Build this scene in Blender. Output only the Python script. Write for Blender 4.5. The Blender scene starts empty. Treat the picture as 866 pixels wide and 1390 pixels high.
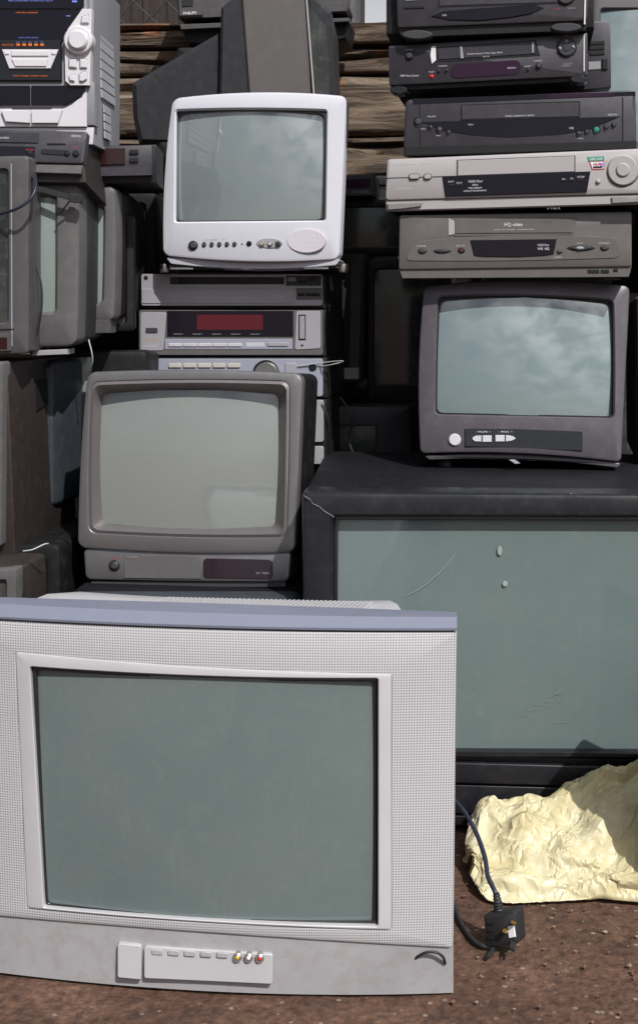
import bpy, bmesh, math, random
from mathutils import Vector, Matrix, noise
random.seed(7)
RAD = math.radians
scene = bpy.context.scene
COL = scene.collection

# ------------------------------------------------------------------ camera
FPX, CXP, CYP = 1700.0, 433.0, 695.0
PITCH, YAW = RAD(9.85), RAD(3.5)
CAM = Vector((0.0, -2.0, 0.8925))
RC = Matrix.Rotation(YAW, 3, 'Z') @ Matrix.Rotation(math.pi/2 - PITCH, 3, 'X')
cd = bpy.data.cameras.new('camera'); cam = bpy.data.objects.new('camera', cd); COL.objects.link(cam)
cam.matrix_world = Matrix.Translation(CAM) @ RC.to_4x4()
cd.sensor_fit = 'VERTICAL'; cd.sensor_height = 24.0; cd.sensor_width = 24.0
cd.lens = 24.0*FPX/1390.0; cd.clip_end = 3000; cd.clip_start = 0.02
scene.camera = cam

def ray(px, py):
    return (RC @ Vector(((px-CXP)/FPX, (CYP-py)/FPX, -1.0)))
def P(px, py, Y):
    d = ray(px, py); t = (Y-CAM.y)/d.y
    return CAM + d*t
def G(px, py, z=0.0):
    d = ray(px, py); t = (z-CAM.z)/d.z
    return CAM + d*t

# ------------------------------------------------------------------ materials
class NB:
    def __init__(s, name):
        s.m = bpy.data.materials.new(name); s.m.use_nodes = True
        s.t = s.m.node_tree; s.n = s.t.nodes; s.l = s.t.links
        s.b = s.n['Principled BSDF']; s.out = s.n['Material Output']
        s.tc = s.n.new('ShaderNodeTexCoord')
    def new(s, t, **k):
        n = s.n.new(t)
        for a, v in k.items(): setattr(n, a, v)
        return n
    def link(s, a, b): s.l.new(a, b)
    def noise(s, scale, detail=4, rough=.55, vec=None, dist=0):
        n = s.new('ShaderNodeTexNoise'); n.inputs['Scale'].default_value = scale
        n.inputs['Detail'].default_value = detail; n.inputs['Roughness'].default_value = rough
        n.inputs['Distortion'].default_value = dist
        s.link(vec if vec else s.tc.outputs['Object'], n.inputs['Vector']); return n
    def ramp(s, src, stops):
        r = s.new('ShaderNodeValToRGB'); e = r.color_ramp.elements
        while len(e) < len(stops): e.new(.5)
        for i, (p, c) in enumerate(stops):
            e[i].position = p; e[i].color = (c, c, c, 1) if not hasattr(c, '__len__') else (*c, 1)
        s.link(src, r.inputs[0]); return r
    def mix(s, fac, a, b, mode='MIX'):
        x = s.new('ShaderNodeMix', data_type='RGBA', blend_type=mode)
        for i, v in ((0, fac), (6, a), (7, b)):
            if hasattr(v, 'is_output'): s.link(v, x.inputs[i])
            elif i == 0: x.inputs[0].default_value = v
            else: x.inputs[i].default_value = (*v, 1)
        return x.outputs[2]
    def math(s, op, a, b=None, c=None):
        x = s.new('ShaderNodeMath', operation=op)
        for i, v in enumerate((a, b, c)):
            if v is None: continue
            if hasattr(v, 'is_output'): s.link(v, x.inputs[i])
            else: x.inputs[i].default_value = v
        return x.outputs[0]
    def bump(s, h, strength, dist=.001, prev=None):
        b = s.new('ShaderNodeBump'); b.inputs['Strength'].default_value = strength
        b.inputs['Distance'].default_value = dist; s.link(h, b.inputs['Height'])
        if prev: s.link(prev, b.inputs['Normal'])
        return b.outputs[0]

def plastic(name, col, rough=.42, dirt=.35, dust=(.30, .26, .22), metal=0.0, grain=.25, dustamt=.12, scale=1.0, scratch=True, smudge=.2):
    """moulded plastic or painted sheet: grime, fine dust specks, hairline scratches, moulded grain"""
    lum = sum(col)/3
    if lum < .08: dustamt *= .45; dust = tuple(c*.6 for c in dust)
    elif lum < .25: dustamt *= .7; dust = tuple(c*.8 for c in dust)
    k = NB(name)
    big = k.noise(7*scale, 5, .6); mid = k.noise(45*scale, 6, .65); fine = k.noise(900, 2, .5)
    sp = k.noise(260, 3, .7)
    r1 = k.ramp(big.outputs[0], [(.35, 0), (.7, 1)])
    r2 = k.ramp(mid.outputs[0], [(.48, 0), (.72, 1)])
    dark = tuple(c*(1-dirt) for c in col)
    c1 = k.mix(k.math('MULTIPLY', r1.outputs[0], .6), col, dark)
    dsp = k.ramp(sp.outputs[0], [(.62, 0), (.74, 1)])
    f = k.math('ADD', k.math('MULTIPLY', r2.outputs[0], dustamt), k.math('MULTIPLY', dsp.outputs[0], dustamt*1.2))
    c2 = k.mix(f, c1, dust)
    if scratch:
        mp = k.new('ShaderNodeMapping'); mp.inputs['Scale'].default_value = (60, 60, 6); mp.inputs['Rotation'].default_value = (.3, .7, .5)
        k.link(k.tc.outputs['Object'], mp.inputs[0])
        sc = k.noise(3.0, 2, .4, mp.outputs[0], 1.5)
        scr = k.ramp(sc.outputs[0], [(.497, 0), (.5, 1), (.503, 0)])
        msk = k.ramp(k.noise(9, 2, .5).outputs[0], [(.55, 0), (.68, 1)])
        c2 = k.mix(k.math('MULTIPLY', k.math('MULTIPLY', scr.outputs[0], msk.outputs[0]), .35), c2, tuple(min(.8, c*1.5+.08) for c in col))
    k.link(c2, k.b.inputs['Base Color'])
    rr = k.math('ADD', k.math('MULTIPLY', r1.outputs[0], smudge), k.math('MULTIPLY_ADD', r2.outputs[0], .15, rough))
    k.link(rr, k.b.inputs['Roughness'])
    k.b.inputs['Metallic'].default_value = metal
    k.link(k.bump(fine.outputs[0], grain, .0004), k.b.inputs['Normal'])
    return k.m

def simple(name, col, rough=.4, metal=0.0, coat=0.0, ior=1.5):
    k = NB(name)
    n = k.noise(60, 4, .6); r = k.ramp(n.outputs[0], [(.3, 0), (.75, 1)])
    k.link(k.mix(k.math('MULTIPLY', r.outputs[0], .35), col, tuple(c*.6 for c in col)), k.b.inputs['Base Color'])
    k.link(k.math('MULTIPLY_ADD', r.outputs[0], .2, rough), k.b.inputs['Roughness'])
    k.b.inputs['Metallic'].default_value = metal; k.b.inputs['Coat Weight'].default_value = coat
    k.b.inputs['IOR'].default_value = ior
    return k.m

def tube_glass(name, col, rough=.04, ior=1.75, dirty=.3, grime=(.34, .36, .33), seed=0.0):
    """thick grey picture-tube glass over phosphor: gloss, wipe marks, specks"""
    k = NB(name)
    mp = k.new('ShaderNodeMapping'); mp.inputs['Location'].default_value = (seed*3.1, seed, seed*1.7)
    k.link(k.tc.outputs['Object'], mp.inputs[0]); v = mp.outputs[0]
    a = k.noise(5, 5, .6, v, .6); b = k.noise(60, 6, .7, v); c = k.noise(190, 2, .5, v)
    ra = k.ramp(a.outputs[0], [(.35, 0), (.75, 1)]); rb = k.ramp(b.outputs[0], [(.5, 0), (.8, 1)]); rc = k.ramp(c.outputs[0], [(.74, 0), (.8, 1)])
    mp2 = k.new('ShaderNodeMapping'); mp2.inputs['Scale'].default_value = (40, 40, 5); mp2.inputs['Rotation'].default_value = (0, .6+seed, 0)
    k.link(v, mp2.inputs[0]); st = k.noise(2, 3, .6, mp2.outputs[0], 1.0)
    rs = k.ramp(st.outputs[0], [(.6, 0), (.78, 1)])
    f = k.math('MULTIPLY', k.math('ADD', k.math('MULTIPLY', ra.outputs[0], .35), k.math('ADD', k.math('MULTIPLY', rb.outputs[0], .35), k.math('MULTIPLY', rs.outputs[0], .3))), dirty)
    c1 = k.mix(f, col, grime)
    c2 = k.mix(k.math('MULTIPLY', rc.outputs[0], .5*dirty), c1, (.5, .5, .46))
    k.link(c2, k.b.inputs['Base Color'])
    k.link(k.math('MULTIPLY_ADD', rb.outputs[0], .10*dirty*2, rough), k.b.inputs['Roughness'])
    k.b.inputs['IOR'].default_value = ior
    return k.m

def grille_mat(name, col, pitch, hole=.3, dark=(.09, .085, .09)):
    k = NB(name)
    sep = k.new('ShaderNodeSeparateXYZ'); k.link(k.tc.outputs['Object'], sep.inputs[0])
    def cell(o):
        f = k.math('FRACT', k.math('DIVIDE', o, pitch)); return k.math('SUBTRACT', f, .5)
    x, z = cell(sep.outputs[0]), cell(sep.outputs[2])
    d = k.math('SQRT', k.math('ADD', k.math('MULTIPLY', x, x), k.math('MULTIPLY', z, z)))
    r = k.ramp(d, [(hole-.06, 1), (hole+.06, 0)])
    big = k.ramp(k.noise(6, 5, .6).outputs[0], [(.3, 0), (.75, 1)])
    c = k.mix(k.math('MULTIPLY', big.outputs[0], .22), col, tuple(a*.72 for a in col))
    dirt = k.ramp(k.noise(40, 5, .7).outputs[0], [(.58, 0), (.75, 1)])
    low = k.ramp(sep.outputs[2], [(.02, 1), (.16, .25)])
    c = k.mix(k.math('MULTIPLY', k.math('MULTIPLY', dirt.outputs[0], low.outputs[0]), .7), c, (.26, .19, .16))
    # every perforation drawn as a dark dot in the colour
    k.link(k.mix(r.outputs[0], c, dark), k.b.inputs['Base Color'])
    k.b.inputs['Roughness'].default_value = .45
    k.link(k.bump(d, .25, .0006), k.b.inputs['Normal'])
    return k.m

M = {}
M['silver'] = plastic('silver paint', (.45, .445, .46), .38, .18, metal=.0, dustamt=.10, grain=.12)
M['silver_grille'] = grille_mat('perforated silver speaker plastic', (.46, .455, .47), .0034, .25, (.14, .135, .14))
M['blue_strip'] = plastic('slate blue ledge', (.175, .19, .25), .34, .15, grain=.08, dustamt=.05)  # top ledge in slate blue, darker than the front face
M['silver_low'] = plastic('lower silver plastic', (.37, .365, .38), .42, .3, dustamt=.3, dust=(.20, .14, .11))
M['white_tv'] = plastic('pale silver plastic', (.55, .555, .61), .40, .10, grain=.08, dustamt=.06, dust=(.4, .36, .33))
M['bronze'] = plastic('bronze grey metallic plastic', (.215, .208, .214), .27, .22, metal=.6, grain=.15, dustamt=.10)
M['bronze_in'] = plastic('bronze inner bevel', (.20, .18, .184), .26, .3, metal=.45, grain=.1, dustamt=.12)
M['charcoal'] = plastic('charcoal tv plastic', (.088, .080, .092), .33, .3, dustamt=.16, grain=.2, metal=.15)
M['black_tv'] = plastic('black big tv plastic', (.014, .014, .018), .22, .3, dustamt=.10, grain=.3)
M['black_top'] = plastic('dusty black top', (.008, .008, .011), .5, .4, dustamt=.06, grain=.9, scale=2)
M['black_top'].node_tree.nodes['Principled BSDF'].inputs['Specular IOR Level'].default_value = .2
M['vcr_dark'] = plastic('dark slate plastic', (.040, .038, .047), .32, .3, dustamt=.10, grain=.12)
M['vcr_dark2'] = plastic('near black plastic', (.030, .029, .038), .30, .3, dustamt=.08, grain=.12)
M['vcr_grey'] = plastic('warm grey plastic', (.115, .105, .103), .35, .2, dustamt=.10, grain=.12)
M['vcr_silver'] = plastic('champagne silver plastic', (.40, .378, .382), .30, .12, dustamt=.08, grain=.08, metal=.1)
M['gloss_navy'] = simple('smoked navy window', (.011, .010, .016), .09)
M['gloss_plum'] = simple('smoked plum window', (.030, .012, .030), .10)
M['sensor'] = simple('ribbed sensor window', (.022, .012, .018), .15, coat=.4)
M['gloss_black'] = simple('gloss black', (.012, .012, .014), .12, coat=.4)
for m_ in ('gloss_navy', 'gloss_plum'): M[m_].node_tree.nodes['Principled BSDF'].inputs['Specular IOR Level'].default_value = .3
M['black'] = simple('black plastic', (.014, .014, .016), .4)
M['dark_grey'] = simple('dark grey plastic', (.05, .05, .055), .4)
M['case'] = plastic('painted steel case', (.008, .008, .009), .42, .3, dustamt=.20, grain=.3)
M['case_rust'] = plastic('rusty steel case', (.016, .013, .012), .5, .4, dust=(.12, .055, .025), dustamt=.25, grain=.4)
M['hifi_silver'] = plastic('hifi silver', (.40, .39, .425), .33, .12, metal=.25, dustamt=.06, grain=.06)
M['hifi_blue'] = plastic('hifi bluish silver', (.40, .41, .50), .3, .12, metal=.3, dustamt=.05, grain=.06)
M['mini_silver'] = plastic('bright silver', (.66, .65, .68), .32, .12, metal=.1, dustamt=.06, grain=.05)
M['mini_grey'] = plastic('mini system grey side', (.21, .215, .235), .33, .2, dustamt=.08, grain=.1)
M['mini_vent'] = plastic('pale vent plate', (.36, .365, .38), .4, .2, dustamt=.08, grain=.1)
M['tv_grey'] = plastic('mid grey tv plastic', (.072, .069, .073), .36, .35, dustamt=.25, grain=.2)
M['tv_grey2'] = plastic('light grey tv plastic', (.100, .095, .099), .36, .3, dustamt=.2, grain=.2)
M['tv_dark'] = plastic('dark tv shell', (.026, .027, .031), .38, .35, dustamt=.14, grain=.3)
M['tv_deep'] = plastic('deep black tv shell', (.006, .006, .007), .5, .35, dustamt=.12, grain=.3)
M['tv_blue'] = plastic('blue grey tv shell', (.036, .044, .054), .36, .3, dustamt=.14, grain=.2)
M['tv_warm'] = plastic('warm grey tv side', (.098, .090, .086), .38, .2, dustamt=.10, grain=.2)
M['brown_case'] = plastic('dark brown cabinet', (.030, .023, .022), .36, .3, dustamt=.14, dust=(.2, .16, .14), grain=.15)
M['chrome'] = simple('chrome', (.62, .60, .58), .18, metal=.9)
M['button_pale'] = simple('pale buttons', (.52, .52, .56), .35)
M['button_cream'] = simple('cream buttons', (.50, .47, .42), .4)
M['red'] = simple('red plastic', (.55, .03, .02), .35)
M['green_led'] = simple('green dot', (.02, .22, .14), .3)
M['red_window'] = simple('red display window', (.095, .010, .018), .15, coat=.4)
M['red_dark'] = simple('dark red window', (.022, .004, .004), .12, coat=.4)
M['orange'] = simple('orange print', (.75, .16, .015), .4)
M['blue_print'] = simple('blue print', (.20, .26, .75), .4)
M['white_print'] = simple('white print', (.62, .62, .64), .45)
M['grey_print'] = simple('grey print', (.30, .30, .32), .45)
M['gold_print'] = simple('gold print', (.50, .33, .12), .4)
M['sticker_teal'] = simple('teal sticker', (.02, .32, .22), .4)
M['sticker_red'] = simple('red sticker', (.50, .04, .06), .4)
M['sticker_white'] = simple('white sticker', (.75, .74, .76), .4)
M['yellow'] = simple('yellow rca', (.60, .42, .04), .35)
M['brass'] = simple('brass', (.62, .40, .10), .25, metal=.8)
M['rubber'] = simple('rubber', (.018, .018, .02), .5)
M['cable_blue'] = simple('navy cable', (.020, .024, .045), .3)
M['wire_pale'] = simple('pale wire', (.40, .42, .40), .4)
M['label_grey'] = simple('pale label', (.26, .26, .27), .6)
GL = dict(
    front=tube_glass('tube glass front tv', (.112, .145, .143), .07, 1.6, .22, seed=1),
    white=tube_glass('tube glass white tv', (.180, .212, .216), .03, 2.2, .10, seed=2),
    bronze=tube_glass('tube glass bronze tv', (.215, .232, .222), .06, 2.0, .25, seed=3),
    charcoal=tube_glass('tube glass charcoal tv', (.155, .205, .210), .03, 2.2, .12, seed=4),
    big=tube_glass('screen of the big tv', (.122, .164, .160), .06, 1.55, .20, seed=5),
    side=tube_glass('tube glass stacked', (.20, .24, .225), .08, 1.6, .35, seed=6),
    dark=tube_glass('tube glass dark', (.018, .020, .020), .12, 1.5, .4, seed=7),
)

for m_ in ('tv_deep', 'case', 'black_tv', 'tv_dark', 'black', 'dark_grey'):
    M[m_].node_tree.nodes['Principled BSDF'].inputs['Specular IOR Level'].default_value = .3
# ------------------------------------------------------------------ mesh helpers
def mk(name, verts, faces, mat, parent=None, smooth=35, mats=None, midx=None):
    me = bpy.data.meshes.new(name)
    me.from_pydata([tuple(v) for v in verts], [], faces)
    bm = bmesh.new(); bm.from_mesh(me)
    bmesh.ops.recalc_face_normals(bm, faces=bm.faces); bm.to_mesh(me); bm.free()
    for m in (mats or [mat]): me.materials.append(M[m] if isinstance(m, str) else m)
    if midx:
        for p, i in zip(me.polygons, midx): p.material_index = i
    if smooth:
        me.polygons.foreach_set('use_smooth', [True]*len(me.polygons)); me.set_sharp_from_angle(angle=RAD(smooth))
    o = bpy.data.objects.new(name, me); COL.objects.link(o)
    if parent is not None: o.parent = parent
    return o

def tag(o, label=None, cat=None, group=None, kind=None):
    if label: o['label'] = label
    if cat: o['category'] = cat
    if group: o['group'] = group
    if kind: o['kind'] = kind
    return o

def loft(loops, cap0=True, cap1=True):
    n = len(loops[0]); V = [v for l in loops for v in l]; Fc = []
    for a in range(len(loops)-1):
        for i in range(n):
            j = (i+1) % n
            Fc.append((a*n+i, a*n+j, (a+1)*n+j, (a+1)*n+i))
    if cap0: Fc.append(tuple(range(n))[::-1])
    if cap1: Fc.append(tuple(range((len(loops)-1)*n, len(loops)*n)))
    return V, Fc

def ring(c, r, bul=(0, 0, 0, 0), nc=6, ns=10):
    """rounded quad in photo px; c = TL,TR,BR,BL; r px; bul = outward bow of top,right,bottom,left"""
    TL, TR, BR, BL = c
    w = (math.dist(TL, TR)+math.dist(BL, BR))/2; h = (math.dist(TL, BL)+math.dist(TR, BR))/2
    rx, ry = min(.49, r/w), min(.49, r/h)
    uv = []
    # start at top-left after corner, go clockwise in image space
    def side(a, b):
        for i in range(1, ns): uv.append((a[0]+(b[0]-a[0])*i/ns, a[1]+(b[1]-a[1])*i/ns))
    def corner(cx, cy, a0):
        for i in range(nc+1):
            a = a0+math.pi/2*i/nc; uv.append((cx+rx*math.cos(a), cy+ry*math.sin(a)))
    corner(rx, ry, math.pi); side((rx, 0), (1-rx, 0))
    corner(1-rx, ry, 1.5*math.pi); side((1, ry), (1, 1-ry))
    corner(1-rx, 1-ry, 0); side((1-rx, 1), (rx, 1))
    corner(rx, 1-ry, .5*math.pi); side((0, 1-ry), (0, ry))
    out = []
    for u, v in uv:
        x = (TL[0]*(1-u)+TR[0]*u)*(1-v)+(BL[0]*(1-u)+BR[0]*u)*v
        y = (TL[1]*(1-u)+TR[1]*u)*(1-v)+(BL[1]*(1-u)+BR[1]*u)*v
        bu, bv = 4*u*(1-u), 4*v*(1-v)
        y += -bul[0]*bu*(1-v)+bul[2]*bu*v; x += bul[1]*bv*u-bul[3]*bv*(1-u)
        out.append((x, y))
    return out
def B(x0, y0, x1, y1, k=0.0):
    m = (x0+x1)/2
    return [(x0, y0+k*(x0-m)), (x1, y0+k*(x1-m)), (x1, y1+k*(x1-m)), (x0, y1+k*(x0-m))]

def offset(pts, d):
    n = len(pts); out = []
    area = sum(pts[i][0]*pts[(i+1) % n][1]-pts[(i+1) % n][0]*pts[i][1] for i in range(n))
    s = 1 if area > 0 else -1
    for i in range(n):
        a, b, c = Vector(pts[i-1]), Vector(pts[i]), Vector(pts[(i+1) % n])
        e1, e2 = (b-a), (c-b)
        if e1.length < 1e-9 or e2.length < 1e-9: out.append(tuple(b)); continue
        e1.normalize(); e2.normalize()
        n1, n2 = Vector((-e1.y, e1.x))*s, Vector((-e2.y, e2.x))*s
        m = n1+n2
        if m.length < .3: m = n1
        m.normalize(); k = min(2.0, 1/max(.4, m.dot(n1)))
        out.append(tuple(b+m*d*k))
    return out

class Dev:
    def __init__(s, name, label, cat, px, py, Y, yaw=0, tilt=0, roll=0, group=None, k=0.0):
        s.O = P(px, py, Y)
        s.R = Matrix.Rotation(RAD(yaw), 3, 'Z') @ Matrix.Rotation(-RAD(tilt), 3, 'X') @ Matrix.Rotation(-RAD(roll), 3, 'Y')
        s.Ri = s.R.inverted(); s.k = k
        e = bpy.data.objects.new(name, None); COL.objects.link(e)
        e.matrix_world = Matrix.Translation(s.O) @ s.R.to_4x4(); e.empty_display_size = .05
        s.root = e; tag(e, label, cat, group)
        s.cl = s.Ri @ (CAM-s.O)
    def L(s, p, y=0.0):
        d = s.Ri @ ray(*p); t = (y-s.cl.y)/d.y; q = s.cl+d*t
        return Vector((q.x, y, q.z))
    def Ls(s, pts, y=0.0):
        return [s.L(p, y(p[0], p[1]) if callable(y) else y) for p in pts]
    def box(s, x0, y0, x1, y1): return B(x0, y0, x1, y1, s.k)
    def plate(s, name, pts, t, mat, back=.004, bev=.0007, parent=None, y0=0.0, label=None):
        base = [(v.x, v.z) for v in s.Ls(pts, y0-t)]
        ins = offset(base, bev)
        loops = [[(x, y0+back, z) for x, z in base], [(x, y0-t+bev, z) for x, z in base], [(x, y0-t, z) for x, z in ins]]
        V, Fc = loft(loops)
        o = mk(name, V, Fc, mat, parent or s.root, 30)
        if label: o['label'] = label
        return o
    def rect(s, name, ax, ay, bx, by, t, mat, r=0, **k):
        c = s.box(ax, ay, bx, by)
        pts = ring(c, r, nc=4, ns=2) if r else c
        return s.plate(name, pts, t, mat, **k)
    def disc(s, name, cx, cy, r, t, mat, ry=None, n=28, dome=0.0, **k):
        pts = [(cx+r*math.cos(-a*2*math.pi/n), cy+(ry or r)*math.sin(-a*2*math.pi/n)) for a in range(n)]
        return s.plate(name, pts, t, mat, bev=k.pop('bev', min(.002, t*.5)), **k)
    def hole(s, name, pts, depth, mat, rim=.0015, parent=None):
        """dark framed recess: raised lip round a sunk floor"""
        a = [(v.x, v.z) for v in s.Ls(pts, -.0006)]; b = offset(a, rim)
        loops = [[(x, .003, z) for x, z in a], [(x, -.0012, z) for x, z in a], [(x, -.0012, z) for x, z in b], [(x, -.0006, z) for x, z in offset(a, rim*1.3)]]
        V, Fc = loft(loops); return mk(name, V, Fc, mat, parent or s.root, 30)
    def frame(s, name, outer, inner, mat, yo=.02, yf=0.0, yi=.01, rnd=.004, parent=None, bow=None, mids=()):
        """bezel: outer side wall, rounded edge, front face, inner bevel to yi.  outer/inner px rings of equal count"""
        f = bow or (lambda x, y: 0.0)
        o0 = s.Ls(outer, lambda x, y: yf+f(x, y)); ins = offset([(v.x, v.z) for v in o0], rnd)
        i0 = s.Ls(inner, lambda x, y: yf+f(x, y))
        io = offset([(v.x, v.z) for v in i0], -rnd*.5)
        loops = [[(v.x, yo, v.z) for v in o0], [(v.x, v.y+rnd, v.z) for v in o0],
                 [(a[0]*.3+v.x*.7, v.y+rnd*.3, a[1]*.3+v.z*.7) for a, v in zip(ins, o0)],
                 [(a[0], v.y, a[1]) for a, v in zip(ins, o0)]]
        for (pts, yy) in mids: loops.append([tuple(v) for v in s.Ls(pts, lambda x, y: yy+f(x, y))])
        loops += [[(a[0], v.y, a[1]) for a, v in zip(io, i0)],
                  [(v.x, v.y+rnd*.5, v.z) for v in i0]]
        ib = s.Ls(inner, yi); loops.append([(v.x, yi+.002, v.z) for v in i0])
        V, Fc = loft(loops, False, False)
        return mk(name, V, Fc, mat, parent or s.root, 32)
    def glass(s, name, pts, y0, bulge, mat, steps=9, parent=None, bow=None):
        c = ((min(p[0] for p in pts)+max(p[0] for p in pts))/2, (min(p[1] for p in pts)+max(p[1] for p in pts))/2)
        hw = (max(p[0] for p in pts)-min(p[0] for p in pts))/2; hh = (max(p[1] for p in pts)-min(p[1] for p in pts))/2
        f = bow or (lambda x, y: 0.0); steps = 16
        def g(x, y):
            u, v = (x-c[0])/hw, (y-c[1])/hh
            return y0-bulge*(1-.62*u*u-.38*v*v)+f(x, y)
        loops = [[(a.x, a.y+.012, a.z) for a in s.Ls(pts, g)]]
        for i in range(steps):
            q = 1-i/steps
            pp = [(c[0]+(p[0]-c[0])*q, c[1]+(p[1]-c[1])*q) for p in pts]
            loops.append([tuple(v) for v in s.Ls(pp, g)])
        n = len(pts); V, Fc = loft(loops, False, False)
        V.append(tuple(s.L(c, g(*c)))); ci = len(V)-1; b = steps*n
        Fc += [(b+i, b+(i+1) % n, ci) for i in range(n)]
        return mk(name, V, Fc, mat, parent or s.root, 50)
    def body(s, name, outer, prof, mat, parent=None, y0=0.0, c=None):
        """shell behind the bezel. prof: (sx, sz, shift_x, shift_z, y)"""
        o0 = s.Ls(outer, y0)
        cx = sum(v.x for v in o0)/len(o0); cz = sum(v.z for v in o0)/len(o0)
        loops = [[(cx+(v.x-cx)*a+dx, y, cz+(v.z-cz)*b+dz) for v in o0] for a, b, dx, dz, y in prof]
        V, Fc = loft(loops, False, True); return mk(name, V, Fc, mat, parent or s.root, 28)
    def text(s, txt, x, y, h, mat='white_print', w=None, parent=None, y0=0.0, k=None, bold=0.0):
        """lettering: left x, centre y, cap height h and width w in photo px"""
        cu = bpy.data.curves.new('t', 'FONT'); cu.body = txt; cu.size = 1.0; cu.offset = bold
        o = bpy.data.objects.new('t', cu); COL.objects.link(o)
        dg = bpy.context.evaluated_depsgraph_get(); dg.update()
        me = bpy.data.meshes.new_from_object(o.evaluated_get(dg)); COL.objects.unlink(o); bpy.data.objects.remove(o)
        if not me.vertices: return None
        xs = [v.co.x for v in me.vertices]; ys = [v.co.y for v in me.vertices]
        x0, x1, yb, yt = min(xs), max(xs), min(ys), max(ys)
        sc = h/.72; sx = (w/(x1-x0)) if w else sc
        kk = s.k if k is None else k
        mid = (x1-x0)*sx/2
        for v in me.vertices:
            ux = (v.co.x-x0)*sx; uy = (v.co.y-.36)*sc
            v.co = s.L((x+ux, y-uy+kk*(ux-mid)), y0)
        me.materials.clear(); me.materials.append(M[mat] if isinstance(mat, str) else mat)
        o = bpy.data.objects.new('lettering', me); COL.objects.link(o); o.parent = parent or s.root
        return o

def vbox(dev, name, pts, depth, mat, y0=0.0, rnd=.003, parent=None, taper=1.0):
    """rounded slab from a px outline on the front plane going back"""
    a = [(v.x, v.z) for v in dev.Ls(pts, y0)]
    b = offset(a, rnd); b5 = offset(a, rnd*.3)
    cx = sum(p[0] for p in a)/len(a); cz = sum(p[1] for p in a)/len(a)
    tp = [(cx+(x-cx)*taper, cz+(z-cz)*taper) for x, z in a]
    loops = [[(x, y0+depth, z) for x, z in tp], [(x, y0+rnd, z) for x, z in a], [(x, y0+rnd*.3, z) for x, z in b5], [(x, y0, z) for x, z in b]]
    V, Fc = loft(loops); return mk(name, V, Fc, mat, parent or dev.root, 32)

def tube(name, pts, r, mat, parent=None, n=10, sub=8):
    pts = [Vector(p) for p in pts]; Q = []
    for i in range(len(pts)-1):
        p0 = pts[max(0, i-1)]; p1 = pts[i]; p2 = pts[i+1]; p3 = pts[min(len(pts)-1, i+2)]
        for j in range(sub):
            t = j/sub
            Q.append(.5*((2*p1)+(-p0+p2)*t+(2*p0-5*p1+4*p2-p3)*t*t+(-p0+3*p1-3*p2+p3)*t**3))
    Q.append(pts[-1]); loops = []; up = Vector((.13, .2, 1)).normalized()
    for i, q in enumerate(Q):
        d = (Q[min(i+1, len(Q)-1)]-Q[max(0, i-1)]).normalized()
        a = d.cross(up)
        if a.length < .05: a = d.cross(Vector((1, 0, 0)))
        a.normalize(); b = d.cross(a)
        rr = r(i/(len(Q)-1)) if callable(r) else r
        loops.append([q+a*rr*math.cos(k*2*math.pi/n)+b*rr*math.sin(k*2*math.pi/n) for k in range(n)])
    V, Fc = loft(loops); return mk(name, V, Fc, mat, parent, 60)

CRT = [(1, 1, 0, 0, .012), (1, 1, 0, 0, .055), (.955, .955, 0, 0, .065), (.93, .93, 0, 0, .15), (.70, .72, 0, -.01, .27), (.52, .55, 0, -.02, .36)]
G_TV = 'television sets piled against the timber wall'
G_VCR = 'video recorders stacked on the right'
G_HIFI = 'hifi separates under the small pale television'

exec_order = []
# =================================================================== FRONT SILVER TV
d = Dev('television', 'large silver television with perforated speaker surround standing in front of the pile', 'television', 277, 1356, -.50, yaw=-2.0, tilt=2.5, group=G_TV)
bowf = lambda x, y: -.030*max(0, 1-((x-277)/345.0)**2)
O = ring([(-68, 838), (620, 858), (615, 1288), (-52, 1240)], 5, (-6, 0, 3, 0), 3, 22)
Ifr = ring([(22, 886), (530, 916), (530, 1262), (38, 1232)], 4, (-6, 0, 5, 0), 3, 22)
I2 = ring([(41, 905), (513, 921), (513, 1258), (60, 1232)], 3, (-5, 0, 5, 0), 3, 22)
I3 = ring([(50, 909), (507, 925), (507, 1252), (65, 1227)], 5, (-5, 0, 5, 0), 3, 22)
fr = d.frame('speaker_surround', O, Ifr, 'silver_grille', yo=.05, yi=.004, rnd=.004, bow=bowf)
d.frame('screen_frame', ring([(21, 885), (531, 915), (531, 1263), (37, 1233)], 4, (-6, 0, 5, 0), 3, 22), I2, 'silver', yo=.02, yf=-.0025, yi=.012, rnd=.0025, bow=bowf)
d.frame('black_gasket', ring([(40, 904), (514, 920), (514, 1259), (59, 1233)], 3, (-5, 0, 5, 0), 3, 22), I3, 'gloss_black', yo=.03, yf=.006, yi=.02, rnd=.001, bow=bowf)
d.glass('screen', ring([(48, 907), (509, 923), (509, 1254), (63, 1229)], 5, (-5, 0, 5, 0), 3, 22), .012, .010, GL['front'], bow=bowf)
# slate strip along the top: a curved sloping ledge
n = 40; loops = []
for i in range(n+1):
    u = i/n; x = -68+688*u; yb = 838+20*u+6*4*u*(1-u)*1.0
    f = d.L((x, yb), bowf(x, yb)-.0015); f.z += .002
    w = d.L((620, 858), 0)
    zt_ = f.z+.0135+.003*(1-u); loops.append([f, Vector((f.x, f.y-.0005, f.z+.003)), Vector((f.x, f.y+.012, zt_-.003)), Vector((f.x, f.y+.016, zt_)), Vector((f.x, f.y+.030, zt_+.0005)), Vector((f.x, .045, zt_)), Vector((f.x, .045, f.z-.004))])
V, Fc = loft(loops); mk('top_ledge', V, Fc, 'blue_strip', d.root, 30)
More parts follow.
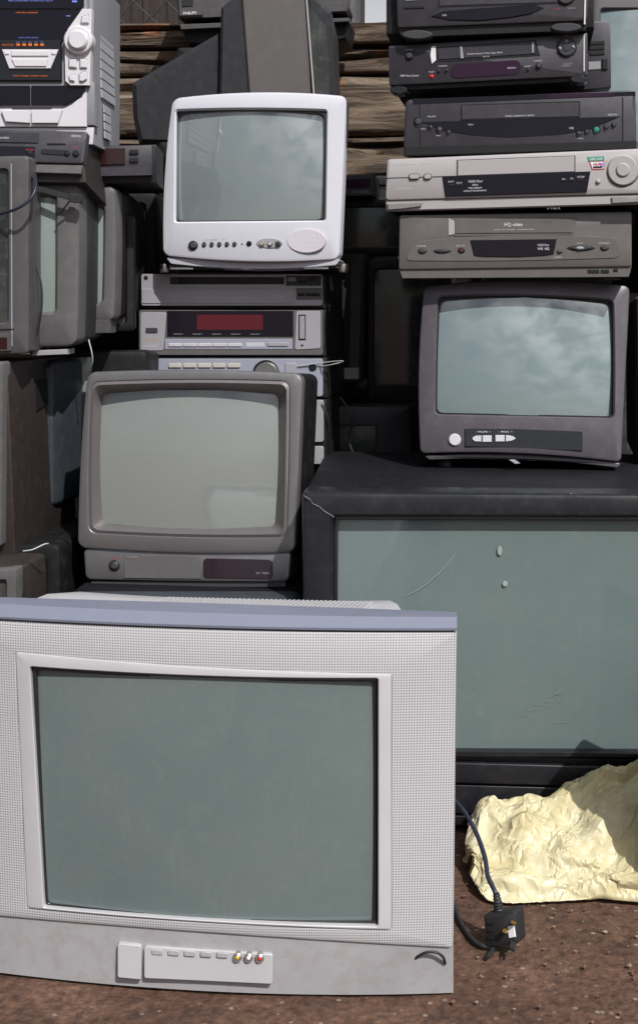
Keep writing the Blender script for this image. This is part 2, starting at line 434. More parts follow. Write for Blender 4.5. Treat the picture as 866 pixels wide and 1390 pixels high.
# shell
sh = d.body('rear_shell', O, [(.985, .99, 0, .0, .040), (.985, .99, 0, .004, .05), (.80, 1.0, .0, .0035, .07), (.76, 1.0, .0, .0035, .15), (.72, .95, .0, -.004, .26), (.5, .6, 0, -.03, .40)], 'silver')
lo = [tuple(v) for v in d.Ls(O, 0)]
# top vents on the shell (one grille piece)
zc = max(v[2] for v in lo)
V = []; Fc = []
zs_ = [v[2] for v in lo]; zcen = sum(zs_)/len(zs_); zh = zc+.0035
for i in range(46):
    x = -.085+i*.0062; z = zh+.0008; b = len(V)
    V += [(x, .085, z-.004), (x+.0030, .085, z-.004), (x+.0150, .145, z-.004), (x+.012, .145, z-.004), (x, .085, z+.0003), (x+.0030, .085, z+.0003), (x+.0150, .145, z+.0003), (x+.012, .145, z+.0003)]
    Fc += [(b, b+1, b+2, b+3), (b+4, b+7, b+6, b+5), (b, b+4, b+5, b+1), (b+1, b+5, b+6, b+2), (b+2, b+6, b+7, b+3), (b+3, b+7, b+4, b)]
mk('vent_grille', V, Fc, 'silver', sh, 0)
# lower panel
low_ = [(-52, 1236), (60, 1250), (160, 1262), (300, 1274), (450, 1282), (615, 1284), (612, 1352), (450, 1366), (277, 1368), (100, 1356), (-46, 1330)]
# correct: panel follows bow roughly as a curved slab in front
loops = []
for i in range(n+1):
    u = i/n; x = -52+667*u; y0_ = 1238+48*u+4*3*u*(1-u); y1_ = 1330+24*u+4*12*u*(1-u)
    a = d.L((x, y0_), bowf(x, 0)+.004); b = d.L((x, y1_), bowf(x, 0)+.012); b.z = .0015-d.O.z
    loops.append([Vector((a.x, .06, a.z+.003)), Vector((a.x, a.y, a.z+.003)), b, Vector((b.x, .06, b.z-.004))])
V, Fc = loft(loops); lp2 = mk('front_skirt', V, Fc, 'silver_low', d.root, 30)
def onb(x, y, e=0.0): return bowf(x, y)+e
c = [(160, 1281), (192, 1284), (192, 1330), (160, 1327)]
d.plate('button', ring(c, 3, nc=3, ns=2), .004, 'silver', parent=lp2, y0=bowf(176, 0)+.004)
d.plate('socket_cover', ring([(196, 1285), (370, 1296), (370, 1336), (196, 1328)], 3, nc=3, ns=6), .0015, 'silver', parent=lp2, y0=bowf(283, 0)+.004)
for i in range(5):
    x = 206+i*22; d.plate('button', ring([(x, 1289+i), (x+15, 1290+i), (x+15, 1297+i), (x, 1296+i)], 2, nc=3, ns=2), .003, 'silver_low', parent=lp2, y0=bowf(x, 0)+.0025)
for i, m in enumerate(('yellow', 'sticker_white', 'red')):
    x = 322+i*15
    so = d.disc('socket', x, 1301+i*.6, 6.0, .006, 'chrome', parent=lp2, y0=bowf(x, 0)+.002)
    d.disc('socket_centre', x, 1301+i*.6, 3.4, .0075, m, parent=so, y0=bowf(x, 0)+.002)
tube('lead_loop', [d.L((560, 1306), .004), d.L((566, 1299), -.004), d.L((578, 1293), -.009), d.L((592, 1293), -.009), d.L((601, 1299), -.006), d.L((604, 1308), .002)], .0018, 'rubber', d.root)
SILVER = d

# =================================================================== BIG BLACK TV
d = Dev('television', 'huge black television with cracked frame corner and scratched screen, behind the cream bag', 'television', 690, 1122, 0.0, yaw=-.6, group=G_TV)
o4 = [(409, 668), (968, 672), (960, 1032), (412, 1026)]
O = ring(o4, 8, (0, 0, 0, 0), 4, 8)
I = ring([(452, 702), (930, 703), (926, 1024), (452, 1022)], 3, (0, 0, 0, 0), 4, 8)
d.frame('front_frame', O, I, 'black_tv', yo=.05, yf=-.012, yi=.03, rnd=.010)
d.frame('screen_surround', ring([(451, 701), (931, 702), (927, 1025), (451, 1023)], 3, nc=4, ns=8), ring([(459, 706), (926, 707), (922, 1021), (457, 1021)], 3, nc=4, ns=8), 'gloss_black', yo=.03, yf=.006, yi=.02, rnd=.001)
bs = d.glass('screen', ring([(456, 704), (928, 705), (924, 1023), (455, 1023)], 3, nc=4, ns=8), .014, .0015, GL['big'])
# cabinet behind: deep, flat top
tp = d.Ls([(409, 668), (968, 672), (960, 1120), (410, 1120)], 0)
w0, w1, zt = tp[0].x+.003, tp[1].x-.003, tp[0].z
def hexa(x0, x1, y0, y1, z0, z1):
    return [(x0, y0, z0), (x1, y0, z0), (x1, y1, z0), (x0, y1, z0), (x0, y0, z1), (x1, y0, z1), (x1, y1, z1), (x0, y1, z1)], [(0, 3, 2, 1), (4, 5, 6, 7), (0, 1, 5, 4), (1, 2, 6, 5), (2, 3, 7, 6), (3, 0, 4, 7)]
def bbox(name, x0, x1, y0, y1, z0, z1, mat, parent, bev=.003):
    me_o = mk(name, *hexa(x0, x1, y0, y1, z0, z1), mat, parent, 0)
    bm = bmesh.new(); bm.from_mesh(me_o.data)
    bmesh.ops.bevel(bm, geom=list(bm.edges), offset=bev, segments=3, profile=.5, affect='EDGES')
    bm.to_mesh(me_o.data); bm.free()
    me_o.data.polygons.foreach_set('use_smooth', [True]*len(me_o.data.polygons)); me_o.data.set_sharp_from_angle(angle=RAD(30))
    return me_o
bbox('cabinet', w0, w1, .028, .56, .0, zt-.002, 'black_top', d.root, .006)
# lower speaker section
zb = d.L((600, 1026), 0).z
bp = bbox('lower_cabinet', w0+.002, w1-.002, .004, .20, .004, zb+.002, 'black_tv', d.root, .004)
zz = [d.L((600, y), 0).z for y in (1032, 1060, 1063, 1102, 1106, 1119)]
bbox('speaker_strip', w0+.01, w1-.01, -.010, .01, zz[1], zz[0], 'black_tv', d.root, .003)
bbox('control_strip', w0+.01, w1-.01, -.006, .01, zz[3], zz[2], 'black_tv', d.root, .003)
bbox('base_strip', w0+.01, w1-.01, -.002, .01, zz[5], zz[4], 'gloss_black', d.root, .002)
# cracked top left corner
ck = [(412, 674), (420, 679), (424, 685), (433, 689), (438, 694), (446, 699), (453, 703)]
ckl = [d.L(p, -.0122) for p in ck]
V = []; Fc = []
for i, p in enumerate(ckl):
    wd = .0011+.0010*math.sin(i*2.1)
    V += [(p.x, p.y-.0006, p.z+wd), (p.x, p.y-.0006, p.z-wd)]
for i in range(len(ckl)-1): Fc.append((2*i, 2*i+1, 2*i+3, 2*i+2))
mk('crack', V, Fc, 'black', d.root, 0)
V = [(v[0], v[1]-.0003, v[2]+.0014) for v in V]; 
hl = []
for i, p in enumerate(ckl): hl += [(p.x+.001, p.y-.0008, p.z+.0021), (p.x+.001, p.y-.0008, p.z+.0014)]
mk('crack_edge', hl, Fc, 'wire_pale', d.root, 0)
# scratch arc and film wrinkles
def scratch(pts, wpx, mat='white_print', nm='scratch'):
    V = []; Fc = []
    for i, (x, y) in enumerate(pts):
        wd = wpx*(.4+.6*math.sin(math.pi*(i+.3)/(len(pts))))*.0006
        q = d.L((x, y), .0100); V += [(q.x-wd*.7, .0100, q.z+wd*.7), (q.x+wd*.7, .0100, q.z-wd*.7)]
    for i in range(len(pts)-1): Fc.append((2*i, 2*i+1, 2*i+3, 2*i+2))
    return mk(nm, V, Fc, mat, bs, 0)
M['film'] = simple('cloudy film', (.30, .34, .33), .2)
scratch([(552, 808), (565, 802), (580, 792), (596, 778), (608, 765), (618, 752)], 1.0, 'film')
M['film2'] = simple('film wrinkle', (.22, .255, .245), .25)
for cx, cy, rx, ry in ((678, 748, 3.4, 6.5), (685, 793, 3.6, 3.6)):
    pts = [(cx+rx*math.cos(a*.5236), cy+ry*math.sin(a*.5236)) for a in range(12)]
    d.plate('sticky_blob', pts, .0025, 'film', y0=.0115, back=.001, parent=bs)
random.seed(3)
for i in range(16):
    x = 700+random.random()*75; y = 938+random.random()*46; a = -.6+random.random()*1.5; l = 6+random.random()*20
    scratch([(x+l*t*math.cos(a)+random.uniform(-1, 1), y+l*t*.7*math.sin(a)+random.uniform(-1, 1)) for t in (0, .25, .5, .75, 1)], random.uniform(.3, .75), 'film2', 'film_wrinkle')
for i in range(8):
    x = 622+random.random()*20; y = 895+random.random()*45; l = 8+random.random()*18
    scratch([(x+l*t, y+l*t*.4+random.uniform(-1, 1)) for t in (0, .3, .6, 1)], random.uniform(.3, .7), 'film2', 'film_wrinkle')
BIG = d

# =================================================================== BRONZE TV
d = Dev('television', 'metallic bronze-grey television with thick rounded frame, on a black set behind the silver one', 'television', 252, 800, .13, yaw=-8.0, tilt=4.0, group=G_TV)
O = ring([(118, 505), (411, 507), (401, 751), (105, 744)], 12, (4, 0, 4, 3), 7, 12)
I = ring([(125, 520), (392, 519), (388, 728), (122, 722)], 10, (3, 1, 3, 2), 7, 12)
I2 = ring([(139, 534), (378, 535), (374, 715), (139, 710)], 9, (3, 1, 3, 2), 7, 12)
d.frame('front_frame', O, I, 'bronze', yo=.022, yi=.004, rnd=.006, mids=())
# wide inner bevel
a = d.Ls(ring([(124, 519), (393, 518), (389, 729), (121, 723)], 10, (3, 1, 3, 2), 7, 12), .0015); b = d.Ls(ring([(128, 523), (389, 522), (385, 725), (126, 719)], 9, (3, 1, 3, 2), 7, 12), -.001)
c_ = d.Ls(I2, .028); e_ = d.Ls(I2, .040)
V, Fc = loft([[tuple(v) for v in l] for l in (a, b, c_, e_)], False, False); mk('inner_bevel', V, Fc, 'bronze_in', d.root, 25)
d.glass('screen', ring([(137, 532), (380, 533), (376, 717), (137, 712)], 12, (3, 1, 3, 2), 7, 12), .034, .020, GL['bronze'])
d.body('rear_shell', O, [(.99, .99, 0, 0, .018), (1.0, 1.0, 0, 0, .03), (1.0, 1.0, .0, 0, .13), (.94, .94, .0, 0, .14), (.90, .90, 0, 0, .22), (.62, .66, 0, -.02, .34)], 'tv_deep')
lb = ring([(113, 744), (396, 748), (392, 790), (116, 787)], 8, (0, 0, 1, 0), 5, 10)
ba = vbox(d, 'base', lb, .22, 'bronze', y0=.006, rnd=.005)
d.rect('plinth', 124, 789, 388, 797, -.012, 'dark_grey', back=.12)
d.plate('control_door', [(169, 753), (272, 755), (272, 786), (169, 785)], .0012, 'bronze', y0=.006, parent=ba)
kn = d.disc('power_button', 155, 768, 7.5, .003, 'black', y0=.006, parent=ba); d.disc('button_cap', 155, 768, 5.2, .006, 'dark_grey', y0=.006, parent=kn)
d.rect('emblem', 172, 755, 188, 758.5, .002, 'chrome', y0=.006, parent=ba)
d.text('POWER', 150, 757.5, 2.0, 'red', 12, y0=.0055, parent=ba)
sw = d.plate('sensor_window', ring([(276, 758), (370, 760), (370, 786), (276, 785)], 5, nc=3, ns=4), .0015, 'sensor', y0=.006, parent=ba)
d.text('BY 7803', 348, 778, 2.6, 'grey_print', 18, y0=.0038, parent=sw)
for x in (143, 369):
    p = d.L((x, 798), .04); q = d.root
    loops = [[(p.x+r*math.cos(a*.5236), .035+r*math.sin(a*.5236), z) for a in range(12)] for r, z in ((.007, p.z+.014), (.009, p.z+.004), (.008, p.z-.003))]
    V, Fc = loft(loops); mk('foot', V, Fc, 'chrome', d.root, 40)
BRONZE = d
# set under it
d = Dev('television', 'black television shell with rounded top edge carrying the bronze-grey television', 'television', 240, 1090, .05, yaw=-1, group=G_TV)
O = ring([(80, 812), (408, 812), (404, 1086), (84, 1086)], 16, nc=6, ns=8)
I = ring([(112, 850), (375, 850), (372, 1040), (114, 1040)], 8, nc=6, ns=8)
d.frame('front_frame', O, I, 'tv_blue', yo=.05, yi=.012, rnd=.014)
d.glass('screen', ring([(110, 848), (377, 848), (374, 1042), (112, 1042)], 8, nc=6, ns=8), .012, .01, GL['dark'])
bt = d.body('cabinet', O, [(.995, .995, 0, 0, .03), (1, 1, 0, .0, .08), (.99, .995, 0, .0, .32), (.8, .8, 0, -.02, .42)], 'black_top')

# =================================================================== HIFI TOWER (Y .52)
YH = .53
def hifi(label, name, px, y0, y1, depth, yaw=-7, roll=0, k=0.0):
    return Dev(name, label, name.replace('_', ' '), px, y1, YH, yaw=yaw, group=G_HIFI, k=k)
# disc player
d = Dev('cd_player', 'slim silver disc player directly beneath the small pale television', 'hifi unit', 317, 419, YH, yaw=-6, group=G_HIFI)
vbox(d, 'case', d.box(191, 371, 442, 419), .29, 'case', y0=.003)
d.plate('front_panel', ring(d.box(192, 372, 438, 415), 3, nc=3, ns=4), .003, 'hifi_silver')
d.rect('display', 231, 376, 386, 386, .0036, 'gloss_navy')
d.rect('control_recess', 388, 374, 436, 388, .0036, 'dark_grey')
d.rect('button', 390, 376, 402, 382, .0055, 'grey_print', r=1); d.rect('button', 405, 381, 417, 384, .0055, 'black', r=1); d.rect('button', 420, 376, 427, 382, .0055, 'black', r=1)
d.rect('display_end', 231, 376, 243, 385, .004, 'dark_grey')
d.disc('button', 198, 377, 3, .005, 'black')
d.plate('disc_drawer', d.box(193, 392, 400, 412), .0045, 'hifi_silver')
d.text('MULTI CD  HIGH DENSITY LINEAR CONVERTER', 268, 404, 1.9, 'white_print', 68, y0=-.0047)
d.text('CD', 376, 402, 4, 'white_print', 8, y0=-.0047)
d.rect('key_recess', 402, 391, 437, 407, .0036, 'vcr_grey'); d.rect('button', 404, 398, 413, 402, .005, 'black'); d.rect('button', 415, 398, 434, 402, .005, 'black')
# tuner
d = Dev('tuner', 'silver tuner with a wide red display window, middle of the hifi separates', 'hifi unit', 314, 484, YH-.005, yaw=-6, group=G_HIFI)
vbox(d, 'case', d.box(188, 420, 442, 484), .29, 'case', y0=.003)
d.plate('front_panel', ring(d.box(189, 421, 438, 482), 3, nc=3, ns=4), .003, 'vcr_grey')
d.plate('side_trim', ring([(191, 424), (226, 424), (222, 476), (191, 476)], 3, nc=3, ns=3), .0045, 'hifi_silver')
d.plate('side_trim', ring([(402, 422), (435, 422), (435, 473), (400, 475)], 3, nc=3, ns=3), .0045, 'hifi_silver')
dw = d.rect('display', 227, 422, 398, 457, .0042, 'gloss_navy')
d.rect('red_window', 267, 427, 357, 448, .0047, 'red_window', parent=dw)
for i in range(5): d.text('PRESET', 236+i*26, 453.5, 1.6, 'grey_print', 13, y0=-.0044, parent=dw)
d.plate('key_panel', d.box(224, 460, 397, 474), .004, 'hifi_blue')
for i in range(5): d.rect('button', 229+i*20, 466, 248+i*20, 470.5, .006, 'button_pale', r=1)
d.rect('button', 334, 465, 359, 471, .0045, 'button_pale', r=1); d.rect('button', 363, 465, 391, 470, .006, 'hifi_silver', r=1)
d.rect('button', 198, 445, 214, 452, .006, 'dark_grey', r=1)
d.rect('slider_slot', 405, 427, 415, 462, .0052, 'black'); d.rect('slider', 406.5, 429, 413.5, 460, .007, 'grey_print', r=1)
d.disc('headphone_socket', 410, 469, 2.4, .0055, 'black')
d.text('SYNTHESIZER', 196, 461, 3, 'gold_print', 19, y0=-.0047); d.text('Technics', 197, 469.5, 2.6, 'white_print', 17, y0=-.0047)
# amplifier
d = Dev('amplifier', 'bluish silver amplifier with round volume knob, mostly hidden behind the bronze-grey television', 'hifi unit', 312, 540, YH-.01, yaw=-6, group=G_HIFI)
vbox(d, 'case', d.box(186, 485, 444, 540), .29, 'case', y0=.003)
d.plate('front_panel', ring(d.box(187, 487, 438, 538), 3, nc=3, ns=4), .003, 'hifi_blue')
for i in range(5): d.rect('button', 229+i*20, 493.5, 246+i*20, 499, .006, 'button_cream', r=1)
kb = d.disc('knob_ring', 361, 507, 19, .004, 'gloss_black'); d.disc('volume_knob', 361, 507, 15.5, .016, 'chrome', parent=kb)
d.rect('button', 387, 493, 402, 508, .005, 'hifi_silver', r=1); d.disc('socket', 424, 499, 5.5, .005, 'black')
# cassette deck, lower, seen at the right side of the bronze tv
d = Dev('cassette_deck', 'silver cassette deck at the foot of the hifi separates showing only its right edge', 'hifi unit', 312, 632, YH-.015, yaw=-6, group=G_HIFI)
vbox(d, 'case', d.box(186, 542, 444, 632), .29, 'case', y0=.003)
d.rect('front_panel', 187, 543, 439, 600, .003, 'hifi_silver', r=3); d.rect('front_panel', 187, 606, 439, 630, .003, 'hifi_silver', r=3)
tag(tube('wire', [P(119, 448, .30), P(121, 462, .29), P(125, 478, .285), P(126, 492, .29), P(122, 502, .30)], .0013, 'wire_pale'), 'pale wire dangling below the strapped television beside the bronze-grey one', 'wire')
tag(tube('cable', [P(462, 540, .60), P(478, 566, .58), P(474, 600, .58), P(490, 632, .50), P(515, 640, .44)], .0026, 'rubber'), 'black cable trailing down the shaded gap onto the huge black television', 'cable')
# plinth speaker under stack so it does not float
d = Dev('loudspeaker', 'black loudspeaker box at the bottom of the hifi stack behind the bronze-grey television', 'loudspeaker', 312, 1000, YH, yaw=-6)
zb0 = d.root.location.z
vbox(d, 'cabinet', d.box(196, 634, 436, 1000-0), .28, 'tv_deep', y0=.003)
# wires at the tower's right
a = P(400, 500, YH-.03); b = P(463, 491, YH-.06)
tag(tube('wire', [P(425, 499, .515), P(445, 496, .48), P(464, 491.5, .47), P(462, 490, .47), P(440, 492, .49), P(404, 497, .50)], .0011, 'wire_pale'), 'thin pale looped wire sticking out from the amplifier socket', 'wire')
tag(tube('cable', [P(431, 547, .50), P(439, 552, .49), P(446, 570, .49), P(444, 590, .50), P(436, 603, .50), P(428, 604, .51)], .0014, 'rubber'), 'thin dark cable looping down beside the cassette deck', 'cable')

# =================================================================== WHITE TV
d = Dev('television', 'small pale television with an oval speaker grille, on top of the hifi separates', 'television', 345, 366, .46, yaw=-7.0, tilt=4, group=G_TV)
bw = lambda x, y: -.016*max(0, 1-((x-342)/135.0)**2)
O = ring([(234, 133), (471, 130), (461, 352), (221, 347)], 10, (7, 0, 6, 5), 6, 12)
I = ring([(239, 150), (443, 150), (441, 299), (238, 301)], 3, (2, 0, 0, 0), 6, 12)
d.frame('front_frame', O, I, 'white_tv', yo=.028, yi=.014, rnd=.006, bow=bw)
d.frame('screen_gasket', ring([(238, 149), (444, 149), (442, 300), (237, 302)], 3, (2, 0, 0, 0), 6, 12), ring([(241, 154), (440, 154), (438, 298), (240, 300)], 8, (4, 0, 0, 0), 6, 12), 'gloss_black', yo=.03, yf=.010, yi=.02, rnd=.0008, bow=bw)
d.glass('screen', ring([(240, 152), (442, 152), (440, 299), (239, 301)], 12, (3, 1, 1, 1), 6, 12), .020, .014, GL['white'], bow=bw)
d.body('rear_shell', O, [(.985, .985, 0, 0, .020), (.965, .975, 0, 0, .06), (.93, .95, 0, 0, .065), (.88, .88, 0, 0, .14), (.55, .60, 0, -.01, .32)], 'tv_grey')
yb = lambda x: bw(x, 0)
pw = d.disc('power_button', 262, 333, 6.5, .004, 'black', y0=yb(262)); d.disc('button_cap', 262, 333, 4.6, .006, 'dark_grey', y0=yb(262), parent=pw)
for i in range(5): d.disc('button', 277+i*10.3, 331.6-.1*i, 2.9, .003, 'dark_grey', ry=3.4, y0=yb(280+i*10), n=16)
d.disc('indicator', 328.5, 331, 1.0, .002, 'black', y0=yb(328), n=10); d.disc('sensor', 338, 330.5, 3.6, .0025, 'gloss_navy', y0=yb(338), n=18)
av = d.disc('socket_recess', 365.5, 330, 17.5, .0008, 'grey_print', ry=6.5, y0=yb(349)-.0006, back=.008)
for x, m in ((355, 'yellow'), (366, 'sticker_white'), (377, 'black')):
    so = d.disc('socket', x, 331, 4.0, .0045, 'chrome' if m != 'black' else 'dark_grey', y0=yb(349), parent=av, n=18); d.disc('socket_centre', x, 331, 2.2, .0055, m, y0=yb(349), parent=av, n=14)
M['pale_grille'] = grille_mat('pale perforated plastic', (.60, .57, .62), .0024, .24, (.3, .27, .29))
d.disc('speaker_grille', 416, 327, 26, .0008, 'pale_grille', ry=16, y0=yb(391)-.0006, n=40, back=.012)
d.text('VOLUME    CHANNEL', 276, 325, 1.5, 'grey_print', 48, y0=yb(300)-.0004)
# lower lip tray
lip = ring([(226, 350), (462, 352), (456, 360), (232, 358)], 2, (0, 0, 6, 0), 3, 8)
lt = vbox(d, 'bottom_lip', lip, .05, 'white_tv', y0=.0, rnd=.002)
d.rect('skirt', 230, 358, 458, 364, -.008, 'dark_grey', back=.1)
d.rect('lip_tab', 231, 363, 262, 366, .002, 'chrome', y0=.006); d.rect('lip_tab', 328, 362, 344, 366, .004, 'chrome', y0=.006); d.rect('lip_tab', 412, 362, 446, 365.5, .002, 'chrome', y0=.006)
WHITE = d
for x in (224, 466):
    pp = d.L((x, 367), .03)
    loops = [[(pp.x+r*math.cos(a*.5236), .03+r*math.sin(a*.5236), z) for a in range(12)] for r, z in ((.009, pp.z+.012), (.010, pp.z+.0), (.008, pp.z-.004))]
    V, Fc = loft(loops); mk('foot', V, Fc, 'chrome', d.root, 40)

# =================================================================== CHARCOAL TV (right)
d = Dev('television', 'charcoal television with pale oval buttons standing on top of the huge black television', 'television', 706, 634, .30, yaw=-2.0, tilt=9.0, group=G_TV)
bc = lambda x, y: -.014*max(0, 1-((x-710)/160.0)**2)
O = ring([(575, 388), (855, 388), (843, 628), (570, 616)], 8, (9, 0, -6, 5), 5, 12)
I = ring([(595, 403), (831, 408), (832, 567), (591, 562)], 6, (4, 1, 0, 1), 5, 12)
d.frame('front_frame', O, I, 'charcoal', yo=.05, yi=.014, rnd=.006, bow=bc)
d.frame('screen_gasket', ring([(594, 402), (832, 407), (833, 568), (590, 563)], 6, (4, 1, 0, 1), 5, 12), ring([(597, 407), (829, 411), (830, 565), (593, 560)], 8, (4, 1, 0, 1), 5, 12), 'black', yo=.03, yf=.008, yi=.02, rnd=.0008, bow=bc)
d.glass('screen', ring([(596, 405), (830, 410), (831, 566), (592, 561)], 10, (4, 1, 0, 1), 5, 12), .018, .016, GL['charcoal'], bow=bc)
d.body('rear_shell', O, [(.985, .985, 0, 0, .044), (.99, .985, 0, 0, .11), (.95, .95, 0, 0, .12), (.90, .90, 0, 0, .2), (.62, .66, 0, -.01, .38)], 'tv_deep')
yb = lambda x: bc(x, 0)
d.disc('power_button', 617, 597, 8.5, .004, 'button_pale', y0=yb(617))
cp = d.plate('control_panel', [(631, 582), (700, 582), (790, 586), (790, 612), (700, 608), (631, 606)], .0006, 'gloss_black', y0=yb(711)+.0005, back=.008)
cp.location.y = 0.0
for pts in ([(641, 594), (645, 591.5), (653, 591), (653, 599.5), (645, 599.5), (641, 597)], [(654.5, 591), (667, 591), (667, 600), (654.5, 600)], [(672, 590.5), (684.5, 590.5), (684.5, 599.5), (672, 599.5)], [(686, 590.5), (694, 591.5), (699, 594), (699, 596), (694, 598.5), (686, 599.5)]):
    d.plate('button', pts, .004, 'button_pale', y0=yb(670), parent=cp)
d.text('-  VOLUME  +', 645, 586, 2.2, 'white_print', 20, y0=yb(670)-.0035, parent=cp, k=0.01); d.text('-  PROG  +', 676, 586, 2.2, 'white_print', 19, y0=yb(680)-.0035, parent=cp)
ll = vbox(d, 'bottom_lip', ring([(576, 619), (842, 629), (838, 635), (582, 624)], 2, (7, 0, -6, 0), 3, 8), .04, 'charcoal', y0=.002, rnd=.0015)
d.plate('emblem', [(690, 624), (698, 623.5), (706, 629), (699, 630)], .003, 'grey_print', y0=-.010)
for x in (604, 818):
    pp = d.L((x, 634), .045)
    loops = [[(pp.x+r*math.cos(a*.5236), .045+r*math.sin(a*.5236), z) for a in range(12)] for r, z in ((.010, pp.z+.018), (.014, pp.z+.008), (.014, pp.z+.002), (.012, pp.z-.003))]
    V, Fc = loft(loops); mk('foot', V, Fc, 'rubber', d.root, 40)
CHAR = d

# =================================================================== VIDEO RECORDERS (right)
YR = .30
# R4 grey
d = Dev('video_recorder', 'warm grey video recorder with curved control band, lying on the charcoal television', 'video recorder', 699, 379, YR, yaw=-4, roll=-.3, group=G_VCR, k=-.006)
vbox(d, 'case', d.box(545, 291, 856, 372), .28, 'case', y0=.01)
fp = vbox(d, 'front_panel', ring([(542, 292), (857, 287), (857, 362), (541, 366)], 3, nc=3, ns=6), .02, 'vcr_grey', y0=-.004, rnd=.003)
d.plate('lower_lip', [(541, 364), (857, 360), (853, 376), (546, 378)], .0, 'vcr_grey', back=.02)
d.plate('slot_surround', [(609, 296), (783, 294), (778, 319), (616, 321)], .0050, 'vcr_grey')
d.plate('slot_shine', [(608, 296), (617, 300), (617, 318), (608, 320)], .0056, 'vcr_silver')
cf = d.rect('cassette_flap', 617, 297, 776, 316.5, .0062, 'vcr_grey')
d.text('HQ video', 684, 304.5, 4.6, 'white_print', 25, y0=-.0066, bold=.015, parent=cf); d.text('DIGITAL  AUTO TRACKING  .  RECORDING SYSTEM', 670, 311.5, 1.5, 'white_print', 54, y0=-.0066, parent=cf)
d.plate('control_band', ring([(562, 328), (838, 323), (842, 350), (549, 354)], 8, (6, 0, 2, 0), 5, 10), .0052, 'vcr_grey')
dp = d.plate('display', [(638, 326), (755, 324.5), (751, 345), (740, 347), (700, 349), (655, 348.5), (643, 347)], .0068, 'gloss_navy')
d.text('VIDEO Plus+', 729, 332.5, 3.0, 'white_print', 16, y0=-.0072, parent=dp); d.text('VHS  HQ', 729, 337.5, 3.4, 'white_print', 16, y0=-.0072, bold=.01, parent=dp)
for x, y, rx, ry in ((573, 341, 7, 4.8), (600, 341, 13, 4), (759, 342, 5, 3.4), (788, 337, 20, 4.8), (820, 337, 7, 4.6)):
    bt_ = d.disc('button_well', x, y, rx, .0062, 'black', ry=ry); d.disc('button', x, y, rx*.72, .008, 'dark_grey', ry=ry*.7, parent=bt_)
d.disc('record_button', 626, 340, 5, .0075, 'black', ry=4); d.disc('record_mark', 626, 340, 2.2, .0082, 'red')
d.disc('play_key', 787, 337, 6, .0095, 'grey_print', ry=2.6)
for t_, x, y, w in (('POWER', 566, 334, 12), ('REC/OTR', 619, 333.5, 12), ('PLAY', 783, 330, 8), ('STOP/EJECT', 812, 330, 16), ('INDEX', 752, 349, 10)): d.text(t_, x, y, 1.7, 'white_print', w, y0=-.0057)
d.rect('port', 797, 366, 813, 371, .0012, 'black'); d.rect('port', 815, 366, 826, 371, .0012, 'black'); d.rect('port', 832, 365, 838, 369, .0012, 'gloss_black')
for x in (580, 830): d.rect('foot', x-12, 374, x+12, 380, -.01, 'rubber', back=.03)
# R3 silver
d = Dev('video_recorder', 'champagne silver video recorder with a teal and red sticker, between two darker recorders', 'video recorder', 699, 286, YR-.02, yaw=-6, roll=.9, group=G_VCR, k=-.028)
vbox(d, 'case', d.box(527, 213, 900, 281), .28, 'case', y0=.012)
fp = vbox(d, 'front_panel', ring([(525, 216), (902, 200), (902, 262), (523, 272)], 5, nc=4, ns=8), .02, 'vcr_silver', y0=-.004, rnd=.004)
d.plate('lower_lip', [(523, 272), (902, 263), (902, 276), (524, 287)], .0, 'vcr_silver', back=.02, bev=.002)
d.plate('panel_line', [(523, 241.2), (605, 239), (605, 239.8), (523, 242)], .0048, 'dark_grey', bev=.0001)
cf = d.plate('cassette_flap', [(621, 218), (779, 212), (779, 233), (621, 238.5)], .0055, 'vcr_silver')
d.plate('flap_gap', [(619.5, 217), (780.5, 211), (780.5, 234.5), (619.5, 240)], .0047, 'dark_grey', bev=.0002)
dp = d.plate('display', [(600, 239), (801, 232.5), (796, 261), (604, 267)], .0062, 'gloss_navy', bev=.001)
for t_, x, y, h, w in (('VIDEO Plus+', 635, 246, 3.4, 20), ('PDC', 641, 251, 2.4, 8), ('TAPE LIBRARY', 635, 255, 2.4, 19), ('SATELLITE PROGRAMMING', 629, 258.8, 2.2, 31), ('SAT', 608, 246.5, 2.4, 8), ('CLOCK', 619, 248, 2, 8), ('STOP', 783, 240, 2.6, 10)): d.text(t_, x, y, h, 'white_print', w, y0=-.0066, parent=dp)
for x in (608, 619, 760, 771, 783): d.rect('button', x, 250-.03*(x-608)-(0 if x < 700 else 2), x+9, 253-.03*(x-608)-(0 if x < 700 else 2), .0072, 'black', r=1, parent=dp)
for x, t_ in ((762, 'v'), (773, '^')): d.text(t_, x, 242.5, 3, 'white_print', 5, y0=-.0066, parent=dp)
for x, w in ((554, 16), (574, 12)):
    bt_ = d.plate('button_well', ring(d.box(x, 235.5, x+w, 244), 4, nc=5, ns=2), .0052, 'dark_grey'); d.plate('button', ring(d.box(x+1.2, 236.6, x+w-1.2, 242.8), 3, nc=5, ns=2), .008, 'vcr_silver', parent=bt_)
d.disc('button_well', 811.5, 246.5, 4.0, .0052, 'dark_grey'); d.disc('button', 811.5, 246.3, 3.2, .008, 'vcr_silver')
d.disc('jog_ring', 845, 232, 22.5, .0054, 'dark_grey'); kb = d.disc('jog_dial', 845, 231, 21, .0085, 'vcr_silver', n=44); d.disc('jog_groove', 845, 231.5, 11.5, .0087, 'grey_print', parent=kb); d.disc('jog_centre', 845, 230.5, 9.5, .0115, 'vcr_silver', parent=kb)
st = d.plate('sticker', [(797, 213), (819.5, 212), (819.5, 230), (803, 230.5)], .0048, 'sticker_red', bev=.0002)
d.plate('sticker_band', [(797, 213), (819.5, 212), (819.5, 218), (798.5, 219)], .0051, 'sticker_teal', bev=.0001, parent=st)
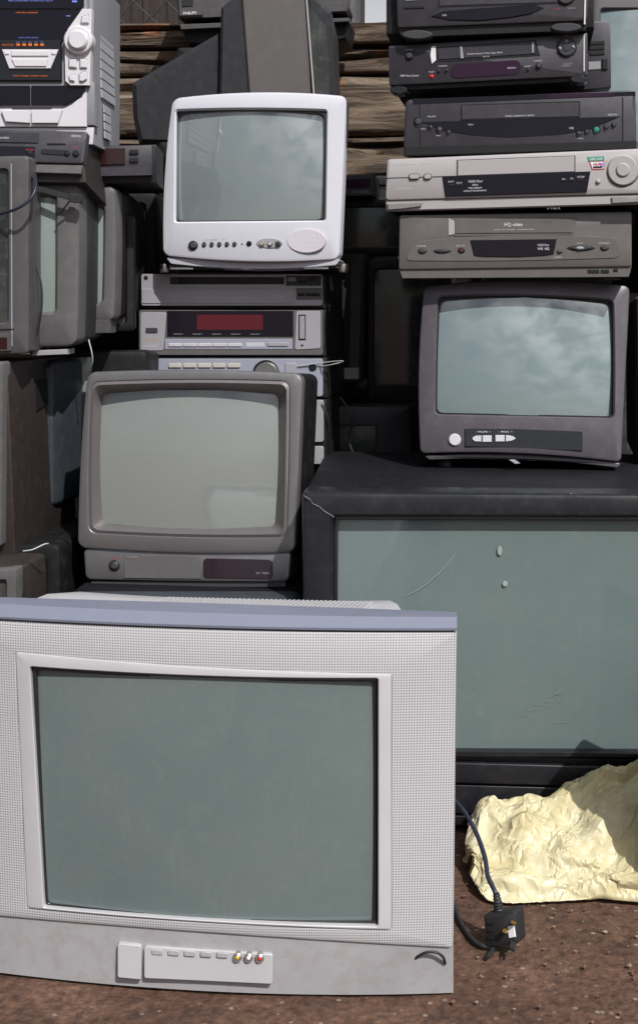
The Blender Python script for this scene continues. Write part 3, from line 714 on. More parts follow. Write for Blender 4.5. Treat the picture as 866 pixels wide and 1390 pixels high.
d.plate('sticker_field', [(800.5, 220), (818.3, 219.4), (818.3, 228.8), (804, 229.2)], .0050, 'sticker_white', bev=.0001, parent=st)
d.text('NICAM', 800, 215.6, 3.2, 'white_print', 17, y0=-.0054, bold=.02, parent=st); d.text('Hi-Fi', 805, 223, 4.4, 'sticker_red', 10, y0=-.0053, bold=.03, parent=st)
d.plate('sticker_mark', [(815, 221), (818, 221), (818, 226), (815, 226)], .0053, 'blue_print', bev=.0001, parent=st); d.plate('sticker_mark', [(804, 226), (817, 225.6), (817, 228), (805, 228.4)], .0053, 'black', bev=.0001, parent=st)
d.text('MC-V8027B', 571, 221.5, 2.6, 'white_print', 17, y0=-.0045); d.text('DIGITAL AUTO TRACKING', 535, 256, 2.2, 'white_print', 25, y0=-.0045); d.text('MATSUSHIMA', 535, 222, 3.6, 'white_print', 29, y0=-.0045)
for x0, x1, y in ((525, 573, 277), (829, 905, 268)):
    f_ = d.plate('foot', [(x0, y), (x1, y-1.5), (x1-2, y+4), ((x0+x1)/2, y+7), (x0+1, y+9)], .004, 'chrome', y0=.0, back=.03, bev=.002)
d.text('V TVE R', 742, 283, 2.6, 'grey_print', 18, y0=-.0006)
# R2 dark
d = Dev('video_recorder', 'wide dark video recorder with curved rows of round buttons, on the champagne silver one', 'video recorder', 705, 210, YR, yaw=-5, roll=.5, group=G_VCR, k=-.03)
vbox(d, 'case', d.box(556, 132, 858, 200), .30, 'case', y0=.01)
vbox(d, 'front_panel', ring([(550, 135), (862, 122), (864, 203), (547, 212)], 7, nc=4, ns=8), .03, 'vcr_dark', y0=-.004, rnd=.005)
d.plate('top_window', [(560, 134), (862, 124), (862, 130), (560, 142)], .0045, 'gloss_navy'); d.plate('plum_window', [(745, 128), (832, 125), (832, 131), (745, 134)], .005, 'gloss_plum')
d.plate('panel_line', [(569, 142), (570.5, 142), (570.5, 196), (569, 196)], .0047, 'black', bev=.0001); d.plate('panel_line', [(844, 132), (845.5, 132), (845.5, 192), (844, 192)], .0047, 'black', bev=.0001)
d.plate('flap_gap', [(625, 142), (787, 137), (787, 159), (625, 163.5)], .0047, 'black', bev=.0001)
cf = d.plate('cassette_flap', [(626.5, 143.5), (785, 139), (785, 158), (626.5, 162)], .0055, 'vcr_dark')
d.text('STEREO  SUPERDRIVE  MECHA', 685, 157, 2.0, 'white_print', 40, y0=-.006, parent=cf); d.text('HR-J638', 580, 158, 1.8, 'white_print', 11, y0=-.0045); d.text('VIDEO Plus+', 824, 155.5, 2.4, 'white_print', 14, y0=-.0045)
d.plate('display_band', [(572, 165.5), (842, 158), (800, 176), (760, 183), (690, 187), (640, 184), (600, 177)], .005, 'gloss_navy', bev=.001)
for x, y, r in ((567, 165.5, 6.5), (584, 172.5, 3.8), (596, 176, 5.2), (608.5, 179.5, 3.8), (785, 181, 4.2), (796, 179, 3.8), (809, 176, 5.8), (822, 172.5, 3.8), (832.5, 169.5, 4)):
    w_ = d.disc('button_well', x, y, r, .0062, 'gloss_black', n=20); d.disc('button', x, y, r*.68, .0085, 'red' if x == 596 and 0 else ('green_led' if x == 809 else 'dark_grey'), n=18, parent=w_)
d.disc('record_mark', 596, 175.5, 1.9, .0092, 'red', n=12); d.disc('sensor', 638, 173.5, 2.6, .006, 'black', n=14)
d.text('MENU', 635, 169, 1.7, 'white_print', 7, y0=-.0055); d.text('VHS', 772, 173.8, 3, 'white_print', 6, y0=-.0055); d.text('POWER', 570, 175, 1.6, 'white_print', 7, y0=-.0046); d.text('REC', 592, 184, 1.6, 'white_print', 6, y0=-.0046); d.text('SHUTTLE', 783, 188, 1.6, 'white_print', 8, y0=-.0046)
d.plate('lower_lip', [(548, 198), (863, 190), (863, 203), (548, 212)], .0052, 'black', bev=.002)
# R1
d = Dev('video_recorder', 'dark video recorder with a round multi-key dial and plum display, second from top', 'video recorder', 662, 127, YR+.02, yaw=-6, roll=1.6, group=G_VCR, k=-.050)
vbox(d, 'case', d.box(532, 58, 796, 112), .29, 'case', y0=.01)
vbox(d, 'front_panel', ring([(527, 62), (797, 44), (797, 103), (528, 116)], 2, nc=3, ns=6), .02, 'vcr_dark', y0=-.004, rnd=.003)
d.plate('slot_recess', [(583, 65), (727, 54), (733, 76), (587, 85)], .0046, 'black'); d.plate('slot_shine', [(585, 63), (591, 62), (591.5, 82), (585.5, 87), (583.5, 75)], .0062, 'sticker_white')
cf = d.plate('cassette_flap', [(593, 64.5), (726, 56), (727, 73), (595, 81)], .0058, 'vcr_dark2')
d.plate('flap_rib', [(624, 63), (627, 62.8), (629, 79), (625, 79.3)], .0066, 'grey_print', bev=.0002, parent=cf); d.plate('flap_rib', [(721.5, 57), (724, 56.8), (724, 71.5), (721.5, 71.7)], .0066, 'grey_print', bev=.0002, parent=cf)
d.text('Double Azimuth 4 Head  Super Quick', 634, 72, 2.2, 'white_print', 48, y0=-.0062, parent=cf); d.text('HQ  VHS', 655, 76.5, 1.8, 'white_print', 9, y0=-.0062, parent=cf)
dp = d.plate('display', ring([(612, 87.5), (706, 81), (706, 101), (612, 107)], 8, nc=5, ns=6), .0052, 'gloss_plum')
d.text('VIDEO Plus+', 688, 92, 2.4, 'white_print', 12, y0=-.0056, parent=dp)
for x, y, r in ((555, 75.5, 6.8), (595.5, 96, 2.4), (605.5, 95, 2.4), (716.5, 94, 2.2), (730.5, 89.5, 5)):
    w_ = d.disc('button_well', x, y, r, .0055, 'gloss_black', n=20); d.disc('button', x, y, r*.66, .009, 'dark_grey', n=18, parent=w_)
d.disc('record_button', 585.5, 103.5, 3, .0065, 'red', n=18)
kb = d.disc('dial', 768.5, 64.5, 14, .006, 'gloss_black', n=36); d.disc('dial_rim', 768.5, 64.5, 12, .0085, 'dark_grey', n=36, parent=kb); d.disc('dial_centre', 768.5, 64.5, 6.2, .0095, 'vcr_dark2', parent=kb)
for dx, dy in ((0, -9), (9, -1), (-9, 1)): d.disc('dial_key', 768.5+dx, 64.5+dy, 2.2, .0105, 'grey_print', n=12, parent=kb)
for t_, x, y, w in (('POWER', 550, 67.5, 9), ('PAUSE', 582, 97.5, 7), ('CHANNEL', 595, 89.5, 12), ('SHOWVIEW', 711, 90, 9), ('STOP/EJECT', 724.5, 82.5, 11), ('PLAY', 765, 49, 6)): d.text(t_, x, y, 1.7, 'white_print', w, y0=-.0046)
d.text('2000 Mana Camera', 543, 102.5, 2.6, 'white_print', 25, y0=-.0046, k=-.02); d.text('NICAM', 765, 86.5, 2.2, 'grey_print', 11, y0=-.0046); d.text('STEREO', 762, 89.5, 2.0, 'grey_print', 12, y0=-.0046); d.disc('red_mark', 763.5, 88.5, 1.1, .005, 'red', n=10)
d.plate('edge_trim', [(791.5, 46), (793, 46), (793, 97), (791.5, 97)], .0055, 'sticker_white', bev=.0002)
for x, y in ((541, 121), (785, 106)): d.disc('foot', x, y+1, 12, .004, 'gloss_black', ry=6, back=.03)
d.plate('underside_lip', [(530, 116), (796, 103), (792, 110), (560, 122)], -.004, 'black', back=.05)
# R0
d = Dev('video_recorder', 'dark video recorder with a long almond-shaped display, topmost of the stack by the sky', 'video recorder', 668, 52, YR+.0, yaw=-6, roll=1.0, group=G_VCR, k=-.03)
vbox(d, 'case', d.box(524, -46, 806, 42), .30, 'case', y0=.01)
vbox(d, 'front_panel', ring([(536, -46), (798, -56), (797, 28), (539, 38)], 5, nc=3, ns=6), .02, 'vcr_dark', y0=-.006, rnd=.004)
d.plate('slot_gap', [(594, -30), (764, -36), (764, 5), (594, 10)], .0066, 'black', bev=.0002); cf = d.plate('cassette_flap', [(596, -28), (762, -34), (762, 3), (596, 8)], .0074, 'vcr_dark')
d.plate('display', [(584, 22), (600, 15), (640, 11.5), (690, 8), (725, 6), (740, 10), (722, 19), (690, 25), (650, 29), (610, 28)], .0078, 'gloss_navy', bev=.002)
d.text('VHS', 600, 20.5, 2.4, 'white_print', 6, y0=-.0083); d.disc('dial', 767, -6, 13.5, .0085, 'gloss_black', n=30); d.disc('dial_rim', 767, -6, 11.5, .0105, 'dark_grey', n=30); d.disc('dial_key', 767, -5.5, 5, .0115, 'grey_print', n=20)
d.text('NICAM', 752, 12, 1.8, 'sticker_red', 9, y0=-.0066); d.text('STEREO', 770, 11, 1.8, 'grey_print', 11, y0=-.0066)
d.rect('tray', 548, 8, 576, 11.5, .0075, 'black'); d.plate('pale_line', [(550, -4), (572, -5), (572, 0), (550, 1)], .0072, 'grey_print', bev=.0002)
d.plate('lower_lip', [(538, 36), (798, 27), (795, 41), (545, 51)], .0, 'black', back=.04)
d.plate('edge_trim', [(793.5, -40), (795.5, -40), (794, 33), (792, 33)], .0078, 'sticker_white', bev=.0002)
for x, y in ((566, 47), (768, 37)): d.disc('foot', x, y, 21, .004, 'chrome' if 0 else 'dark_grey', ry=6.5, back=.04)
# dark item above, mostly out of the frame: lid of a set-top box resting behind
# =================================================================== LEFT COLUMN
YL = .20
# mini hifi
d = Dev('mini_hifi', 'silver mini hifi with smoked window and big round dial at the top left', 'mini hifi', 40, 176, YL+.02, yaw=0.0)
bx = d.box(-92, -30, 128, 176)
vbox(d, 'case', [(-92, -30), (128, -30), (128, 196), (-92, 196)], .205, 'mini_grey', y0=.012, rnd=.006)
vbox(d, 'front_panel', [(-92, -30), (118, -30), (122, 110), (129, 112), (129, 170), (-92, 173)], .03, 'mini_grey', y0=-.004, rnd=.003)
d.plate('top_window', [(-90, -30), (114, -30), (114, 8), (108, 12), (-90, 12)], .008, 'gloss_navy')
d.plate('window', [(-90, 14), (112, 14), (95, 38), (88, 52), (85, 58), (-90, 58)], .0065, 'gloss_navy', label='smoked display window')
d.text('MINI COMPONENT SYSTEM FULLY AUTO', 12, .8, 2.2, 'blue_print', 60, y0=-.0085); d.rect('blue_mark', 98, .5, 105, 3.5, .0086, 'blue_print'); d.rect('blue_mark', 90, 21, 96, 22.5, .0071, 'blue_print'); d.text('SUPER BASS SURROUND', 22, 17, 1.8, 'orange', 30, y0=-.007); d.text('DIGITAL SYSTEM CONTROL', 26, 51, 1.7, 'blue_print', 27, y0=-.007)
d.plate('disc_section', [(-90, 54), (84, 54), (84, 110), (-90, 110)], .0095, 'gloss_black', bev=.002)
for i in range(5): d.rect('indicator', 22.5+i*8.1, 59.2, 27.5+i*8.1, 62.4, .0103, 'orange'); d.text('CD', 23+i*8.1, 57, 1.4, 'blue_print', 4, y0=-.0099)
d.text('MULTI CD', 4, 60.8, 2.4, 'orange', 15, y0=-.0099); d.text('3-disc changer random repeat', 18, 102.5, 2.0, 'orange', 47, y0=-.0099)
kp = d.plate('key_panel', [(3, 67), (80, 67), (69, 93), (13, 93)], .0125, 'mini_silver')
d.rect('button', 16, 69, 66, 76, .0145, 'mini_silver', parent=kp, r=.5); d.plate('button', [(16, 80), (66, 80), (63, 90), (21, 90)], .0145, 'mini_silver', parent=kp); d.rect('button', 7, 70, 13, 74, .014, 'mini_silver', parent=kp, r=1); d.rect('button', 70, 70, 76, 74, .014, 'mini_silver', parent=kp, r=1)
cpn = d.plate('control_panel', [(112, 12), (125, 12), (122, 116), (96, 116), (89, 110), (88, 55), (92, 40)], .013, 'mini_silver')
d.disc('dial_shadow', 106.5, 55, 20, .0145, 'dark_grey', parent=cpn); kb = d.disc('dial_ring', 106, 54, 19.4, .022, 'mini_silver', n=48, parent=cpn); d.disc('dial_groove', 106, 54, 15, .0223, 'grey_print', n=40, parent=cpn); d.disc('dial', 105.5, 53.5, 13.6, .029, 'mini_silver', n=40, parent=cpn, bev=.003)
for pts in ([(111, 22), (121.5, 19), (121.5, 32), (109, 32)], [(93, 80), (105, 79), (105, 93), (93, 92)], [(108, 79), (119, 80), (119, 93), (108, 93)], [(93, 103), (102, 100), (102, 111), (94, 110)], [(107, 101), (112, 97), (119, 97), (119, 108), (113, 112), (107, 111)]):
    sh_ = [(x, y) for x, y in pts]
    cxm = sum(p[0] for p in pts)/len(pts); cym = sum(p[1] for p in pts)/len(pts)
    d.plate('button_well', pts, .0136, 'grey_print', bev=.0002, parent=cpn); d.plate('button', [(cxm+(x-cxm)*.86, cym+(y-cym)*.86) for x, y in pts], .017, 'mini_silver', bev=.0015, parent=cpn)
d.plate('cassette_door', [(-60, 116), (41, 116), (41, 142), (-60, 142)], .0085, 'gloss_navy'); d.plate('cassette_door', [(43, 116), (116, 116), (112, 130), (90, 142), (43, 142)], .0085, 'gloss_navy')
d.plate('door_grip', [(2, 150), (41, 149), (41, 167), (8, 165)], .012, 'mini_silver'); d.plate('door_grip', [(43.5, 149), (85, 149), (79, 167), (43.5, 167)], .012, 'mini_silver')
d.plate('lower_front', [(-90, 148), (86, 148), (98, 142), (118, 124), (118, 172), (-90, 172)], .006, 'mini_silver'); d.rect('window_edge', 17, 143, 70, 148, .0075, 'dark_grey')
d.plate('foot_panel', [(-90, 173), (128, 173), (126, 196), (-90, 196)], .001, 'mini_silver')
# vents on the right side of the case (one plate each, on x = right side)
sx = d.L((128, 50), .012).x
zA = [d.L((128, y), .012).z for y in (-30, 196)]
for i in range(9):
    z0 = d.L((128, 8+i*13.5), .02).z
    V, Fc = hexa(sx-.002, sx+.0004, .06, .165, z0-.0138, z0); mk('side_vent', V, Fc, 'mini_vent', d.root, 0)
for i in range(4):
    z0 = d.L((128, 136+i*12), .02).z
    V, Fc = hexa(sx-.002, sx+.0004, .075, .125, z0-.0125, z0); mk('side_vent', V, Fc, 'mini_vent', d.root, 0)
# left video recorder, rear sagging
d = Dev('video_recorder', 'dusty dark video recorder tipped backwards with a rusty side, under the silver mini hifi', 'video recorder', 50, 236, YL-.03, yaw=0, tilt=10, k=.015)
vbox(d, 'case', [(-90, 178), (112, 178), (117, 248), (-90, 244)], .33, 'case_rust', y0=.012, rnd=.002)
vbox(d, 'front_panel', ring([(-90, 173), (119, 178), (113, 222), (-90, 218)], 3, nc=3, ns=4), .02, 'vcr_dark', y0=-.004, rnd=.003)
d.plate('cassette_flap', [(-70, 178), (54, 180), (52, 194), (-70, 192)], .006, 'vcr_dark2'); d.text('HI-FI STEREO', 0, 187, 2.4, 'white_print', 13, y0=-.0064)
d.plate('display', [(-60, 197), (48, 199), (47, 216), (-60, 214)], .006, 'gloss_navy'); d.text('RECORD', 36, 203, 2.0, 'red', 11, y0=-.0064)
d.disc('button', 40, 207, 4, .008, 'gloss_black', n=18); d.plate('key_well', ring([(56, 202), (94, 204), (93, 211), (56, 209)], 3, nc=4, ns=2), .0056, 'black'); d.disc('button', 91, 207.5, 4, .008, 'gloss_black', n=16); d.disc('button', 103, 207.5, 4.5, .0085, 'gloss_black', n=18)
d.text('VIDEO Plus+', 97, 184.5, 3, 'white_print', 14, y0=-.0044); d.text('OTR', 99, 200, 2, 'red', 8, y0=-.0044); d.plate('grip', [(64, 194), (88, 194), (90, 196.5), (64, 196.5)], .0055, 'black')
d.plate('lower_lip', [(-90, 220), (113, 224), (110, 236), (-90, 230)], .0, 'tv_grey2', back=.015)
# clock radio / small vcr behind
d = Dev('video_recorder', 'small dark video recorder with a dark red display left of the small pale television', 'video recorder', 160, 250, YL+.12, yaw=6)
vbox(d, 'case', [(96, 199), (213, 196), (213, 248), (96, 250)], .24, 'case', y0=.01, rnd=.002)
vbox(d, 'front_panel', [(96, 199), (207, 197), (207, 238), (96, 241)], .012, 'vcr_dark', y0=.0, rnd=.002)
d.plate('display', [(110, 202), (170, 201), (170, 223), (110, 225)], .003, 'red_dark')
d.rect('button', 176, 203, 188, 209, .004, 'black', r=1); d.rect('button', 176, 214, 188, 220, .004, 'black', r=1); d.plate('lower_flap', [(110, 229), (205, 227), (205, 238), (110, 240)], .002, 'vcr_dark')
# L3 grey tv at far left
d = Dev('television', 'grimy grey television at the left edge with a small dark red window below its screen', 'television', 10, 490, .13, yaw=0, tilt=0, group=G_TV)
O = ring([(-130, 214), (40, 211), (40, 480), (-130, 486)], 6, (0, 0, 0, 0), 4, 8)
I = ring([(-110, 232), (11, 230), (11, 438), (-110, 444)], 4, nc=4, ns=8)
d.frame('front_frame', O, I, 'tv_grey', yo=.05, yi=.01, rnd=.005)
d.glass('screen', ring([(-112, 230), (12, 229), (12, 439), (-112, 446)], 4, nc=4, ns=8), .008, .006, GL['dark'])
d.body('rear_shell', O, [(.99, .99, 0, 0, .045), (.995, .99, 0, 0, .12), (.97, .96, 0, 0, .13), (.94, .90, 0, 0, .24), (.6, .6, 0, 0, .4)], 'tv_grey')
d.plate('pale_stripe', [(15, 222), (16.5, 222), (17.5, 470), (16, 470)], .001, 'grey_print', bev=.0001)  # thin pale upright stripe on the front frame
d.plate('frame_groove', [(-90, 448), (19, 446), (19, 448), (-90, 450)], .001, 'black', bev=.0001)
d.plate('lower_panel', [(-90, 454), (16, 453), (16, 476), (-90, 480)], .003, 'tv_grey'); d.plate('red_window', [(-90, 459), (10, 458), (10, 474), (-90, 476)], .004, 'red_dark')
SB = d
tag(tube('cable', [P(-12, 292, .125), P(2, 290, .115), (P(24, 283, .10)), P(41, 271, .10), P(49, 255, .11), P(47, 243, .13), P(42, 240, .16)], .0024, 'cable_blue'), 'navy cable hanging across the grimy grey television at the left edge', 'cable')
tag(tube('cable', [P(46, 352, .19), P(52, 366, .175), P(57, 390, .17), P(57, 420, .17), P(52, 448, .175), P(46, 470, .18)], .0018, 'rubber'), 'thin black cable bowing down in front of the grey-framed left television', 'cable')
# L4 tv with pale screen
d = Dev('television', 'grey-framed television with a pale screen and a dark strap lying over it', 'television', 60, 474, .20, yaw=0, tilt=0, group=G_TV)
O = ring([(-60, 243), (108, 243), (106, 470), (-60, 474)], 13, (0, 2, 0, 0), 6, 8)
I = ring([(-40, 268), (75, 267), (75, 423), (-40, 425)], 5, nc=6, ns=8)
d.frame('front_frame', O, I, 'tv_grey2', yo=.05, yi=.012, rnd=.010)
d.glass('screen', ring([(-42, 266), (76, 265), (76, 424), (-42, 427)], 5, nc=6, ns=8), .010, .008, GL['side'])
d.body('rear_shell', O, [(.985, .985, 0, 0, .04), (1.0, .99, 0, 0, .055), (1.0, .99, 0, 0, .14), (.99, .95, 0, 0, .2), (.9, .8, 0, 0, .3)], 'tv_dark')
d.plate('feet_bar', [(44, 476), (92, 474), (92, 481), (44, 483)], .0, 'grey_print', back=.05)
# strap over it
st = Dev('strap', 'dark flat strap with a loose buckle end hanging over the pale-screened television', 'strap', 78, 268, .19)
a = [(42, 252), (60, 254), (95, 265), (95, 272), (60, 262), (42, 259)]
st.plate('webbing', a, .012, 'rubber', back=-.008, bev=.0005); st.plate('buckle', ring([(95, 262), (112, 265), (110, 276), (94, 274)], 2, nc=3, ns=2), .016, 'tv_dark', back=-.006)
tube('loose_end', [st.L((97, 270), -.012), st.L((88, 282), -.008), st.L((79, 292), -.004)], .0016, 'rubber', st.root)
# L5 behind, pale screen sliver
d = Dev('television', 'television wedged behind the left pair with a thin sliver of pale screen', 'television', 100, 452, .33, yaw=0, group=G_TV)
O = ring([(-10, 252), (157, 252), (156, 436), (-10, 440)], 10, (0, 2, 0, 0), 5, 8)
I = ring([(10, 280), (141, 280), (139, 412), (10, 416)], 8, nc=5, ns=8)
d.frame('front_frame', O, I, 'tv_grey2', yo=.05, yi=.012, rnd=.008)
d.glass('screen', ring([(8, 278), (142, 278), (140, 414), (8, 418)], 8, nc=5, ns=8), .010, .010, GL['side'])
d.body('rear_shell', O, [(.985, .985, 0, 0, .04), (1.0, .99, 0, 0, .14), (.97, .9, 0, 0, .28)], 'tv_deep')
d.plate('lower_panel', [(20, 436), (150, 434), (150, 452), (20, 454)], .001, 'tv_grey', back=.05)
# L5b behind with lit sliver
d = Dev('television', 'black television shell standing upright between the left sets and the pale television', 'television', 165, 455, .42, yaw=8, group=G_TV)
O = ring([(110, 292), (183, 290), (183, 450), (110, 452)], 8, nc=4, ns=6)
I = ring([(120, 300), (171, 299), (171, 440), (120, 442)], 6, nc=4, ns=6)
d.frame('front_frame', O, I, 'tv_deep', yo=.05, yi=.012, rnd=.006); d.glass('screen', ring([(119, 299), (172, 298), (172, 441), (119, 443)], 6, nc=4, ns=6), .010, .006, GL['dark'])
d.body('rear_shell', O, [(.99, .99, 0, 0, .04), (.9, .99, -.006, 0, .2)], 'tv_deep')
# L6 brown cabinet lower-left
d = Dev('television', 'dark brown cabinet television at the lower left with a recessed grip in its side', 'television', -20, 744, .12, yaw=-8, group=G_TV)
O = ring([(-150, 497), (4, 491), (2, 742), (-150, 752)], 4, nc=3, ns=6)
I = ring([(-130, 520), (-2, 516), (-5, 700), (-130, 706)], 4, nc=3, ns=6)
d.frame('front_frame', O, I, 'tv_grey2', yo=.03, yi=.012, rnd=.003); d.glass('screen', ring([(-132, 518), (-1, 514), (-4, 702), (-132, 708)], 4, nc=3, ns=6), .010, .008, GL['side'])
lo = d.Ls(O, 0); xr = max(v.x for v in lo); zr0 = min(v.z for v in lo); zr1 = max(v.z for v in lo)
bbox('cabinet', xr-.26, xr-.001, .02, .30, zr0+.001, zr1-.001, 'brown_case', d.root, .003)
gy0, gy1 = .12, .24
V = [(xr+.0015, .13, zr1-.040), (xr+.0015, .24, zr1-.040), (xr+.0015, .24, zr1-.075), (xr+.0015, .13, zr1-.095), (xr-.004, .13, zr1-.040), (xr-.004, .24, zr1-.040), (xr-.004, .24, zr1-.075), (xr-.004, .13, zr1-.095)]
mk('grip', V, [(0, 1, 2, 3), (4, 7, 6, 5), (0, 4, 5, 1), (1, 5, 6, 2), (2, 6, 7, 3), (3, 7, 4, 0)], 'black', d.root, 0)
# L7 blue-grey tv
d = Dev('television', 'blue-grey television shell with rounded top behind the dark brown cabinet', 'television', 46, 700, .30, yaw=-12, group=G_TV)
O = ring([(-40, 494), (74, 489), (74, 690), (-40, 694)], 10, nc=6, ns=8)
I = ring([(-28, 510), (46, 507), (46, 660), (-28, 664)], 6, nc=6, ns=8)
d.frame('front_frame', O, I, 'tv_blue', yo=.06, yi=.015, rnd=.014); d.glass('screen', ring([(-29, 509), (47, 506), (47, 661), (-29, 665)], 6, nc=6, ns=8), .012, .006, GL['dark'])
d.body('rear_shell', O, [(.99, .99, 0, 0, .05), (1, .99, 0, 0, .10), (1.0, .97, 0, 0, .18), (.97, .93, 0, 0, .22)], 'tv_blue')
pk = d.plate('latch_plate', [(48, 508), (56, 508), (56, 540), (48, 540)], .004, 'tv_blue'); d.disc('latch_hole', 50.5, 517, 3, .0055, 'black', parent=pk, n=14)
# pale screen triangle behind bronze tv
d = Dev('television', 'television behind the bronze-grey one showing only a pale green corner of its screen', 'television', 118, 640, .40, yaw=0, tilt=0, group=G_TV)
O = ring([(92, 478), (200, 476), (200, 640), (92, 640)], 8, nc=4, ns=6); I = ring([(94, 486), (127, 484), (123, 532), (94, 532)], 4, nc=4, ns=6)
d.frame('front_frame', O, I, 'tv_deep', yo=.05, yi=.012, rnd=.006); d.glass('screen', ring([(93, 485), (128, 483), (124, 533), (93, 533)], 4, nc=4, ns=6), .010, .008, GL['side'])
d.body('rear_shell', O, [(.99, .99, 0, 0, .04), (.95, .9, 0, 0, .2)], 'tv_deep')
# lower left small sets
d = Dev('television', 'small dark television, low at the left edge just above the silver one', 'television', -10, 870, .02, yaw=-6, group=G_TV)
O = ring([(-120, 782), (22, 772), (22, 866), (-120, 876)], 3, nc=3, ns=6); I = ring([(-100, 794), (9, 787), (9, 850), (-100, 856)], 3, nc=3, ns=6)
d.frame('front_frame', O, I, 'tv_grey2', yo=.03, yi=.01, rnd=.003); d.glass('screen', ring([(-101, 793), (10, 786), (10, 851), (-101, 857)], 3, nc=3, ns=6), .008, .004, GL['dark'])
lo = d.Ls(O, 0); xr = max(v.x for v in lo); zr1 = max(v.z for v in lo); zr0 = min(v.z for v in lo)
bbox('cabinet', xr-.2, xr-.002, .02, .22, zr0, zr1-.001, 'brown_case', d.root, .008)
d = Dev('television', 'black set with rounded edge between the brown cabinet and the bronze-grey television', 'television', 50, 900, .15, yaw=-4, group=G_TV)
O = ring([(-40, 740), (82, 738), (82, 880), (-40, 884)], 12, nc=5, ns=6); I = ring([(-20, 760), (62, 758), (62, 860), (-20, 864)], 8, nc=5, ns=6)
d.frame('front_frame', O, I, 'tv_deep', yo=.05, yi=.01, rnd=.008); d.glass('screen', ring([(-21, 759), (63, 757), (63, 861), (-21, 865)], 8, nc=5, ns=6), .008, .004, GL['dark'])
d.body('rear_shell', O, [(.99, .99, 0, 0, .04), (1, 1, 0, 0, .25), (.9, .9, 0, 0, .32)], 'tv_deep')
tag(tube('wire', [P(32, 748, .06), P(45, 746, .06), P(60, 739, .07), P(66, 738, .08)], .0012, 'wire_pale'), 'short bare pale wire lying on the small dark set at the lower left', 'wire')
# supports far below (black boxes down to the ground, left) -- a chest of sets
d = Dev('television', 'black cabinet television on the ground at the far left under the other sets', 'television', 10, 1105, .10, yaw=0, group=G_TV)
O = ring([(-150, 886), (76, 886), (74, 1104), (-150, 1104)], 8, nc=4, ns=6); I = ring([(-120, 900), (50, 900), (50, 1060), (-120, 1060)], 6, nc=4, ns=6)
d.frame('front_frame', O, I, 'tv_deep', yo=.05, yi=.01, rnd=.006); d.glass('screen', ring([(-121, 899), (51, 899), (51, 1061), (-121, 1061)], 6, nc=4, ns=6), .008, .004, GL['dark'])
d.body('rear_shell', O, [(.99, .99, 0, 0, .04), (1, 1, 0, 0, .35)], 'tv_deep')

# =================================================================== TOP CENTRE: turned TV with tapered back
d = Dev('television', 'dark television turned sideways with tapered back, balanced behind the small pale television', 'television', 372, 185, .82, group=G_TV)
def slab(name, pts, y0, y1, mat, bev=.004, parent=None, tb=1.0):
    a = [(v.x, v.z) for v in d.Ls(pts, y0)]; b = offset(a, bev)
    cx = sum(p[0] for p in a)/len(a); cz = sum(p[1] for p in a)/len(a)
    far = [(cx+(x-cx)*tb, cz+(z-cz)*tb) for x, z in a]
    loops = [[(x, y1, z) for x, z in far], [(x, y0+bev, z) for x, z in a], [(x, y0, z) for x, z in b]]
    V, Fc = loft(loops); return mk(name, V, Fc, mat, parent or d.root, 25)
# side of front body (grey): faces us, screen faces right
slab('front_section', [(327, -14), (414, -16), (425, 185), (342, 185)], .0, .30, 'tv_warm', .004)
slab('mid_section', [(300, 10), (330, -14), (345, 185), (296, 190)], .006, .29, 'tv_dark', .006)
slab('tube_housing', [(178, 112), (296, 44), (300, 60), (300, 200), (188, 196), (180, 160)], .02, .32, 'tv_dark', .012)
# bezel on the right side, seen edge-on, and slim screen
slab('screen_frame', [(413, -18), (421, -14), (450, 16), (456, 185), (426, 185)], .02, .34, 'tv_dark', .008)
x_ = d.Ls([(419, 8), (441, 34), (446, 80), (447, 140), (430, 150), (424, 100)], .016)
V = [(v.x, .014, v.z) for v in x_]+[(v.x, .03, v.z) for v in x_]
nn = len(x_); mk('screen', V, [tuple(range(nn))]+[(i, (i+1) % nn, nn+(i+1) % nn, nn+i) for i in range(nn)], GL['dark'], d.root, 0)
e = d.Ls([(414, -16), (416, -16), (427, 128), (425, 128)], -.002); 
V = [(v.x, -.002, v.z) for v in e]+[(v.x, .01, v.z) for v in e]; mk('edge_trim', V, [(0, 1, 2, 3), (4, 7, 6, 5), (0, 4, 5, 1), (1, 5, 6, 2), (2, 6, 7, 3), (3, 7, 4, 0)], 'vcr_silver', d.root, 0)
# PHILIPS set behind
d = Dev('television', 'charcoal television at the top with white maker lettering, behind the sideways set', 'television', 355, 62, 1.14, yaw=-3, roll=0, group=G_TV, k=-.03)
slab('front_section', [(237, -60), (478, -66), (474, 10), (470, 16), (242, 24)], .0, .1, 'tv_grey', .005)
slab('base', [(243, 36), (474, 26), (470, 52), (440, 62), (256, 60), (248, 44)], .02, .18, 'tv_deep', .004)
slab('base_trim', [(244, 33), (474, 24), (474, 29), (246, 40)], -.002, .05, 'tv_grey', .001)
d.body('rear_shell', ring([(240, -60), (476, -64), (472, 40), (246, 44)], 6, nc=3, ns=4), [(1, 1, 0, 0, .08), (.85, .85, 0, 0, .17)], 'tv_deep')
d.text('PHILIPS', 249, 17.5, 3.8, 'white_print', 18, y0=-.0006, bold=.02, k=-.05)
d.plate('control_door', [(275, 14), (300, 11), (380, 6), (470, 2), (470, 15), (275, 24)], .002, 'tv_grey'); d.plate('speaker_slot', [(247, -20), (262, -21), (262, 8), (247, 9)], .002, 'tv_dark')

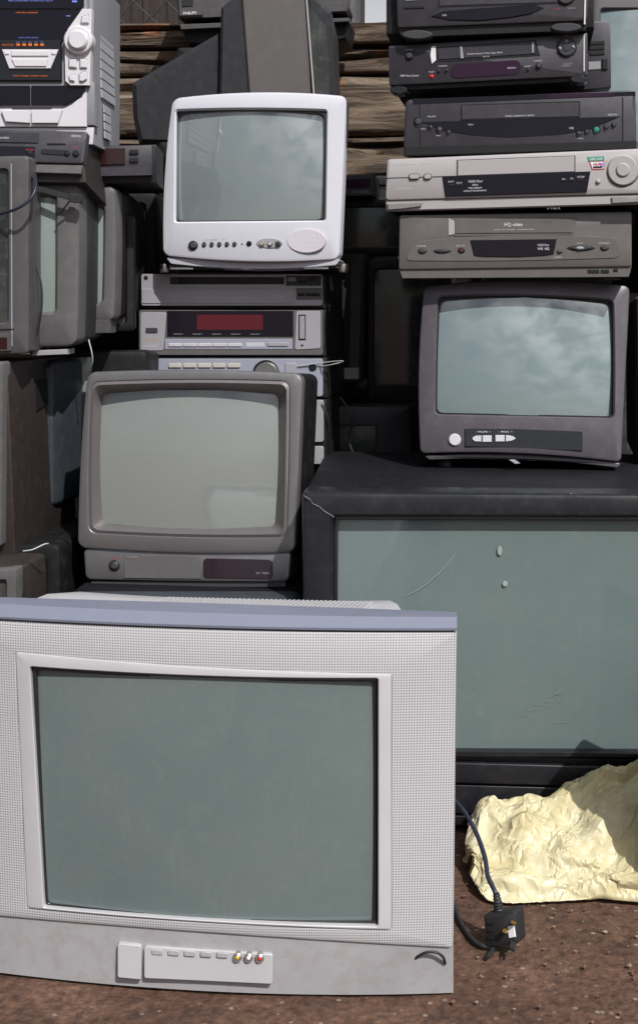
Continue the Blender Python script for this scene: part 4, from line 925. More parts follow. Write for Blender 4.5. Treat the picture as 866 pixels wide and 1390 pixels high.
# =================================================================== TOP RIGHT behind
d = Dev('television', 'television behind the recorders at the top right with sky reflected in its screen', 'television', 860, 200, .62, yaw=-4, tilt=8, group=G_TV)
O = ring([(800, -60), (1010, -70), (1010, 230), (800, 232)], 8, nc=4, ns=8); I = ring([(815, 12), (990, 12), (990, 190), (814, 192)], 3, nc=4, ns=8)
d.frame('front_frame', O, I, 'tv_grey', yo=.05, yi=.012, rnd=.006); d.glass('screen', ring([(814, 11), (991, 11), (991, 191), (813, 193)], 4, nc=4, ns=8), .010, .012, GL['charcoal'])
d.body('rear_shell', O, [(.99, .99, 0, 0, .04), (.9, .9, 0, 0, .25)], 'tv_dark')
d = Dev('set_top_box', 'dark box with sockets wedged beside the upper recorders at the top right', 'set-top box', 815, 122, .52, yaw=-4)
vbox(d, 'case', [(790, 30), (828, 28), (829, 118), (790, 122)], .08, 'vcr_dark', y0=0, rnd=.002)
for y in (56, 63, 70): d.plate('socket_row', [(800, y), (820, y-1), (820, y+4), (800, y+5)], .002, 'black')
d.plate('label_plate', [(798, 84), (815, 83), (815, 94), (798, 95)], .0015, 'label_grey'); d.rect('socket', 817, 80, 824, 94, .004, 'black')
# right edge tv
d = Dev('television', 'grey television at the right edge seen as a thin strip beside the charcoal one', 'television', 905, 640, .38, yaw=-3, group=G_TV)
O = ring([(864, 402), (1010, 402), (1010, 632), (866, 636)], 8, nc=4, ns=6); I = ring([(880, 420), (1000, 420), (1000, 590), (880, 592)], 6, nc=4, ns=6)
d.frame('front_frame', O, I, 'tv_warm', yo=.05, yi=.012, rnd=.006); d.glass('screen', ring([(879, 419), (1001, 419), (1001, 591), (879, 593)], 6, nc=4, ns=6), .010, .008, GL['dark'])
d.body('rear_shell', O, [(.99, .99, 0, 0, .04), (.9, .9, 0, 0, .25)], 'brown_case')

# =================================================================== CENTRE GAP (deep dark sets)
d = Dev('video_recorder', 'dark recorder with a purple window in the shaded gap between the stacks', 'video recorder', 470, 268, .80, yaw=-4)
vbox(d, 'case', [(420, 238), (507, 236), (507, 266), (420, 268)], .15, 'case', y0=.004, rnd=.002); d.plate('front_panel', [(421, 239), (506, 237), (506, 265), (421, 267)], .003, 'vcr_dark'); d.plate('display', [(470, 243), (503, 242), (503, 254), (470, 255)], .005, 'gloss_plum'); d.text('STEREO RECORDER', 478, 260, 3, 'grey_print', 22, y0=-.0034)
d = Dev('television', 'black television in the shaded gap below the purple-windowed recorder', 'television', 490, 350, .82, group=G_TV)
O = ring([(420, 272), (560, 270), (560, 346), (420, 348)], 6, nc=3, ns=5); I = ring([(440, 282), (545, 281), (545, 334), (440, 336)], 6, nc=3, ns=5)
d.frame('front_frame', O, I, 'tv_deep', yo=.05, yi=.01, rnd=.005); d.glass('screen', ring([(439, 281), (546, 280), (546, 335), (439, 337)], 6, nc=3, ns=5), .008, .004, GL['dark']); d.body('rear_shell', O, [(.99, .99, 0, 0, .04), (.9, .9, 0, 0, .15)], 'tv_deep')
d = Dev('television', 'upended dark television with a small grey label, right of the hifi separates', 'television', 480, 526, .74, yaw=-4, group=G_TV)
vbox(d, 'cabinet', ring([(446, 346), (496, 344), (492, 520), (444, 524)], 4, nc=3, ns=4), .14, 'tv_deep', y0=.008, rnd=.004)
d.plate('side_rail', ring([(476, 352), (491, 350), (487, 516), (473, 518)], 2, nc=3, ns=4), .003, 'tv_dark'); d.plate('label_plate', [(466, 500), (487, 499), (487, 514), (466, 515)], .005, 'label_grey')
d.plate('painted_sun_patch', [(450, 376), (467, 380), (466, 388), (470, 393), (468, 410), (466, 432), (460, 432), (458, 418)], .004, 'label_grey', label='sunlit patch painted on the cabinet side')  # patch of sunlight put in as a pale plate
d = Dev('television', 'black television low in the shaded gap behind the huge black television', 'television', 500, 648, .66, group=G_TV)
O = ring([(440, 552), (556, 552), (556, 650), (440, 650)], 4, nc=3, ns=5); I = ring([(456, 578), (510, 578), (510, 640), (456, 640)], 3, nc=3, ns=5)
d.frame('front_frame', O, I, 'tv_dark', yo=.05, yi=.01, rnd=.004); d.glass('screen', ring([(455, 577), (511, 577), (511, 641), (455, 641)], 3, nc=3, ns=5), .008, .003, GL['dark']); d.body('rear_shell', O, [(.99, .99, 0, 0, .04), (.99, .99, 0, 0, .25)], 'tv_deep')
d = Dev('television', 'tall dark television filling the shaded gap left of the charcoal one', 'television', 530, 548, .78, group=G_TV)
O = ring([(498, 352), (600, 350), (600, 545), (498, 548)], 8, nc=3, ns=5); I = ring([(508, 366), (590, 365), (590, 520), (508, 522)], 8, nc=3, ns=5)
d.frame('front_frame', O, I, 'tv_deep', yo=.05, yi=.01, rnd=.006); d.glass('screen', ring([(507, 365), (591, 364), (591, 521), (507, 523)], 8, nc=3, ns=5), .008, .006, GL['dark']); d.body('rear_shell', O, [(.99, .99, 0, 0, .04), (.9, .9, 0, 0, .18)], 'tv_deep')
# splinter on top of big tv
tag(tube('splinter', [P(524, 631, .42), P(532, 634, .40), P(540, 638, .37)], lambda t: .0022*(1-.4*t), 'label_grey', n=6), 'small pale splinter lying on top of the huge black television near its left end', 'splinter')
# unseen set added beyond the right edge to shade the bag and huge screen
Q = P(790, 995, 0); e = bpy.data.objects.new('television', None); COL.objects.link(e)
e.location = (Q.x+.0955, -.15, 0); e.rotation_euler = (0, 0, RAD(-18)); tag(e, 'unseen black television added beyond the right edge to shade the huge one', 'television', G_TV)
SH_Z = Q.z+.196
bbox('cabinet', 0.0, .32, -.10, 0, 0, SH_Z, 'tv_deep', e, .006)
V, Fc = loft([[(x, y, z) for x, z in ((.02+a, .05+a), (.30-a, .05+a), (.30-a, SH_Z-.02-a), (.02+a, SH_Z-.02-a))] for a, y in ((0, -.098), (0, -.108), (.02, -.110), (.03, -.102))], False, True)
mk('front_frame', V, Fc, 'tv_dark', e, 30); V, Fc = hexa(.05, .27, -.106, -.095, .08, SH_Z-.05); mk('screen', V, Fc, GL['dark'], e, 0)

# sets behind the hifi carrying the sideways one; black fillers added to darken gaps
for lab, x0, x1, y0, y1, Y, dp_ in (('black television behind the small pale television carrying the sideways one', 215, 428, 192, 400, .84, .26), ('black television behind the hifi separates, hidden by them', 225, 430, 402, 640, .86, .26), ('black television on the ground behind the hifi separates', 215, 440, 642, 968, .88, .30), ('black television behind the sideways one, under the lettered one', 240, 425, 64, 300, 1.16, .14), ('black filler television added to darken the gap, level with the champagne silver recorder', 432, 620, 238, 400, 1.00, .2), ('black filler television added to darken the gap, level with the charcoal television', 432, 640, 402, 700, 1.02, .2), ('black filler television added to darken the gap behind the charcoal television', 642, 930, 330, 700, .96, .2), ('black filler television added to darken the gap behind the strapped television', 60, 212, 262, 470, .66, .2), ('black filler television added to darken the gap left of the bronze-grey television', 40, 212, 472, 800, .68, .2)):
    d = Dev('television', lab, 'television', (x0+x1)/2, y1, Y, group=G_TV)
    O = ring([(x0, y0), (x1, y0), (x1, y1), (x0, y1)], 5, nc=3, ns=5); w_ = 14
    I = ring([(x0+w_, y0+w_), (x1-w_, y0+w_), (x1-w_, y1-24), (x0+w_, y1-24)], 5, nc=3, ns=5)
    d.frame('front_frame', O, I, 'tv_deep', yo=.04, yi=.01, rnd=.005); d.glass('screen', I, .010, .004, GL['dark']); d.body('rear_shell', O, [(.99, .99, 0, 0, .035), (.99, .99, 0, 0, dp_)], 'tv_deep')
d = Dev('television', 'black television at the right edge between the two greyer ones', 'television', 930, 398, .44, group=G_TV)
O = ring([(866, 236), (1010, 236), (1010, 398), (866, 398)], 5, nc=3, ns=5); I = ring([(880, 250), (996, 250), (996, 380), (880, 380)], 5, nc=3, ns=5)
d.frame('front_frame', O, I, 'tv_deep', yo=.04, yi=.01, rnd=.005); d.glass('screen', I, .010, .004, GL['dark']); d.body('rear_shell', O, [(.99, .99, 0, 0, .035), (.99, .99, 0, 0, .3)], 'tv_deep')

# =================================================================== TIMBER WALL
k = NB('weathered timber')
mp = k.new('ShaderNodeMapping'); mp.inputs['Scale'].default_value = (.9, 9, 10); k.link(k.tc.outputs['Object'], mp.inputs[0])
g = k.noise(3.2, 9, .72, mp.outputs[0], .8); rot = k.noise(5.5, 5, .6, None, .4); lay = k.noise(2.2, 3, .5)
base = k.ramp(g.outputs[0], [(.30, (.010, .007, .005)), (.43, (.050, .033, .022)), (.56, (.15, .108, .075)), (.74, (.30, .245, .19))])
rotc = k.ramp(g.outputs[0], [(.32, (.03, .008, .003)), (.5, (.33, .09, .02)), (.7, (.62, .29, .09))])
rm = k.ramp(rot.outputs[0], [(.61, 0), (.70, 1)])
k.link(k.mix(rm.outputs[0], base.outputs[0], rotc.outputs[0]), k.b.inputs['Base Color']); k.b.inputs['Roughness'].default_value = .85
k.link(k.bump(g.outputs[0], 1.0, .012), k.b.inputs['Normal']); M['timber'] = k.m
wall = bpy.data.objects.new('timber_wall', None); COL.objects.link(wall); wall.location = (0, 1.43, 0)
tag(wall, 'rotting wall of stacked horizontal timbers behind the pile of televisions', 'timber wall')
ztop = P(300, 36, 1.40).z; zs = ztop; i = 0
while zs > 0.02:
    h = random.choice((.10, .12, .14, .15)) if i else .06
    if i == 1: h = .065
    z1 = zs; z0 = max(0, zs-h); zs = z0-.004
    nx, nr = 300, 48; loops = []; off = random.random()*20; yo = random.uniform(-.015, .015)
    for a in range(nx+1):
        x = -1.5+3.0*a/nx; lp = []
        for b in range(nr):
            t = b/nr*2*math.pi
            cy, cz = math.cos(t), math.sin(t)
            q = (abs(cy)**9+abs(cz)**9)**(-1/9)
            yy = .085*cy*q; zz = (z1-z0)/2*cz*q
            fz = noise.fractal(Vector((x*1.7+off, yy*9, zz*13+off)), .9, 2.1, 5)
            fc = noise.noise(Vector((x*3+off, off, zz*8)))
            r_ = 1-.10*abs(fz)
            gr = max(0, .10-abs(noise.noise(Vector((x*1.1+off, off, zz*16)))))*.30
            yy2 = yy*r_-(.016*fz if cy < 0 else 0)+(gr if cy < 0 else 0)+(.030*max(0, fc-.18) if cy < 0 else 0)
            lp.append(Vector((x, yy2+yo, (z0+z1)/2+zz*(1-.10*max(0, fc))+.004*noise.noise(Vector((x*4, off, 3))))))
        loops.append(lp)
    V, Fc = loft(loops); mk('timber', V, Fc, 'timber', wall, 50)
    i += 1

# chain link fence behind and above
fence = bpy.data.objects.new('chain_link_fence', None); COL.objects.link(fence); fence.location = (-.5, 1.58, ztop-.1)
tag(fence, 'dark chain-link fence above the timber wall beside the mini hifi', 'fence')
def tsimple(p, q, r, V, Fc, n=5):
    d_ = (q-p).normalized(); a = d_.cross(Vector((0, 1, .2))).normalized(); b = d_.cross(a); s = len(V)
    for e_ in (p, q):
        for k_ in range(n): V.append(e_+a*r*math.cos(k_*2*math.pi/n)+b*r*math.sin(k_*2*math.pi/n))
    for k_ in range(n): Fc.append((s+k_, s+(k_+1) % n, s+n+(k_+1) % n, s+n+k_))
V = []; Fc = []
pitch = .045
for r_ in range(-1, 12):
    for c_ in range(-20, 8):
        x = c_*pitch; z = r_*pitch*.9
        if (r_+c_) % 2 == 0:
            p = Vector((x, 0, z)); V_ = .004
            for sx_, sy_ in ((1, .004), (-1, -.004)):
                q = Vector((x+sx_*pitch, 0, z+pitch*.9)); tsimple(p+Vector((0, sy_, 0)), q-Vector((0, sy_, 0)), .0022, V, Fc)
mk('wire_mesh', V, Fc, 'dark_grey', fence, 60)
V = []; Fc = []
for x in (-.9, .72):
    tsimple(Vector((x, .01, -.3)), Vector((x, .01, .6)), .022, V, Fc, 12)
for s_, x in ((0, -.9), (1, .37)):
    V = []; Fc = []; tsimple(Vector((x, .01, -1.38)), Vector((x, .01, .6)), .022, V, Fc, 12); mk('post', V, Fc, 'tv_grey', fence, 60)
# rag caught in the fence
# dark hedge / shed behind left part
k = NB('old shed boards'); mp = k.new('ShaderNodeMapping'); mp.inputs['Scale'].default_value = (18, 2, 1.2); k.link(k.tc.outputs['Object'], mp.inputs[0])
g = k.noise(3, 6, .6, mp.outputs[0], .5); r = k.ramp(g.outputs[0], [(.3, (.006, .005, .005)), (.6, (.035, .022, .018)), (.8, (.09, .06, .05))])
k.link(r.outputs[0], k.b.inputs['Base Color']); k.b.inputs['Roughness'].default_value = .8; k.link(k.bump(g.outputs[0], .8, .01), k.b.inputs['Normal']); M['boards'] = k.m
shed = bpy.data.objects.new('shed', None); COL.objects.link(shed); shed.location = (-1.2, 2.4, 0); tag(shed, 'dark boarded shed behind the chain-link fence', 'shed')
pe = P(478, 10, 2.4).x
x = -2.9
while x < pe-.1:
    V, Fc = hexa(x+1.2, x+1.2+.118, random.uniform(-.01, .0), .02, 0, 2.6); mk('board', V, Fc, 'boards', shed, 0); x += .12
V, Fc = hexa(pe-.1+1.2-.02, pe+1.2, -.03, .05, 0, 2.3); mk('corner_post', V, Fc, 'tv_warm', shed, 0)
V, Fc = hexa(-1.7, pe+1.2+.0, .021, 1.6, 0, 2.55); mk('wall', V, Fc, 'boards', shed, 0)

# =================================================================== GROUND
k = NB('earthy tarmac')
a = k.noise(6, 8, .65); b = k.noise(70, 8, .7); vo = k.new('ShaderNodeTexVoronoi'); vo.inputs['Scale'].default_value = 110; k.link(k.tc.outputs['Object'], vo.inputs[0])
c1 = k.ramp(a.outputs[0], [(.3, (.075, .034, .021)), (.55, (.135, .070, .044)), (.75, (.20, .118, .078))])
c2 = k.ramp(b.outputs[0], [(.35, (.35, .3, .28)), (.6, (1, 1, 1)), (.75, (1.6, 1.55, 1.5))])
c3 = k.mix(1.0, c1.outputs[0], c2.outputs[0], 'MULTIPLY')
st_ = k.ramp(vo.outputs['Color'], [(.80, 0), (.86, 1)]); st2 = k.ramp(vo.outputs['Distance'], [(.25, 1), (.45, 0)])
k.link(k.mix(k.math('MULTIPLY', k.math('MULTIPLY', st_.outputs[0], st2.outputs[0]), .55), c3, (.36, .30, .26)), k.b.inputs['Base Color']); k.b.inputs['Roughness'].default_value = .85
n1 = k.bump(b.outputs[0], .9, .006); k.link(k.bump(vo.outputs['Distance'], .5, .003, n1), k.b.inputs['Normal']); M['ground'] = k.m
# near part finely displaced, far part flat: one sheet
V = []; Fc = []
xs = [-800, -100, -20, -5, -2] + [-1.6+i*.02 for i in range(161)] + [2, 5, 20, 100, 800]; ys = [-800, -100, -20, -5, -2.2]+[-1.2+i*.02 for i in range(66)]+[.5, 1, 3, 8, 30, 100, 800]
for y in ys:
    for x in xs:
        z = 0
        if -1.6 < x < 1.6 and -1.2 < y < .1: z = .0025*noise.fractal(Vector((x*14, y*14, 0)), 1, 2, 4)-.0025
        V.append((x, y, z-.001))
nx = len(xs)
for j in range(len(ys)-1):
    for i in range(nx-1): Fc.append((j*nx+i, j*nx+i+1, (j+1)*nx+i+1, (j+1)*nx+i))
go = mk('ground', V, Fc, 'ground', None, 60); tag(go, kind='structure')
# loose grit
V = []; Fc = []; random.seed(11)
for i in range(520):
    x = random.uniform(.02, .75); y = random.uniform(-.95, .02); s = random.choice((.0012, .0018, .0025, .004))*random.uniform(.6, 1.3)
    if i % 90 == 0: s *= 1.6
    b0 = len(V); rs = [random.uniform(.6, 1.2) for _ in range(6)]
    V += [(x+s*rs[0], y, .001+s*.2), (x-s*rs[1], y, .001+s*.2), (x, y+s*rs[2], .001+s*.2), (x, y-s*rs[3], .001+s*.2), (x+.2*s, y, .001+s*rs[4]), (x, y, -s)]
    for a_, b_ in ((0, 2), (2, 1), (1, 3), (3, 0)): Fc += [(b0+a_, b0+b_, b0+4), (b0+b_, b0+a_, b0+5)]
k = NB('grit'); oi = k.noise(40, 1); r = k.ramp(oi.outputs[0], [(.35, (.08, .045, .03)), (.5, (.15, .085, .06)), (.70, (.32, .26, .22))]); k.link(r.outputs[0], k.b.inputs['Base Color']); k.b.inputs['Roughness'].default_value = .8; M['grit'] = k.m
tag(mk('grit', V, Fc, 'grit', None, 0), 'loose grit scattered over the brown ground', 'grit', kind='stuff')

# =================================================================== CREAM BAG
k = NB('cream polythene')
n_ = k.noise(10, 6, .65); cr = k.noise(34, 7, .7, None, 1.0)
col = k.ramp(n_.outputs[0], [(.3, (.56, .47, .24)), (.5, (.68, .61, .38)), (.72, (.72, .68, .50))])
k.link(col.outputs[0], k.b.inputs['Base Color']); k.b.inputs['Roughness'].default_value = .38
vv = k.new('ShaderNodeTexVoronoi', feature='DISTANCE_TO_EDGE'); vv.inputs['Scale'].default_value = 42; k.link(cr.outputs[1], vv.inputs['Vector']) if 0 else k.link(k.tc.outputs['Object'], vv.inputs['Vector'])
ve = k.ramp(vv.outputs['Distance'], [(0, 0), (.18, 1)])
rg = k.new('ShaderNodeTexNoise', noise_type='RIDGED_MULTIFRACTAL'); rg.inputs['Scale'].default_value = 11; rg.inputs['Detail'].default_value = 5; rg.inputs['Distortion'].default_value = 1.2; k.link(k.tc.outputs['Object'], rg.inputs['Vector'])
k.link(k.bump(rg.outputs[0], .35, .003, k.bump(cr.outputs[0], .3, .003)), k.b.inputs['Normal'])
tr = k.new('ShaderNodeBsdfTranslucent'); k.link(col.outputs[0], tr.inputs[0]); mx = k.new('ShaderNodeMixShader'); mx.inputs[0].default_value = .22
k.link(k.b.outputs[0], mx.inputs[1]); k.link(tr.outputs[0], mx.inputs[2]); k.link(mx.outputs[0], k.out.inputs[0]); M['poly'] = k.m
# crumpled sheet: rows of x, y, z steps in fifths of a millimetre
BNX, BNY = 96, 74
BAG = [
600,11,17,14,17,14,17,17,15,18,16,17,17,13,16,18,16,17,15,17,17,17,16,15,15,16,16,18,17,15,17,17,16,17,16,16,16,15,17,16,15,18,16,14,17,16,17,16,17,15,17,16,13,18,18,14,17,17,16,17,15,19,16,15,15,17,13,18,19,16,16,16,16,17,15,17,15,17,15,15,17,17,18,14,15,19,16,18,14,14,17,15,19,15,16,17,16,
-944,-53,-65,-66,-43,-28,-24,-19,-10,-10,-3,-4,-3,-1,0,-5,-3,-4,0,-5,3,4,3,4,1,2,3,4,1,3,5,1,4,2,3,3,1,3,2,3,1,4,1,5,2,3,0,3,2,4,2,3,1,2,3,1,3,0,3,3,-2,-2,-4,-1,-1,-2,-2,-2,-2,-1,-4,-2,-1,-2,-2,-3,-3,-4,0,-1,1,-3,0,0,-2,1,-3,0,0,-2,1,-3,1,-1,-3,0,1,
76,5,-6,1,-10,-17,-11,-10,-6,0,-3,3,0,-2,3,-3,-1,3,2,-3,2,-1,2,-2,-1,1,0,-1,2,-1,2,-3,-1,2,3,-2,-1,2,-1,-1,1,-1,1,-2,2,0,-1,1,-1,2,-1,1,3,-2,-2,0,2,2,2,1,-1,2,-3,1,0,-1,-1,1,1,-3,2,1,-3,3,-2,0,3,-4,0,0,1,-1,2,-1,-2,1,-1,4,1,-2,0,2,2,-1,0,-2,2,
599,9,30,-2,29,15,1,19,20,18,16,19,13,19,14,18,17,18,15,14,16,17,18,14,15,20,18,17,14,13,18,15,15,20,13,17,18,17,19,14,13,18,16,16,16,15,15,17,18,16,12,19,17,20,16,12,18,15,15,17,18,18,14,14,17,19,13,13,22,16,14,14,17,15,18,19,10,20,19,17,17,16,14,18,11,19,15,18,16,16,17,13,19,16,18,19,12,
-936,-61,-59,-67,-36,-23,-29,-20,-7,-11,2,-7,1,-4,-1,-2,-4,0,-8,-1,4,4,2,1,3,3,4,0,0,8,1,0,3,3,2,2,4,7,-1,0,5,-1,6,6,0,3,0,7,-1,-1,4,4,1,-2,-2,9,-1,-6,9,7,-5,0,-11,4,-3,4,4,-8,3,2,-6,1,2,-9,0,-1,-7,-3,-2,-1,3,2,-6,1,-10,3,-7,-3,6,-4,4,-10,-2,-1,-3,-3,12,
83,10,-23,15,-11,-25,1,-6,-11,-7,1,2,-8,1,6,-10,1,5,4,-8,7,-3,5,-9,-3,-1,1,5,8,-8,2,-9,-2,3,9,-8,-1,1,3,-6,7,-6,2,5,8,-4,5,-4,-3,9,-8,5,2,2,8,-2,13,12,3,0,-1,-1,2,-4,1,-3,-6,2,-2,-2,5,-8,2,4,3,-6,3,-2,-2,-2,-4,-8,6,1,2,3,4,2,1,5,3,2,3,3,1,-1,-5,
604,10,27,-4,17,27,4,19,14,21,17,12,15,17,16,19,16,16,17,19,11,20,15,15,19,18,16,13,18,15,13,17,20,18,14,16,18,18,16,15,15,14,16,13,17,18,18,17,16,15,16,16,14,20,14,18,16,16,19,14,16,19,14,15,16,19,15,16,15,12,15,21,12,18,16,19,19,14,17,19,17,17,16,15,18,14,13,15,14,19,19,19,16,18,18,8,16,
-928,-61,-54,-63,-44,-14,-30,-17,-15,-8,1,-1,-4,0,1,-1,-7,-2,0,-4,6,3,1,2,0,5,2,-1,3,7,-2,3,2,7,3,-1,4,5,2,-5,8,2,-4,9,4,1,2,5,-1,-1,-12,-1,5,-4,11,-2,-2,3,8,8,-2,-5,-11,0,9,4,-6,3,7,-6,2,3,-5,-6,0,-1,-1,-1,-5,-2,1,-3,2,-7,-2,-7,-2,-7,3,1,0,6,-1,1,-4,-11,5,
92,13,-27,17,-25,-12,2,-10,0,-6,-4,-10,5,1,-7,-1,5,4,-2,2,-7,-1,4,-7,4,-5,-2,9,-4,1,-9,-2,2,-4,7,-4,5,-4,-1,5,-6,8,6,1,1,-1,8,-3,0,9,3,4,2,5,2,14,18,8,0,-4,-4,1,4,-5,-5,-3,-2,-1,-7,3,-3,-1,5,0,1,-2,-6,-12,-4,0,3,-5,-4,7,-1,11,-1,11,6,6,0,-4,5,1,9,8,-1,
606,13,26,0,4,20,25,8,14,16,18,19,14,15,17,17,21,16,14,20,11,18,19,12,20,20,14,14,17,14,13,20,17,18,16,19,17,16,18,11,21,15,14,10,18,17,15,20,12,17,14,14,19,16,16,15,19,16,16,19,17,15,17,16,15,15,19,14,15,14,18,19,13,17,19,19,17,13,18,15,17,20,17,19,16,16,11,16,14,16,20,17,17,12,16,16,13,
-922,-58,-49,-67,-51,-21,-13,-20,-3,-7,3,-4,-4,4,-6,2,-2,-3,-7,-3,7,5,2,-4,3,2,-4,9,3,5,-4,7,3,2,6,1,3,-1,3,-3,4,6,0,-3,1,6,8,-1,-10,-8,3,-4,-2,9,6,-6,3,8,7,0,-4,-7,3,-5,6,1,-4,9,-7,6,-1,-4,6,1,1,-1,-1,-9,2,1,-1,-3,1,-1,-5,-7,-4,-6,6,2,3,4,-1,-7,-4,-9,1,
102,14,-29,15,-15,-13,-12,3,-9,-10,-4,1,6,-5,3,-4,1,2,5,0,-8,-3,-1,3,-2,-1,2,-8,1,-5,3,-5,-2,3,-4,-1,5,6,-2,10,-4,-5,8,12,2,-2,0,5,3,6,2,9,3,7,11,16,9,3,-2,2,-3,-3,-5,3,-5,-2,-3,-5,-4,4,2,-4,0,-5,-2,-4,-4,-4,-10,-4,-4,-3,0,3,2,8,14,8,-4,6,-3,5,8,11,14,8,-4,
610,17,26,1,3,7,25,14,13,18,14,20,17,15,17,15,17,19,17,18,17,14,16,14,21,18,15,10,16,16,20,17,16,16,18,18,14,18,19,13,17,18,15,14,15,14,18,15,19,18,10,15,14,15,18,17,15,16,17,14,19,18,17,15,14,17,22,15,7,21,16,15,17,20,18,15,22,15,15,18,18,16,17,19,15,18,15,9,20,14,14,19,16,17,17,18,8,
-912,-56,-48,-67,-51,-28,-6,-11,-15,-2,6,-6,3,3,-7,0,-6,2,-2,-3,-6,5,-3,6,-1,-3,5,12,3,3,-2,6,-1,3,-5,5,9,7,2,-4,6,-1,5,-3,1,0,-4,-2,-2,-1,-2,2,-4,8,-1,5,-1,8,-5,-3,1,4,4,-3,-4,-3,0,3,-13,-4,0,2,-5,2,0,3,-1,11,4,-1,-2,5,2,-4,2,-2,-4,-5,0,7,-5,3,-8,3,-2,-5,-8,
110,16,-31,7,-6,-5,-15,-8,6,-5,-6,3,1,-4,4,-6,5,-3,1,1,2,-5,3,-3,1,0,-4,-10,-5,0,3,-5,2,-2,1,3,1,3,1,7,-5,0,-2,9,-4,12,5,5,1,-3,12,5,15,8,13,3,12,3,4,0,-1,-8,-7,0,6,-3,-5,-4,-2,-2,1,2,-6,-3,-1,-1,-8,-2,-8,-7,0,-6,2,1,0,2,11,11,2,-5,7,12,11,11,8,4,5,
614,21,25,2,1,7,11,19,17,13,16,19,17,16,18,14,18,19,15,17,17,17,17,15,19,13,15,18,16,18,18,18,14,18,17,17,18,14,16,20,15,14,16,18,14,19,17,10,18,18,14,16,10,15,19,18,11,16,16,15,17,20,16,16,15,18,18,15,16,12,18,16,20,16,18,19,18,17,18,15,18,17,19,13,17,14,18,16,20,11,9,16,15,17,18,17,13,
-905,-49,-46,-67,-50,-31,-21,3,-7,-7,6,-4,4,0,-4,-11,1,-5,-10,3,1,-2,-4,7,-4,10,10,4,4,3,1,-7,6,-2,-5,7,3,8,8,7,-7,10,7,0,-2,-3,-4,0,1,-1,-2,-1,-4,4,3,5,-4,-1,-2,5,1,0,0,-10,6,-4,-5,-11,-13,-9,-4,0,1,3,-2,0,0,6,6,9,6,-3,2,10,3,-4,5,-1,-5,-9,10,2,-13,-5,-7,1,7,
119,19,-34,-8,-6,-1,5,-8,-4,5,-4,2,-4,4,1,1,1,3,2,-2,1,-1,1,0,-2,-9,-6,-3,-6,-2,-1,3,0,3,2,3,1,-2,2,2,3,-8,-2,-1,-8,1,7,9,0,3,12,14,19,11,9,1,15,8,7,-5,-6,-5,-3,-2,0,-3,0,0,0,-7,4,-2,-2,1,-4,-2,-4,-9,-4,-1,-3,-2,-3,1,0,1,4,10,4,1,12,10,10,10,12,3,0,
619,22,24,5,4,5,2,15,14,18,17,19,13,17,18,15,18,16,17,17,18,21,17,16,12,19,15,15,22,17,19,15,16,17,20,17,18,17,17,11,19,17,14,13,15,19,12,19,16,16,14,13,19,15,18,15,19,16,10,14,18,13,17,14,19,12,16,16,17,18,19,19,17,16,18,22,14,20,17,17,16,19,17,13,16,12,17,15,21,14,13,10,20,18,16,10,18,
-898,-49,-44,-63,-50,-27,-23,-14,7,2,1,-2,-12,0,-2,-10,0,-12,-5,-1,1,2,5,1,8,7,8,7,1,-1,-4,-9,6,-3,0,4,2,5,5,10,-3,3,9,-6,7,-1,11,4,0,-5,2,-5,0,4,0,6,-3,-3,3,-6,-7,-6,5,-10,0,-11,-8,-6,-7,2,-6,-5,-4,-2,-1,1,1,3,0,3,10,7,4,-1,5,8,-8,-2,-5,-2,8,11,1,-3,-5,8,-1,
127,17,-33,-15,-5,3,11,0,-1,1,1,1,1,-1,3,1,4,3,2,3,0,-1,1,-3,-8,-5,-3,-7,-3,0,-3,1,2,-4,5,3,0,0,-1,4,5,-6,-6,-6,0,-3,0,-2,0,7,12,19,4,9,8,13,7,5,14,9,-2,-5,-1,-3,0,-4,-3,-3,6,-1,2,1,-2,1,-2,-4,-5,-5,-8,0,-6,1,-6,-7,2,9,1,4,9,7,7,12,9,8,13,-4,6,
621,25,24,8,5,0,7,3,17,14,16,18,11,19,19,18,15,17,18,19,16,23,17,14,17,12,21,19,19,17,17,14,18,20,18,16,16,20,20,14,12,19,18,7,17,19,12,18,18,13,12,20,20,19,19,19,17,7,14,10,17,15,10,16,16,14,20,12,20,18,23,15,20,15,18,19,17,18,15,18,18,19,12,11,16,17,15,11,20,10,16,16,19,18,10,16,19,
-889,-48,-43,-61,-45,-27,-23,-21,-9,-2,1,6,-10,-2,-2,-1,-10,-5,-1,2,0,5,4,8,6,9,3,-1,-1,-6,-4,4,-2,1,5,4,1,3,7,-2,10,0,-1,8,-6,-2,8,2,6,9,-2,1,1,2,3,2,0,-1,-3,4,-8,-9,-10,-11,-9,-3,-3,-10,1,0,-1,-4,-1,-5,-8,-4,-5,0,1,7,-3,5,5,15,-1,-4,4,-9,1,11,-5,2,2,5,13,10,1,
139,12,-31,-18,-5,9,3,11,3,1,5,1,0,3,2,5,4,0,1,3,0,-1,1,-6,-4,-6,-5,-2,1,-3,-7,-6,5,0,-1,5,1,-1,1,2,-3,3,-3,-8,2,-2,0,-3,-1,-2,13,2,1,7,10,10,9,15,1,12,0,7,9,0,-2,-1,-10,0,-1,8,4,0,-4,6,0,-3,-3,-3,-10,-5,-6,-4,0,-2,0,1,6,6,6,8,8,10,7,12,5,0,4,
621,17,32,13,7,-3,9,9,3,13,18,18,13,14,18,16,20,18,19,17,20,17,17,15,18,17,18,18,20,18,15,17,17,15,20,17,19,20,17,16,13,16,11,17,17,19,17,11,19,17,12,18,17,19,18,18,14,17,9,13,13,17,15,14,15,17,15,14,18,23,20,20,18,16,17,15,19,15,14,19,17,13,17,15,10,18,16,10,19,15,17,16,16,15,17,16,13,
